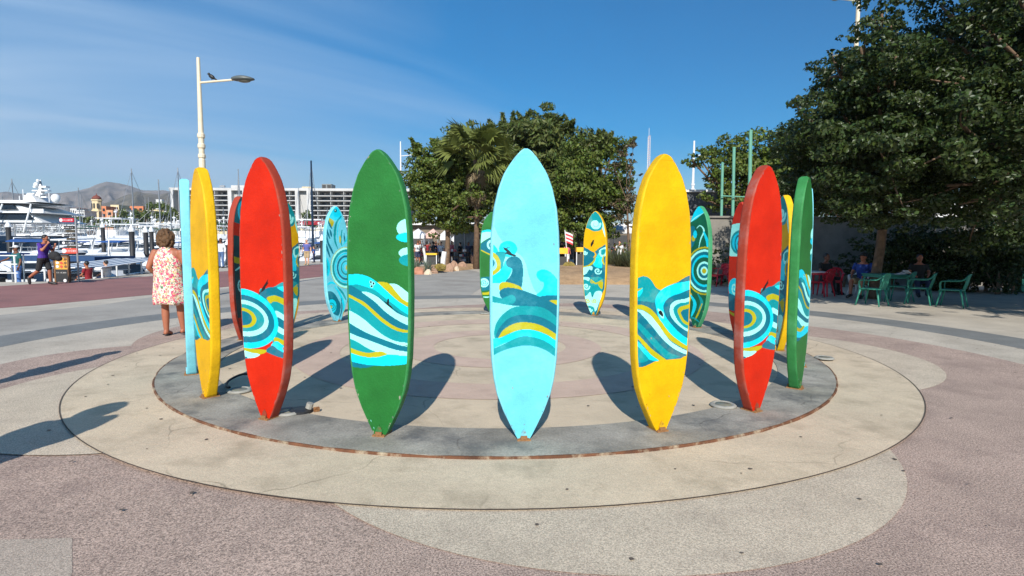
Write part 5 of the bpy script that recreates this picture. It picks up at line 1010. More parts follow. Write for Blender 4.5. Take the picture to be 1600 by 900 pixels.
# sprays of leaves that stand out of the crowns' tops
def sprays(nm, D_, L_, m, sz, el):
    e = [o for o in COL.objects if o.name.split('.')[0] == nm and 'label' in o][0]; C_ = []; N_ = []; bb = MB(); o0 = np.array(e.location)
    for (a, y, c, y2) in L_:
        p0 = np.array(at(a, y, D_)) - o0; p1 = np.array(at(c, y2, D_)) - o0 + np.array([0, rng.normal() * .5, 0]); mid = (p0 + p1) / 2 + np.array([0, 0, .18]); P = smooth_open([p0, mid, p1], 6); bb.tube(P.tolist(), np.linspace(.04, .010, len(P)).tolist(), 4)
        for s_ in np.linspace(.15, 1, 30): q = p0 * (1 - s_) ** 2 + 2 * mid * s_ * (1 - s_) + p1 * s_ ** 2; C_.append(q + rng.normal(size=(5, 3)) * .12 * (1.25 - s_)); N_.append(rng.normal(size=(5, 3)))
    link('spray_leaves', leaf_mesh('spray_leaves', np.concatenate(C_), np.concatenate(N_), sz, m, el), e); bb.build('spray', m_bark, e)
sp = [(860, 215, 882, 180), (850, 215, 856, 181), (835, 222, 800, 186), (875, 208, 895, 192), (800, 225, 783, 196), (895, 225, 915, 210), (845, 215, 838, 188), (815, 215, 822, 192), (800, 222, 806, 190)]
sp += [(int(x), int(y), int(x + dx), int(y - dy)) for x, y, dx, dy in zip(rng.uniform(770, 910, 34), rng.uniform(205, 245, 34), rng.normal(6, 16, 34), rng.uniform(14, 34, 34))]
sprays('feathery_tree', 44, sp, lm_fea, .15, 3.0)
D_ = 40; tb = at(920, 400, D_)
tree('bushy_tree', (tb.x, D_, 0), [(tb.x, D_, 0), (tb.x + .4, D_, 1.5), (tb.x, D_, 4)], [.28, .22, .16], [lobe(925, 290, 40, D_), lobe(905, 250, 30, D_), lobe(955, 245, 26, D_), lobe(935, 225, 20, D_), lobe(960, 290, 28, D_), lobe(895, 320, 36, D_), lobe(905, 365, 28, D_), lobe(940, 365, 22, D_), lobe(910, 290, 40, D_), lobe(950, 320, 34, D_), lobe(980, 262, 14, D_), lobe(972, 315, 22, D_), lobe(930, 345, 30, D_)],
     'dark bushy tree behind the small far yellow board', 'tree', lm_mid, .15, per=15, leafd=80, up=.1, flat=.95, elong=1.8, branches=12, sub=.3)
sprays('bushy_tree', 40, [(int(x), int(y), int(x + dx), int(y - dy)) for x, y, dx, dy in zip(rng.uniform(905, 975, 24), rng.uniform(225, 260, 24), rng.normal(8, 14, 24), rng.uniform(10, 30, 24))], lm_fea, .14, 2.4)
sprays('leafy_tree', 36, [(int(x), int(y), int(x + dx), int(y - dy)) for x, y, dx, dy in zip(rng.uniform(650, 740, 26), rng.uniform(235, 280, 26), rng.normal(-8, 14, 26), rng.uniform(8, 26, 26))], lm_mid, .13, 1.8)
tb = at(985, 400, 38)

tree('bare_twig_tree', (tb.x, 38, 0), [(tb.x, 38, 0), (tb.x - .2, 38, 2.5), (tb.x - .3, 38, 4.5)], [.11, .08, .05], [lobe(985, 300, 22, 38), lobe(990, 345, 20, 38), lobe(978, 238, 13, 38), lobe(990, 225, 8, 38), lobe(960, 262, 12, 38), lobe(975, 330, 26, 38), lobe(985, 270, 18, 38)], 'thin brown leaved tree left of the front yellow board', 'tree', leaf_mat('brownish leaves', (.12, .10, .06)), .12, per=10, leafd=50, elong=1.8, branches=16)
D_ = 30; tb = at(1165, 380, D_)
tree('spreading_tree', (tb.x, D_, 0), [(tb.x, D_, 0), (tb.x - .2, D_, 2.3), (tb.x - .5, D_, 3.6)], [.25, .2, .16], [lobe(1130, 252, 34, D_, None, .8), lobe(1160, 262, 36, D_, None, .9), lobe(1120, 285, 26, D_), lobe(1095, 250, 22, D_, None, .7), lobe(1200, 255, 40, D_), lobe(1150, 310, 30, D_), lobe(1150, 240, 28, D_), lobe(1180, 245, 34, D_, None, .8), lobe(1110, 262, 26, D_, None, .7), lobe(1082, 252, 14, D_, None, .6), lobe(1140, 280, 36, D_, None, .8), lobe(1190, 285, 36, D_), lobe(1110, 315, 22, D_), lobe(1215, 260, 30, D_), lobe(1180, 325, 26, D_), lobe(1235, 310, 50, D_)],
     'wide spreading tree behind the sea green posts', 'tree', lm_mid, .13, per=17, leafd=110, up=.15, flat=.9, elong=1.5, branches=14, sub=.3)
# fan palms
def palm(px, pyhead, D_, n, size, lb, skirt=True, trunk=True):
    p = at(px, pyhead, D_); e = empty('fan_palm', (p.x, D_, 0)); tag(e, lb, 'palm'); h = p.z; b = MB(); 
    b.tube([(0, 0, 0), (.05, 0, h * .5), (0, 0, h)], [.20, .15, .17], 10); b.build('trunk', m_bark, e, True)
    r_ = np.random.default_rng(int(px)); 
    def fans(nm, cnt, el0, el1, m, L_, droop):
        V = []; F = []; cols = []
        for i in range(cnt):
            az = r_.uniform(0, 2 * math.pi); el = r_.uniform(el0, el1); d = np.array([math.cos(az) * math.cos(el), math.sin(az) * math.cos(el), math.sin(el)]); pet = L_ * r_.uniform(.5, .8); c = np.array([0, 0, h]) + d * pet
            side = np.cross(d, [0, 0, 1]); side /= np.linalg.norm(side); nrm = np.cross(side, d); ra = r_.uniform(-.9, .9); side = side * math.cos(ra) + nrm * math.sin(ra); nrm = np.cross(side, d); o = len(V); w = .025
            V += [tuple(np.array([0, 0, h]) - side * w), tuple(np.array([0, 0, h]) + side * w), tuple(c + side * w), tuple(c - side * w)]; F.append((o, o + 1, o + 2, o + 3)); v = r_.uniform(.6, 1.3); cols += [v] * 4
            for k in range(17):
                a = (k / 16 - .5) * 2.5; bd = d * math.cos(a) + side * math.sin(a); bl = L_ * .62 * (1 - .25 * abs(k / 16 - .5) * 2) * r_.uniform(.85, 1.1); pw = np.cross(bd, nrm); pw /= np.linalg.norm(pw); ww = L_ * .032
                m1 = c + bd * bl * .5 + nrm * .03; tip = c + bd * bl - np.array([0, 0, droop * bl * r_.uniform(.5, 1.2)]); o = len(V)
                V += [tuple(c), tuple(m1 - pw * ww), tuple(m1 + pw * ww), tuple(tip)]; F += [(o, o + 1, o + 2), (o + 1, o + 3, o + 2)]; cols += [v] * 4
        mb = MB(); mb.add(V, F); me = mb.mesh(nm, m); at_ = me.color_attributes.new('leafcol', 'FLOAT_COLOR', 'POINT'); cc = np.array(cols); at_.data.foreach_set('color', np.stack([cc, cc, cc, np.ones(len(cc))], -1).astype(np.float32).ravel()); link(nm, me, e)
    fans('fronds', n, -.6, 1.15, lm_palm, size, .30)
    if skirt: fans('dead_skirt', int(n * .4), -1.5, -1.1, lm_dry, size * .62, .1); h -= 1.1; fans('dead_skirt', int(n * .3), -1.55, -1.3, lm_dry, size * .6, .1)
palm(744, 250, 33.8, 64, 2.3, 'fan palm with a brown skirt of dead leaves between two leafy trees')
palm(938, 235, 46, 30, 1.5, 'fan palm top rising behind the dark bushy tree', skirt=False)
palm(905, 258, 48, 22, 1.5, 'small fan palm head behind the feathery tree', skirt=False)
# small palms on the far shore
for i, (a, y, D_) in enumerate(((192, 333, 300), (214, 334, 290), (236, 322, 330), (228, 334, 280), (247, 322, 360), (262, 325, 350), (275, 322, 350), (480, 338, 230), (252, 322, 300), (268, 331, 300))): 
    p = at(a, y, D_); e = empty('shore_palm', (p.x, D_, 0)); tag(e, ORD[sorted((192, 214, 236, 228, 247, 262, 275, 480, 252, 268)).index(a)] + ' small dark palm along the far shore, counted from the left', 'palm', 'palms on the far shore'); b = MB(); b.tube([(0, 0, 0), (0, 0, p.z)], .25, 6); b.build('trunk', m_bark, e)
    n = 260; d = rng.normal(size=(n, 3)); d /= np.linalg.norm(d, axis=1, keepdims=True); link('crown', leaf_mesh('crown', d * rng.uniform(.5, 2.6, (n, 1)) + np.array([0, 0, p.z]), rng.normal(size=(n, 3)), .5, lm_mid, 3.5), e)
C_, N_, _ = clumped([((at(a, y, 300).x, 300, at(a, y, 300).z - 2), (9, 4, 2.5)) for a, y in ((200, 338), (245, 332), (270, 334), (228, 337), (130, 341), (175, 342), (340, 350), (400, 352), (470, 350), (540, 350))], 1.5, 3)
tag(link('shore_bushes', leaf_mesh('shore_bushes', C_, N_, 1.0, lm_mid, 1.4)), 'dark line of bushes along the far shore', kind='stuff')

# ------------------------------------------------------------------ wall on the right, dark building
m_cw = mat('rough grey concrete wall', srgb(132, 127, 118), .9, var=.25, scale=.8, bump=.7, bscale=8, dark=srgb(84, 80, 74), dscale=.7, damt=.6)
a = at(1070, 380, 21.6).x; e = empty('boundary_wall', (a, 21.6, 0)); tag(e, 'rough grey concrete boundary wall under the big trees', 'wall'); zt = at(1110, 340, 21.6).z
WLn = 26.0
b = MB(); b.box((WLn / 2, .12, zt / 2), (WLn, .2, zt)); b.build('wall_face', m_cw, e)
for k in range(7): b = MB(); b.box((k * 4.2 + .1, -.02, zt / 2), (.34, .1, zt)); b.build('pier', m_cw, e)
b = MB(); b.box((WLn / 2, .1, zt + .03), (WLn + .1, .34, .07)); b.build('coping', m_cw, e)
a = at(1068, 380, 33); c = at(1215, 380, 33); zt2 = at(1090, 300, 33).z; e = empty('dark_building', ((a.x + c.x) / 2, 33, 0)); tag(e, 'dark grey flat building behind the wall and the sea green posts', 'building')
b = MB(); b.box((0, 4, zt2 / 2), (c.x - a.x, 8, zt2)); b.build('wall', mat('charcoal wall', (.09, .10, .11), .8, var=.2), e); b = MB(); b.box((0, 4, zt2 + .06), (c.x - a.x + .3, 8.3, .14)); b.build('roof', m_wall, e)
for k in range(4): b = MB(); b.box((-2 + k * 1.6, -.02, zt2 * .6), (.9, .1, .9)); b.build('window', m_dglass, e)
e = empty('white_building', (at(1530, 380, 40).x, 40, 0)); tag(e, 'white building glimpsed over the wall through the leaves', 'building'); zz = at(1500, 316, 40).z; b = MB(); b.box((2, 4, zz / 2), (16, 8, zz)); b.build('wall', m_wall, e)
for k in range(5): b = MB(); b.box((-4 + k * 3, -.03, zz * .7), (1.4, .12, 1.6)); b.build('window', m_shade, e)
# shrubs in front of the wall
for (a, y, rp, D_, lb) in ((1108, 415, 24, 20.7, 'dark bush against the wall behind the red chair'), (1145, 400, 26, 21, 'tall dark bush beside the right red boards'), (1560, 425, 34, 17.5, 'dark bush under the big tree at the right edge'), (1240, 420, 30, 19.8, 'dark bush against the wall behind the right green board')):
    c = at(a, y, D_); r = rp * D_ / FPX; e = empty('bush', (c.x, D_, 0)); tag(e, lb, 'bush'); C_, N_, _ = clumped([((0, 0, c.z), (r, r * .7, r * 1.1)), ((r * .4, 0, c.z * .5), (r * .8, r * .6, r * .8))], 14, 70); link('foliage', leaf_mesh('foliage', C_, N_, .08, lm_big), e)
    b = MB(); [b.tube([(random.uniform(-.1, .1), 0, 0), (random.uniform(-.4, .4), 0, c.z)], [.03, .01], 5) for _ in range(5)]; b.build('stem', m_bark, e)

for i, (a, y, rp, D_) in enumerate(((1395, 400, 44, 19.6), (1430, 405, 46, 19.2), (1465, 400, 48, 19.4), (1505, 405, 48, 18.8), (1545, 400, 52, 18.6), (1590, 405, 54, 18.2), (1640, 400, 50, 18.0), (1320, 425, 20, 20.4), (1360, 420, 24, 20.2))):
    c = at(a, y, D_); r = rp * D_ / FPX; e = empty('hedge_bush', (c.x, D_, 0)); tag(e, 'dark hedge bush against the wall in the tree shade, ' + ORD[sorted((1395, 1430, 1465, 1505, 1545, 1590, 1640, 1320, 1360)).index(a)] + ' from the left', 'bush', 'hedge bushes under the trees')
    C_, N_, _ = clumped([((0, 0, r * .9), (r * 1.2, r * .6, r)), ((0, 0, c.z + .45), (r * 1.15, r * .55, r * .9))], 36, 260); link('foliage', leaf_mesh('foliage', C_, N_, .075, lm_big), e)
    b = MB(); [b.tube([(random.uniform(-.1, .1), 0, 0), (random.uniform(-.3, .3), 0, c.z)], [.03, .01], 5) for _ in range(4)]; b.build('stem', m_bark, e)

# ------------------------------------------------------------------ planting beds, rocks, cacti
def bed(name, poly, hgt):
    c = np.mean(poly, 0); rings = [(1.0, 0.0), (.985, .05), (.9, hgt * .55), (.7, hgt * .9), (.35, hgt)]; V = []; n0 = 90; P = []
    poly = smooth_closed(poly, 12); n0 = len(poly)
    for k, (s, z) in enumerate(rings):
        for p in poly: q = c + (p - c) * s; V.append((q[0], q[1], z + (mn.noise(Vector((q[0] * .9, q[1] * .9, k))) * .10 * hgt * 3 if k > 1 else 0)))
    V.append((c[0], c[1], hgt)); F = []
    for k in range(len(rings) - 1):
        for i in range(n0): j = (i + 1) % n0; F.append((k * n0 + i, k * n0 + j, (k + 1) * n0 + j, (k + 1) * n0 + i))
    k = len(rings) - 1; F += [(k * n0 + i, k * n0 + (i + 1) % n0, len(V) - 1) for i in range(n0)]
    mb = MB(); mb.add(V, F); o = mb.build(name, m_sand, None, True); weld_normals(o.data); tag(o, kind='structure')
bed('planting_bed', [(1.2, 21.4), (3.4, 21.0), (6.0, 21.2), (9.5, 21.9), (11, 26), (8.5, 33), (4, 36), (.5, 33), (.2, 26)], .34)
bed('planting_bed', [(-5.2, 27.0), (-3.8, 29.5), (-2.4, 33.5), (-1.2, 39.5), (-2.5, 41), (-5.2, 36), (-6.5, 30)], .22)
m_rock = mat('tan boulder', srgb(170, 136, 112), .9, var=.2, scale=3, bump=.8, bscale=10, dark=srgb(110, 90, 74), dscale=3, damt=.6); m_rockp = mat('pale boulder', srgb(206, 186, 160), .9, var=.15, scale=3, bump=.8, bscale=10); m_rockr = mat('reddish boulder', srgb(176, 122, 96), .9, var=.2, scale=3, bump=.8, bscale=10)
def rock(px, py, w, h, D_, m, lb, seed):
    c = at(px, py, D_); r = w * D_ / FPX / 2; hh = h * D_ / FPX; b = MB(); b.ellipsoid((0, 0, 0), (1, 1, 1), 14, 9); V = []
    for v in b.v: 
        q = Vector(v); k = 1 + .34 * mn.noise(q * 1.3 + Vector((seed, 0, 0))) + .1 * mn.noise(q * 3.1 + Vector((0, seed, 0))); V.append((q.x * r * k, q.y * r * .8 * k, max(-.2, q.z * k) * hh * .8))
    b.v = V; g_ = c; o = b.build('boulder', m, None, False, (g_.x, D_, max(0.03, .03))); tag(o, lb, 'boulder', 'boulders edging the planting beds'); return o
for i, (a, y, w, h, D_, m, lb) in enumerate(((655, 428, 20, 13, 27.5, m_rockr, 'reddish boulder at the right edge of the large green board'), (669, 428, 12, 9, 27.3, m_rockp, 'small pale pointed boulder below the agave'), (676, 421, 16, 10, 28.4, m_rock, 'tan boulder left of the first barrel cactus'), (702, 420, 14, 14, 30.5, m_rock, 'tan boulder below the white post'), (713, 423, 8, 8, 31.2, m_rockp, 'smallest pale boulder in the left bed'), (722, 418, 16, 13, 33, m_rock, 'tan boulder left of the second barrel cactus'), (708, 421, 18, 15, 32.5, m_rock, 'grey tan boulder between the two barrel cacti'), (1003, 430, 12, 6, 24, m_rock, 'low rock behind the front yellow board'), (955, 421, 26, 5, 29, m_rockp, 'flat pale rock behind the small yellow board'))): rock(a, y, w, h, D_, m, lb, i * 3.7)
m_cact = leaf_mat('golden green cactus', (.17, .15, .035), .0, .7)
for i, (a, y, w, h, D_, lb) in enumerate(((688, 424, 17, 11, 29, 'squat golden barrel cactus left of the white post'), (750, 414, 17, 13, 35.2, 'round golden barrel cactus left of the back green board'), (889, 420, 17, 13, 30.5, 'round olive barrel cactus right of the centre light blue board'))):
    c = at(a, y, D_); r = w * D_ / FPX / 2; hh = h * D_ / FPX; b = MB(); V = []; n = 44; e = empty('barrel_cactus', (c.x, D_, .12)); tag(e, lb, 'cactus', 'barrel cacti')
    prof = [(.75, 0), (1.0, .3), (1.0, .6), (.8, .85), (.4, .98), (.05, .95)]; secs = []
    for rr_, z in prof: secs.append([(r * rr_ * (1 + .08 * (-1) ** k) * math.cos(2 * math.pi * k / n), r * rr_ * (1 + .08 * (-1) ** k) * math.sin(2 * math.pi * k / n), z * hh) for k in range(n)])
    b.loft(secs); me = b.mesh('body', mat('golden cactus skin', srgb(150, 132, 60), .8, var=.25, scale=14, bump=.8, bscale=40) if 'golden cactus skin' not in bpy.data.materials else bpy.data.materials['golden cactus skin']); weld_normals(me); link('body', me, e)
    th = rng.uniform(0, 6.28, 500); zz = rng.uniform(.1, 1, 500); rr_ = r * np.interp(zz, [0, .3, .6, .85, 1], [.8, 1, 1, .8, .3]); P = np.stack([rr_ * np.cos(th), rr_ * np.sin(th), zz * hh], -1); link('spines', leaf_mesh('spines', P, rng.normal(size=(500, 3)), .03, lm_dry, 3), e)
def tuft(name, px, py, D_, n, L_, m, lb, cat, wid=.02, spread=.9, grp=None, stiff=True):
    c = at(px, py, D_); e = empty(name, (c.x, D_, .12)); tag(e, lb, cat, grp); V = []; F = []; cols = []
    for i in range(n):
        az = rng.uniform(0, 6.283); el = math.pi / 2 - spread * rng.uniform(.05, 1); d = np.array([math.cos(az) * math.cos(el), math.sin(az) * math.cos(el), math.sin(el)]); s = np.array([-math.sin(az), math.cos(az), 0]); l = L_ * rng.uniform(.6, 1.1); o = len(V); b0 = d * 0 + np.array([rng.normal() * .05, rng.normal() * .05, 0])
        p1 = b0 + d * l * .5; p2 = b0 + d * l - np.array([0, 0, (0 if stiff else .25) * l]); V += [tuple(b0 - s * wid), tuple(b0 + s * wid), tuple(p1 + s * wid * .9), tuple(p1 - s * wid * .9), tuple(p2)]; F += [(o, o + 1, o + 2, o + 3), (o + 3, o + 2, o + 4)]; cols += [rng.uniform(.6, 1.3)] * 5
    mb = MB(); mb.add(V, F); me = mb.mesh('leaves', m); at_ = me.color_attributes.new('leafcol', 'FLOAT_COLOR', 'POINT'); cc = np.array(cols); at_.data.foreach_set('color', np.stack([cc, cc, cc, np.ones(len(cc))], -1).astype(np.float32).ravel()); link('leaves', me, e); return e
m_agave = leaf_mat('grey green agave', (.16, .20, .15), .05, .6)
tuft('agave', 667, 423, 28.2, 34, .75, m_agave, 'spiky grey green agave above the small pale boulder', 'agave', .035, 1.2)
tuft('agave', 650, 418, 29.5, 40, .8, m_agave, 'second agave close to the edge of the large green board', 'agave', .03, 1.0)
tuft('ornamental_grass', 764, 412, 34.5, 220, 1.15, lm_pnk, 'pinkish ornamental grass left of the back green board', 'grass plant', .012, .75)
tuft('ornamental_grass', 740, 408, 36.5, 120, .8, lm_pnk, 'pale dry grass above the round cactus', 'grass plant', .012, .5)
tuft('ornamental_grass', 968, 414, 31, 320, 1.35, lm_shr, 'olive grass clump right of the small yellow board', 'grass plant', .02, .9)
tuft('ornamental_grass', 984, 416, 30, 320, 1.3, lm_shr, 'olive grass clump beside the front yellow board', 'grass plant', .02, .9)
tuft('ornamental_grass', 952, 414, 33, 260, 1.1, lm_shr, 'olive grass clump just behind the small yellow board', 'grass plant', .02, .9)
for (a, y, D_, r, lb) in ((815, 410, 42, 1.6, 'dark hedge bush behind the centre board'), (850, 412, 41, 1.6, 'dark hedge bush right behind the centre board'), (930, 400, 40, 1.3, 'shadowed bush under the dark bushy tree'), (1030, 405, 36, 1.8, 'bush hidden behind the front yellow board'), (1060, 400, 34, 1.4, 'bush at the left end of the wall')):
    c = at(a, y, D_); e = empty('bush', (c.x, D_, 0)); tag(e, lb, 'bush'); C_, N_, _ = clumped([((0, 0, r * .8), (r * 1.1, r, r * .9))], 9, 30); link('foliage', leaf_mesh('foliage', C_, N_, .13, lm_mid), e)
    b = MB(); [b.tube([(0, 0, 0), (random.uniform(-.4, .4), 0, r)], [.04, .01], 5) for _ in range(4)]; b.build('stem', m_bark, e)
# ------------------------------------------------------------------ people
SKIN = [mat('tanned skin', srgb(166, 102, 74), .55, var=.06), mat('fair skin', srgb(206, 152, 122), .55, var=.06), mat('brown skin', srgb(120, 76, 54), .55, var=.06)]
HAIR = {'brown': mat('brown hair', srgb(92, 64, 36), .7, var=.45, scale=30, bump=1, bscale=60), 'black': mat('black hair', (.012, .010, .010), .5, var=.3, scale=30, bump=.6), 'grey': mat('grey hair', (.35, .34, .33), .6, var=.2, scale=30)}
def cloth(name, c, var=.12): return bpy.data.materials.get(name) or mat(name, c, .85, var=var, scale=9, bump=.3, bscale=60)
def remesh(mb, vox, name, m, parent, smooth=6):
    me = bpy.data.meshes.new('tmp'); me.from_pydata([tuple(v) for v in mb.v], [], mb.f); me.update(); weld_normals(me)
    o = bpy.data.objects.new('tmp', me); COL.objects.link(o); md = o.modifiers.new('r', 'REMESH'); md.mode = 'VOXEL'; md.voxel_size = vox; md.use_smooth_shade = True
    if smooth: s = o.modifiers.new('s', 'SMOOTH'); s.iterations = smooth; s.factor = .5
    dg = bpy.context.evaluated_depsgraph_get(); me2 = bpy.data.meshes.new_from_object(o.evaluated_get(dg)); bpy.data.objects.remove(o); me2.name = name; me2.materials.clear(); me2.materials.append(m)
    return link(name, me2, parent)
def person(loc, rz, h, pose, look, lb, vox=.014, cat='person', hands=True):
    e = empty('person', loc, rz); tag(e, lb, cat); k = h / 1.75; W_ = look.get('w', 1.0); V3 = lambda p: Vector(p) * k
    J = dict(pel=(0, 0, .95), che=(0, .0, 1.30), nec=(0, 0, 1.49), hea=(0, .015, 1.63), sL=(-.185, 0, 1.42), sR=(.185, 0, 1.42), eL=(-.25, -.03, 1.15), eR=(.25, -.03, 1.15), wL=(-.27, .05, .91), wR=(.27, .05, .91), hL=(-.09, 0, .92), hR=(.09, 0, .92), kL=(-.10, .02, .50), kR=(.10, .02, .50), aL=(-.11, -.02, .08), aR=(.11, -.02, .08), fL=(-.13, .15, .03), fR=(.13, .15, .03))
    J.update(pose); J = {a: V3(b) for a, b in J.items()}
    for a in ('sL', 'sR', 'eL', 'eR', 'wL', 'wR', 'hL', 'hR', 'kL', 'kR', 'aL', 'aR', 'fL', 'fR'): J[a].x *= (1 + (W_ - 1) * .7) if a[0] in 'sewh' else 1
    def cap(b, p, q, r0, r1, n=10, mid=None):
        p, q = Vector(p), Vector(q); d = (q - p).normalized(); pts = [p - d * r0 * .6, p - d * r0 * .2, p]; rr = [r0 * .6, r0 * .92, r0]
        if mid: pts.append(p.lerp(q, .35)); rr.append(mid)
        pts += [q, q + d * r1 * .3, q + d * r1 * .7]; rr += [r1, r1 * .9, r1 * .5]; b.tube(pts, [x * k for x in rr], n)
    def torso(b, inf, top=1.0, bottom=0.0, flare=0):
        pel, che, nec = J['pel'], J['che'], J['nec']; secs = []; up = (che - pel); 
        prof = [(-.34, .12, .09), (-.15, .175, .115), (.0, .172, .12), (.30, .142, .098), (.55, .150, .105), (.85, .175, .118), (1.15, .185, .108), (1.36, .172, .085), (1.46, .10, .07), (1.54, .06, .058)]
        sh = (J['sR'] - J['sL']).normalized(); 
        for t, rx, ry in prof:
            if t < bottom or t > top: continue
            p = pel + up * t if t <= 1 else che + (nec - che) * ((t - 1) / .54)
            secs.append([tuple(p + sh * math.cos(a) * (rx * W_ + inf) * k + Vector((0, 1, 0)) * math.sin(a) * (ry * W_ + inf + (W_ - 1) * .05) * k) for a in np.linspace(0, 2 * math.pi, 16, endpoint=False)])
        b.loft(secs)
    b = MB(); torso(b, 0, 2, -.4)
    for s in 'LR':
        q = .9 + .1 * W_; cap(b, J['s' + s], J['e' + s], .052 * W_, .040 * q, mid=.05 * W_); cap(b, J['e' + s], J['w' + s], .041 * q, .027, mid=.042 * q)
        cap(b, J['h' + s], J['k' + s], .088 * W_, .055 * q, mid=.082 * W_); cap(b, J['k' + s], J['a' + s], .056 * q, .038, mid=.058 * q)
        cap(b, J['a' + s], J['f' + s], .040, .032); heel = J['a' + s] - (J['f' + s] - J['a' + s]).normalized() * .02 * k; b.ellipsoid(heel - Vector((0, 0, .02 * k)), (.038 * k, .045 * k, .04 * k), 8, 6)
        if hands:
            w = J['w' + s]; d = (w - J['e' + s]).normalized(); d = Vector(look.get('hd' + s, d)).normalized(); sd = Vector((0, 1, 0)) if abs(d.y) < .75 else Vector((0, 0, 1)); sd = (sd - d * sd.dot(d)).normalized(); nn = d.cross(sd)
            pc = w + d * .05 * k; M3 = Matrix((sd, nn, d)).transposed(); b.ellipsoid(pc, (.041 * k, .017 * k, .052 * k), 10, 7, M3)
            for i, (off, ln) in enumerate(((.030, .070), (.010, .082), (-.010, .076), (-.029, .058))):
                f0 = pc + d * .035 * k + sd * off * k; f1 = f0 + d * ln * .55 * k + nn * .006 * k; f2 = f1 + d * ln * .38 * k + nn * (.022 * k) * (1 if s == 'L' else -1); b.tube([f0, f1, f2], [.0095 * k, .009 * k, .007 * k], 7)
            t0 = w + d * .02 * k + sd * .03 * k; b.tube([t0, t0 + sd * .03 * k + d * .025 * k, t0 + sd * .034 * k + d * .058 * k], [.012 * k, .011 * k, .008 * k], 7)
    hd = J['hea']; fx = Vector(look.get('face', (0, 1, 0))).normalized(); rx_ = fx.cross(Vector((0, 0, 1))).normalized(); uz = rx_.cross(fx); HM = Matrix((rx_, fx, uz)).transposed()
    hp = lambda x, y, z: hd + HM @ Vector((x * k, y * k, z * k))
    cap(b, J['nec'] - Vector((0, 0, .03 * k)), hp(0, -.01, -.07), .058, .054)
    b.ellipsoid(hp(0, -.01, .02), (.077 * k, .096 * k, .105 * k), 14, 10, HM); b.ellipsoid(hp(0, .025, -.055), (.056 * k, .066 * k, .062 * k), 12, 8, HM)
    b.tube([hp(0, .082, .01), hp(0, .105, -.028), hp(0, .088, -.034)], [.010 * k, .016 * k, .014 * k], 7)
    for sx in (-1, 1): b.ellipsoid(hp(sx * .078, -.005, -.008), (.012 * k, .02 * k, .032 * k), 8, 6, HM)
    b.tube([hp(-.024, .082, -.062), hp(0, .09, -.060), hp(.024, .082, -.062)], .008 * k, 6); b.tube([hp(-.05, .078, .024), hp(0, .092, .02), hp(.05, .078, .024)], .010 * k, 6)
    remesh(b, vox, 'body', SKIN[look.get('skin', 0)], e, 3)
    for sx in (-1, 1):
        ey = MB(); ey.ellipsoid(hp(sx * .030, .083, .002), (.013 * k, .008 * k, .009 * k), 8, 6, HM); ey.build('eye', HAIR['black'], e, True)
    hr = look.get('hair', 'black'); b = MB()
    b.ellipsoid(hp(0, -.028, .035), (.088 * k, .098 * k, .105 * k), 14, 10, HM)
    if look.get('long') == 'bob':
        b.ellipsoid(hp(0, -.035, -.02), (.132 * k, .12 * k, .15 * k), 14, 10)
        for _ in range(170):
            d_ = rng.normal(size=3); d_ /= np.linalg.norm(d_)
            if d_[1] > .45: continue
            q = .020 * rng.uniform(.7, 1.4); b.ellipsoid(hp(d_[0] * .136, d_[1] * .125 - .035, d_[2] * .158 - .025), (q * k, q * k, q * 1.2 * k), 7, 5)
    elif look.get('long'):
        b.ellipsoid(hp(0, -.06, -.08), (.085 * k, .05 * k, .16 * k), 12, 8)
    remesh(b, vox * .9, 'hair', HAIR[hr], e, 2)
    if 'cap' in look: c = MB(); c.ellipsoid(hp(0, -.01, .065), (.094 * k, .108 * k, .07 * k), 14, 8, HM); c.box(hp(0, .12, .045), (.13 * k, .11 * k, .014 * k), 0); c.build('cap', look['cap'], e, True)
    if 'shirt' in look:
        b = MB(); torso(b, .014, 1.44, 0.0 if not look.get('tuck') else .05)
        for s in 'LR':
            m_ = J['s' + s].lerp(J['e' + s], look.get('sleeve', .6)); cap(b, J['s' + s], m_, .062 * W_, .058 * W_)
        if look.get('sleeve', .6) >= 1:
            for s in 'LR': cap(b, J['e' + s], J['e' + s].lerp(J['w' + s], .85), .052 * W_, .042)
        remesh(b, vox, 'shirt', look['shirt'], e, 3)
    if 'pants' in look:
        b = MB(); torso(b, .016, .12, -.4); ln = look.get('plen', .75)
        for s in 'LR':
            if ln <= 1: cap(b, J['h' + s], J['h' + s].lerp(J['k' + s], ln), .100 * W_, .086 * W_)
            else: cap(b, J['h' + s], J['k' + s], .100 * W_, .072); cap(b, J['k' + s], J['a' + s], .072, .062)
        remesh(b, vox, 'shorts' if ln <= 1 else 'trousers', look['pants'], e, 3)
    if 'dress' in look:
        secs = []; pel, che, nec = J['pel'], J['che'], J['nec']
        prof = [(.545, .255, .185), (.60, .262, .19), (.72, .262, .195), (.86, .25, .19), (1.0, .245, .19), (1.12, .24, .19), (1.25, .232, .19), (1.32, .205, .185), (1.37, .175, .172), (1.42, .14, .15), (1.46, .11, .115), (1.49, .088, .092)]
        for z, rx, ry in prof:
            fr = max(0, (1.0 - z)) * .06; rx *= .93; ry *= .95; secs.append([((rx + fr * math.sin(a * 7 + 1) * .6 + fr * .3 * math.sin(a * 12)) * math.cos(a) * k, ((ry + fr * math.sin(a * 7 + 1) * .6) * math.sin(a) - .01) * k, (z + .012 * math.sin(a * 3) * (z < .6)) * k) for a in np.linspace(0, 2 * math.pi, 64, endpoint=False)])
        b = MB(); b.loft(secs); o = b.build('dress', look['dress'], e, True); weld_normals(o.data)
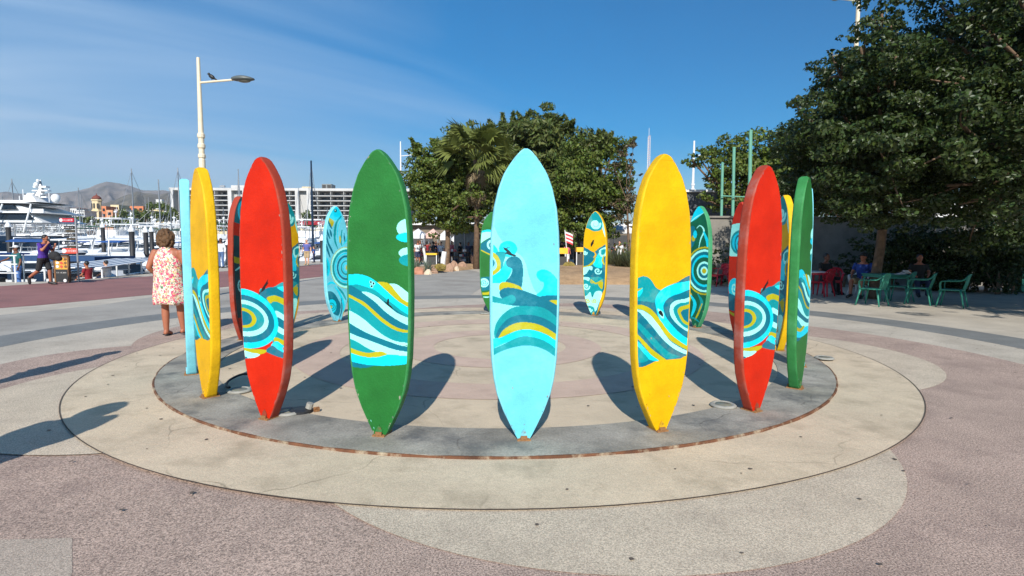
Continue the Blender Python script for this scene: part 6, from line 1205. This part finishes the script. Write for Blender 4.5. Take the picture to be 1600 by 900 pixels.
    if look.get('shoes'):
        for s in 'LR':
            a, f = J['a' + s], J['f' + s]; d = (f - a); d = d.normalized(); b = MB()
            if look.get('flip'): b.tube([a - d * .05 * k - Vector((0, 0, .058 * k)), a.lerp(f, .5) - Vector((0, 0, .036 * k)), f + d * .045 * k - Vector((0, 0, .014 * k))], [(.045 * k, .012 * k), (.042 * k, .010 * k), (.034 * k, .010 * k)], 10)
            else: b.tube([a - d * .075 * k + Vector((0, 0, -.03 * k)), a - d * .05 * k + Vector((0, 0, -.02 * k)), a + d * .04 * k + Vector((0, 0, -.01 * k)), f, f + d * .05 * k], [.035 * k, .052 * k, .052 * k, .045 * k, .025 * k], 10)
            b.build('sandal' if look.get('flip') else 'shoe', look['shoes'], e, True)
    return e, J, k
# woman in the floral dress
fm = bpy.data.materials.new('floral print'); fm.use_nodes = True; t = fm.node_tree; B_ = t.nodes['Principled BSDF']; B_.inputs['Roughness'].default_value = .85
tcn = t.nodes.new('ShaderNodeTexCoord'); prev = None
def vor(scale, seed, thr, col, prev):
    mp = t.nodes.new('ShaderNodeMapping'); mp.inputs['Location'].default_value = (seed, seed * .7, seed * .3); t.links.new(tcn.outputs['Object'], mp.inputs[0])
    ns = t.nodes.new('ShaderNodeTexNoise'); ns.inputs['Scale'].default_value = scale * .9; t.links.new(mp.outputs[0], ns.inputs['Vector']); ad = t.nodes.new('ShaderNodeMixRGB'); ad.inputs[0].default_value = .10; t.links.new(mp.outputs[0], ad.inputs[1]); t.links.new(ns.outputs['Color'], ad.inputs[2])
    v = t.nodes.new('ShaderNodeTexVoronoi'); v.inputs['Scale'].default_value = scale; v.inputs['Randomness'].default_value = 1; t.links.new(ad.outputs[0], v.inputs['Vector'])
    l = t.nodes.new('ShaderNodeMath'); l.operation = 'LESS_THAN'; l.inputs[1].default_value = thr; t.links.new(v.outputs['Distance'], l.inputs[0])
    m_ = t.nodes.new('ShaderNodeMixRGB'); m_.inputs[2].default_value = (*col, 1); t.links.new(l.outputs[0], m_.inputs[0])
    if prev is None: m_.inputs[1].default_value = (*srgb(240, 226, 206), 1)
    else: t.links.new(prev, m_.inputs[1])
    return m_.outputs[0]
for sc_, sd, th, c in ((24, 1.3, .36, srgb(240, 200, 110)), (19, 5.1, .40, srgb(240, 132, 128)), (30, 9.7, .34, srgb(70, 130, 100)), (21, 14.2, .38, srgb(226, 84, 124)), (34, 21.1, .26, srgb(244, 234, 200)), (27, 33.0, .24, srgb(120, 70, 80))): prev = vor(sc_, sd, th, c, prev)
t.links.new(prev, B_.inputs['Base Color'])
g = gr(268, 526)
pw, Jw, kw = person((g.x, g.y, .004), R(-6), 1.69, dict(sL=(-.20, 0, 1.40), sR=(.20, 0, 1.40), eL=(-.27, -.07, 1.15), wL=(-.25, .12, .99), eR=(.27, .02, 1.14), wR=(.20, .20, .98), hL=(-.09, 0, .92), aL=(-.085, 0, .08), kL=(-.09, .0, .50), aR=(.13, .12, .09), kR=(.12, .07, .51), fL=(-.12, .15, .03), fR=(.16, .27, .03)), dict(w=1.16, skin=0, hair='brown', long='bob', dress=fm, shoes=m_blk, flip=True, face=(.25, 1, -.1)), 'woman with curly brown hair seen from behind in a sleeveless floral dress and flip flops', .009)
b = MB(); P = [Jw['wL'] + Vector(v) for v in ((0, .03, .06), (-.04, .0, .0), (-.05, .02, -.10), (-.02, .04, -.16), (.02, .04, -.10), (.0, .04, -.02))]; b.tube(P, .020, 8); b.tube([p + Vector((.01, -.03, .01)) for p in P[::-1]], .016, 8); b.ellipsoid(Jw['wL'] + Vector((-.01, .0, -.05)), (.045, .04, .09)); e = empty('scarf', (g.x, g.y, .004), R(-6)); tag(e, 'pale yellow looped scarf held in the woman\'s left hand', 'scarf'); b.build('cloth', cloth('pale yellow cloth', srgb(226, 208, 160)), e, True)
# walking man in purple
g = gr(70, 445); pm_, Jm, km = person((g.x, g.y, 0), R(-90), 1.78, dict(pel=(0, 0, .93), che=(0, .03, 1.29), nec=(0, .07, 1.47), hea=(0, .115, 1.60), sL=(-.19, .03, 1.41), sR=(.19, .05, 1.41), eR=(.22, .17, 1.19), wR=(.10, .27, 1.42), eL=(-.21, .16, 1.15), wL=(-.10, .32, 1.30), hL=(-.09, 0, .91), hR=(.09, 0, .91), kL=(-.09, .12, .52), aL=(-.09, .13, .09), fL=(-.10, .30, .035), kR=(.09, -.12, .50), aR=(.09, -.46, .25), fR=(.09, -.44, .07)), dict(w=1.05, skin=0, hair='black', shirt=cloth('purple cotton', srgb(74, 42, 140)), pants=cloth('black shorts cloth', (.02, .02, .022)), plen=.9, shoes=m_blk, face=(0, 1, -.25), hdR=(-.2, .1, .9), hdL=(.1, .3, .9)), 'man striding right in a purple shirt and black shorts with a hand to his face', .011)
e = empty('bag', (g.x, g.y, 0), R(-90)); tag(e, 'bulky black shoulder bag carried in front of the man in purple', 'bag'); b = MB(); b.ellipsoid((-.05, .36, 1.02), (.14, .20, .17), 14, 10); b.ellipsoid((-.05, .50, .93), (.11, .12, .10), 12, 8); remesh(b, .018, 'pouch', cloth('black nylon', (.018, .018, .02)), e); b = MB(); b.tube([(-.16, .05, 1.49), (-.1, .22, 1.3), (-.05, .34, 1.15)], [(.025, .006)] * 3, 6); b.build('strap', m_blk, e)
b = MB(); b.box(Jm['wR'] + Vector((-.02, .03, .09)), (.012, .075, .15), 0, .3); o = b.build('phone', m_dglass, None, loc=(g.x, g.y, 0)); o.rotation_euler.z = R(-90); tag(o, 'dark phone in the hand of the man in purple', 'phone')
# man by the railing in teal
g = gr(28, 437); person((at(26, 400, 21.5).x, 21.5, -.35), R(150), 1.72, dict(eR=(.28, .2, 1.2), wR=(.25, .42, 1.12)), dict(w=1.1, skin=2, hair='black', shirt=cloth('teal cotton', srgb(28, 96, 96)), pants=cloth('light denim', srgb(88, 128, 190)), plen=1.9, shoes=m_blk, cap=cloth('white cap cloth', (.7, .7, .7))), 'person in a teal shirt, light jeans and white cap leaning by the white railing', .016)
def stand(px, pyfoot, D_, rz, h, look, lb, pose=None, vox=.018, z=0):
    p = at(px, pyfoot, D_); return person((p.x, D_, z), R(rz), h, pose or {}, look, lb, vox, hands=vox < .02)
white_c, navy_c, black_c, khaki_c, grey_c, pink_c, blue_c, denim_c, red_c = cloth('white cotton', (.72, .72, .72)), cloth('navy cotton', (.03, .04, .09)), cloth('black cotton', (.02, .02, .02)), cloth('khaki cotton', srgb(176, 152, 116)), cloth('grey cotton', (.25, .26, .28)), cloth('pink cotton', srgb(226, 110, 120)), cloth('blue cotton', srgb(40, 90, 170)), cloth('blue denim', srgb(84, 110, 150)), cloth('dark red cotton', srgb(140, 30, 40))
stand(346, 418, 33.5, 180, 1.80, dict(skin=2, hair='black', shirt=white_c, pants=denim_c, plen=1.95, shoes=m_blk, sleeve=1.0), 'man in a white shirt and jeans standing between the left yellow and red boards', dict(eR=(.30, .12, 1.2), wR=(.34, .2, 1.0)), .017)
g = gr(480, 414); stand(480, 414, g.y, 175, 1.80, dict(w=1.12, skin=1, hair='grey', shirt=cloth('slate blue cotton', srgb(92, 98, 160)), pants=khaki_c, plen=.95, shoes=khaki_c), 'older man in a slate blue shirt and khaki shorts', dict(aL=(-.13, .1, .08), fL=(-.16, .26, .03)), .017)
stand(464, 420, g.y - 3, 160, 1.66, dict(skin=1, hair='brown', long=1, shirt=white_c, pants=black_c, plen=.7, shoes=m_blk), 'woman in a white top and black shorts walking beside the older man', dict(kL=(-.1, .15, .52), aL=(-.1, .1, .1), aR=(.1, -.2, .12), fR=(.1, -.05, .03)), .017)
stand(491, 415, 44, 90, 1.3, dict(skin=1, hair='brown', shirt=blue_c, pants=navy_c, plen=1.9, shoes=m_blk), 'child in blue behind the older man', None, .02)
# market crowd behind the leafy tree
crowd = [(653, 40, white_c, navy_c, 'person in white at the edge of the large green board', 30), (661, 44, dict and grey_c, black_c, 'person in grey with rolled sleeves under the white canopies', 200), (672, 46, black_c, navy_c, 'person in black under the white canopies', 100), (681, 45, navy_c, black_c, 'person in navy left of the tree trunk', 250), (689, 42, white_c, black_c, 'person in a white top right in front of the tree trunk', 170), (702, 46, white_c, navy_c, 'person in white right of the tree trunk', 90), (706, 43, pink_c, black_c, 'person in a bright pink top', 200), (714, 45, blue_c, navy_c, 'person in a bright blue shirt', 30), (727, 46, black_c, black_c, 'person all in black beside the kiosk', 60), (741, 42, black_c, navy_c, 'person in black next to the palm trunk', 190), (747, 44, dict and pink_c, navy_c, 'person in pink and navy below the palm', 120), (735, 45, white_c, grey_c, 'person in white left of the palm trunk', 300),
         (886, 38, pink_c, white_c, 'person in pink at the yellow counter', 200), (968, 38, white_c, white_c, 'person in white seen between the small and large yellow boards', 150), (976, 40, white_c, navy_c, 'second person in white beside the front yellow board', 60), (960, 41, navy_c, grey_c, 'person in navy beside the small yellow board', 10), (878, 44, black_c, black_c, 'person in black in the shade of the stalls', 10), (900, 46, navy_c, black_c, 'person in dark clothes behind the yellow counter', 180)]
crowd += [(657, 42, black_c, navy_c, 'person in black close behind the first white canopy post', 80), (667, 48, red_c, black_c, 'person in dark red at the back of the peach canopy', 10), (677, 42, black_c, grey_c, 'person in black left of the tree trunk', 300), (685, 47, blue_c, black_c, 'person in blue at the back left of the tree trunk', 30), (719, 42, black_c, black_c, 'person in black left of the grey kiosk', 60), (732, 41, navy_c, black_c, 'person in navy just in front of the kiosk corner', 200), (752, 43, black_c, black_c, 'person in black behind the curved white pole', 100), (757, 41, red_c, navy_c, 'person in dark red by the back green board', 300)]
for i, (a, D_, sh, pa, lb, rz) in enumerate(crowd):
    stand(a, 400, D_, rz, rng.uniform(1.6, 1.82), dict(skin=i % 3, hair='black' if i % 3 else 'brown', long=(i % 2), shirt=sh, pants=pa, plen=[.8, 1.95][i % 2], shoes=m_blk), lb, dict(eR=(.28, .1, 1.2), wR=(.2, .3, 1.1)) if i % 2 else {}, .026)
# seated man in the dark on the right
sit = dict(pel=(0, 0, .50), che=(0, .02, .86), nec=(0, .05, 1.05), hea=(0, .08, 1.19), sL=(-.19, .02, .98), sR=(.19, .02, .98), eL=(-.26, .08, .74), eR=(.26, .08, .74), wL=(-.18, .3, .66), wR=(.18, .3, .66), hL=(-.1, .02, .48), hR=(.1, .02, .48), kL=(-.14, .44, .50), kR=(.14, .44, .50), aL=(-.15, .42, .09), aR=(.12, .5, .10), fL=(-.17, .58, .03), fR=(.13, .66, .05))
p = at(1350, 420, 16.2); person((p.x, 16.2, 0), R(125), 1.75, sit, dict(w=1.1, skin=0, hair='black', shirt=cloth('blue patterned shirt', srgb(30, 60, 130), .6), pants=khaki_c, plen=.8, shoes=m_blk, cap=cloth('black cap cloth', (.02, .02, .02))), 'seated man in a blue patterned shirt under the dark tree behind the first green chair', .016)
p = at(1288, 420, 17.6); person((p.x, 17.6, 0), R(200), 1.7, sit, dict(skin=2, hair='black', shirt=black_c, pants=black_c, plen=1.9, shoes=m_blk), 'seated person in dark clothes at the red table under the tree', .018)
p = at(1435, 420, 16.8); person((p.x, 16.8, 0), R(160), 1.7, sit, dict(skin=0, hair='black', shirt=black_c, pants=navy_c, plen=1.9, shoes=m_blk), 'seated person in black behind the row of green chairs', .018)
# two people just outside the left edge whose shadows reach into the picture
person((-5.48, 4.85, .02), R(90), 1.76, dict(hL=(-.08, 0, .92), eL=(-.22, .05, 1.15), wL=(-.14, .12, 1.02), eR=(.22, .05, 1.15), wR=(.14, .12, 1.02), kL=(-.06, 0, .5), kR=(.06, 0, .5), aL=(-.06, 0, .08), aR=(.06, 0, .08)), dict(w=1.15, skin=0, hair='black', shirt=grey_c, pants=denim_c, plen=1.9, shoes=m_blk), 'standing person in grey whose shadow falls across the far left paving', .02)
person((-3.66, 2.42, .03), R(200), 1.70, dict(eL=(-.22, .05, 1.15), wL=(-.14, .12, 1.02), eR=(.24, .05, 1.2), wR=(.14, .12, 1.15), kL=(-.06, 0, .5), kR=(.06, 0, .5), aL=(-.06, 0, .08), aR=(.06, 0, .08)), dict(w=1.3, skin=1, hair='brown', long='bob', shirt=white_c, pants=navy_c, plen=1.9, shoes=m_blk), 'person with long hair whose shadow falls near the left joint of the paving', .02)

# ------------------------------------------------------------------ plastic chairs and tables
m_gpl = mat('green plastic', srgb(50, 134, 112), .5, var=.08, scale=5); m_rpl = mat('red plastic', srgb(206, 26, 52), .4, var=.08, scale=5)
def chair(m, loc, rz, lb, grp, first={}):
    e = empty('plastic_armchair', loc, rz); tag(e, lb, 'chair', grp)
    key = m.name
    if key not in first:
        P = []
        for sx in (-1, 1):
            for sy in (-1, 1):
                b = MB(); top = Vector((sx * .21, sy * .19, .43)); bot = Vector((sx * .27, sy * .25 + (-.03 if sy < 0 else .02), 0)); b.tube([bot, bot.lerp(top, .5), top], [(.022, .016), (.026, .020), (.034, .026)], 8); P.append(('leg', b.mesh('leg', m, True)))
        b = MB(); 
        b.prism([(-.23, -.2), (-.19, -.23), (.19, -.23), (.23, -.2), (.24, .19), (.2, .235), (-.2, .235), (-.24, .19)], .415, .44); b.prism([(-.235, .20), (-.2, .245), (.2, .245), (.235, .20), (.225, .20), (.19, .235), (-.19, .235), (-.225, .20)], .36, .418); P.append(('seat', b.mesh('seat', m)))
        b = MB(); top = [(-.255, -.19, .66), (-.23, -.27, .72), (-.15, -.31, .795), (0, -.325, .81), (.15, -.31, .795), (.23, -.27, .72), (.255, -.19, .66)]; b.tube(smooth_open(top, 4).tolist(), [(.036, .016)] * (6 * 4 + 1), 8)
        for sx in (-1, 1): b.tube([(sx * .17, -.22, .43), (sx * .175, -.27, .60), (sx * .15, -.305, .785)], [(.022, .012)] * 3, 8)
        P.append(('back_frame', b.mesh('back_frame', m, True)))
        for i in range(5): b = MB(); x = (i - 2) * .062; b.tube([(x * .9, -.235, .45), (x, -.285, .62), (x, -.318, .80)], [(.021, .007)] * 3, 6); P.append(('slat', b.mesh('slat', m)))
        for sx in (-1, 1): b = MB(); b.tube(smooth_open([(sx * .255, -.19, .66), (sx * .285, -.05, .655), (sx * .285, .12, .65), (sx * .265, .20, .62), (sx * .245, .21, .52), (sx * .23, .20, .43)], 4).tolist(), [(.036, .013)] * 21, 8); P.append(('armrest', b.mesh('armrest', m, True)))
        first[key] = P
    for nm, me in first[key]: link(nm, me, e)
    return e
def cplace(px, D_, rz, m, lb, grp): p = at(px, 460, D_); return chair(m, (p.x, D_, 0.004), R(rz), lb, grp)
cplace(1363, 14.0, 34, m_gpl, 'green plastic armchair standing sunlit nearest the tree trunk', 'green plastic chairs under the tree')
cplace(1405, 14.9, 40, m_gpl, 'green plastic armchair just right of the sunlit one, in shade', 'green plastic chairs under the tree')
cplace(1436, 14.3, 46, m_gpl, 'green plastic armchair third from the left in the shade', 'green plastic chairs under the tree')
cplace(1488, 13.75, 42, m_gpl, 'green plastic armchair farthest right, standing apart from the others', 'green plastic chairs under the tree')
cplace(1123, 20.4, 100, m_rpl, 'bright red plastic armchair by the grey wall', 'red plastic chairs')
cplace(1142, 20.6, 200, m_rpl, 'red plastic chair half hidden by the right red boards', 'red plastic chairs')
cplace(1300, 17.4, 150, m_rpl, 'red plastic chair in deep shade left of the seated man', 'red plastic chairs')
cplace(1282, 16.6, 30, m_rpl, 'red plastic chair closest to the table with the white edge', 'red plastic chairs')
cplace(1345, 16.3, 125, mat('white plastic', (.6, .6, .6), .4), 'white plastic chair under the seated man in blue', None)
def table(px, D_, m, lb, topm=None, h=.74, s=.42):
    p = at(px, 450, D_); e = empty('plastic_table', (p.x, D_, 0)); tag(e, lb, 'table'); b = MB(); b.box((0, 0, h - .015), (s * 2, s * 2, .03)); b.build('tabletop', topm or m, e); b = MB(); b.box((0, 0, h - .06), (s * 1.9, s * 1.9, .06)); b.build('apron', m, e)
    for sx in (-1, 1):
        for sy in (-1, 1): b = MB(); b.tube([(sx * s * .92, sy * s * .92, 0), (sx * s * .85, sy * s * .85, h - .06)], [.022, .03], 8); b.build('leg', m, e)
    return p
table(1262, 16.8, m_rpl, 'red plastic table with a white top beside the right green board', m_white)
p = table(1383, 15.4, m_gpl, 'green plastic table behind the first green chair')
b = MB()
for i in range(5): b.box((p.x - .05 + i * .03, 14.8 - i * .03, .765 + i * .018), (.20, .13, .006), i * .4, .15 * i)
tag(b.build('papers', m_signw), 'crumpled white papers lying on the green table', 'paper')
# ------------------------------------------------------------------ market stalls and kiosks
def stall(px, D_, wpx, ytop, m, lb, depth=2.6):
    c = at(px, 390, D_); w = wpx * D_ / FPX; z = at(px, ytop, D_).z; e = empty('market_canopy', (c.x, D_, 0)); tag(e, lb, 'canopy')
    b = MB(); hw_ = w / 2; zz = z - .35; b.add([(-hw_, 0, zz), (hw_, 0, zz), (hw_, depth, zz), (-hw_, depth, zz), (0, depth / 2, z + .25), (-hw_, 0, zz - .28), (hw_, 0, zz - .28), (hw_, depth, zz - .28), (-hw_, depth, zz - .28)], [(0, 1, 4), (1, 2, 4), (2, 3, 4), (3, 0, 4), (0, 5, 6, 1), (1, 6, 7, 2), (2, 7, 8, 3), (3, 8, 5, 0)]); b.build('canopy', m, e)
    for sx in (-1, 1):
        for y in (.03, depth - .03): b = MB(); b.tube([(sx * (hw_ - .04), y, 0), (sx * (hw_ - .04), y, zz)], .035, 6); b.build('post', m_chrome, e)
    return e
m_tent = mat('white tent cloth', (.75, .74, .73), .8, var=.05); m_peach = mat('peach tent cloth', srgb(226, 186, 170), .8, var=.08)
stall(650, 47, 26, 361, m_tent, 'white market canopy beside the large green board'); stall(674, 48, 22, 361, m_peach, 'peach striped market canopy left of the tree trunk'); stall(692, 49, 16, 364, m_tent, 'narrow white market canopy at the tree trunk'); stall(712, 50, 14, 367, m_tent, 'small white canopy right of the tree trunk')
stall(975, 43, 34, 352, m_tent, 'white canopy between the small and large yellow boards'); stall(740, 50, 22, 362, m_blackp, 'black canopy behind the palm trunk')
p = at(726, 395, 43); e = empty('kiosk', (p.x, 43, 0)); tag(e, 'grey glazed kiosk with a dark pitched roof left of the palm trunk', 'kiosk'); z = at(726, 352, 43).z
b = MB(); b.box((0, .8, z * .45), (1.5, 1.6, z * .9)); b.build('glazing', mat('grey kiosk glass', (.16, .18, .18), .2, var=.3, scale=2), e)
for x in (-.78, 0, .78): b = MB(); b.tube([(x, -.03, 0), (x, -.03, z * .92)], .05, 6); b.build('frame_post', m_grey, e)
b = MB(); b.add([(-1.1, -.3, z * .88), (1.1, -.3, z * 1.0), (1.1, 1.8, z * 1.0), (-1.1, 1.8, z * .88), (-1.1, -.3, z * .93), (1.1, -.3, z * 1.06), (1.1, 1.8, z * 1.06), (-1.1, 1.8, z * .93)], [(3, 2, 1, 0), (4, 5, 6, 7), (0, 1, 5, 4), (1, 2, 6, 5), (2, 3, 7, 6), (3, 0, 4, 7)]); b.build('roof', m_grey, e)
m_ytab = mat('yellow counter', srgb(238, 186, 40), .6, var=.1)
def counter(px, D_, wpx, ytop, lb, thick=.12, low=m_shade):
    p = at(px, 400, D_); w = wpx * D_ / FPX; z = at(px, ytop, D_).z; e = empty('market_counter', (p.x, D_, 0)); tag(e, lb, 'counter'); b = MB(); b.box((0, .4, z), (w, .9, thick)); b.build('tabletop', m_ytab, e); b = MB(); b.box((0, .45, (z - thick) / 2), (w * .92, .7, z - thick)); b.build('cabinet', low, e)
    for sx in (-1, 1): b = MB(); b.box((sx * w * .47, -.0, z / 2), (.05, .05, z - thick)); b.build('leg', m_white, e)
counter(674, 37, 17, 397, 'small yellow topped counter left of the white post'); counter(877, 36, 20, 392, 'yellow topped counter right of the centre light blue board', .38); counter(909, 36.5, 17, 390, 'yellow topped counter left of the small yellow board', .3)
for (a, y0, y1, D_, r, lb, dx) in ((666, 375, 402, 38, .08, 'leaning white pole beside the first counter', -.3), (691, 393, 417, 31, .14, 'thick whitish post beside the first barrel cactus', .12), (748, 352, 408, 40, .06, 'curved white pole left of the back green board', -.25)):
    p = at(a, y1, D_); t = at(a, y0, D_); b = MB(); b.tube([(p.x, D_, 0), (p.x + dx * .4, D_, t.z * .5), (t.x + dx, D_, t.z)], r, 8); o = b.build('pole', m_wall); tag(o, lb, 'pole')
p = at(888, 390, 37.5); e = empty('striped_flag', (p.x, 37.5, 0)); tag(e, 'red and white striped flag on a pole above the yellow counter', 'flag'); z0 = at(888, 385, 37.5).z; z1 = at(888, 364, 37.5).z; b = MB(); b.tube([(0, 0, 0), (-.25, 0, z1 + .2)], .03, 6); b.build('pole', m_white, e)
for i in range(6): b = MB(); zz = z1 - .12 * i; b.add([(-.22, 0, zz + .1), (.15, .06, zz + .02 - .05), (.3, .0, zz - .12), (.3, .0, zz - .24), (.15, .06, zz - .15), (-.22, 0, zz - .02)], [(0, 1, 4, 5), (1, 2, 3, 4)]); b.build('stripe', cloth('flag red', srgb(200, 60, 70)) if i % 2 else white_c, e)
# merchandise racks under the canopies
for i, (a, D_, lb) in enumerate(((720, 40, 'low display rack with pale goods beside the kiosk'), (705, 41, 'low display rack with pale goods near the tree trunk'), (655, 41, 'display rack near the large green board'))):
    p = at(a, 405, D_); e = empty('display_rack', (p.x, D_, 0)); tag(e, lb, 'display rack'); each('post', [([(sx * .52, sy * .2, 0), (sx * .52, sy * .2, 1.2)], .02) for sx in (-1, 1) for sy in (-1, 1)], m_shade, e)
    for z in (.25, .6, .95): b = MB(); b.box((0, 0, z), (1.1, .5, .04)); b.build('shelf', m_teak, e)
    for k in range(10): b = MB(); b.box((rng.uniform(-.45, .45), rng.uniform(-.1, .1), (.36, .71, 1.06)[k % 3]), (.18, .14, .16), rng.uniform(0, 1)); b.build('goods', (m_signw, pink_c, m_peach, navy_c)[k % 4], e)
# long low market hall that closes the view behind the trees
p0, p1 = at(640, 380, 58).x, at(1120, 380, 58).x; zt = at(700, 352, 58).z; e = empty('market_hall', ((p0 + p1) / 2, 58, 0)); tag(e, 'long low pale market hall behind the trees and canopies', 'building'); w = p1 - p0
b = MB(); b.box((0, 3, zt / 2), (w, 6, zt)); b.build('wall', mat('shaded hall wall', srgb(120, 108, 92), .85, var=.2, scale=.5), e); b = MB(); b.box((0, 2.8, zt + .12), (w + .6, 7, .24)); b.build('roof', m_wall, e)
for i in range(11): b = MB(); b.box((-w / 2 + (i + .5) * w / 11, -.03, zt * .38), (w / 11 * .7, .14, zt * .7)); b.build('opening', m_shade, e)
# people on the water taxi
for i, (y, sh, pa) in enumerate(((23.0, red_c, black_c), (24.1, white_c, blue_c))): person((-17.7, y, WL + 1.15), R(90), 1.7, sit, dict(skin=i, hair='black', shirt=sh, pants=pa, plen=.8, shoes=m_blk), ('person in dark red sitting in the water taxi', 'person in white and blue sitting in the water taxi')[i], .024)

# ------------------------------------------------------------------ thin marine haze
hm = bpy.data.materials.new('haze'); hm.use_nodes = True; t = hm.node_tree; t.nodes.clear(); o_ = t.nodes.new('ShaderNodeOutputMaterial'); pv = t.nodes.new('ShaderNodeVolumePrincipled'); pv.inputs['Color'].default_value = (.78, .86, .95, 1); pv.inputs['Density'].default_value = .00012; pv.inputs['Anisotropy'].default_value = .1; t.links.new(pv.outputs[0], o_.inputs['Volume'])
HZ = 9400
b = MB(); b.box((0, 0, 0), (2 * HZ, 2 * HZ, 1)); 
V = [(x, y, z) for z in (-8, 560) for x, y in ((-HZ, -HZ), (HZ, -HZ), (HZ, HZ), (-HZ, HZ))]; b = MB(); b.add(V, [(3, 2, 1, 0), (4, 5, 6, 7), (0, 1, 5, 4), (1, 2, 6, 5), (2, 3, 7, 6), (3, 0, 4, 7)]); tag(b.build('haze', hm), kind='stuff')
for o in list(COL.objects):
    if o.type == 'EMPTY' and not o.children: bpy.data.objects.remove(o)
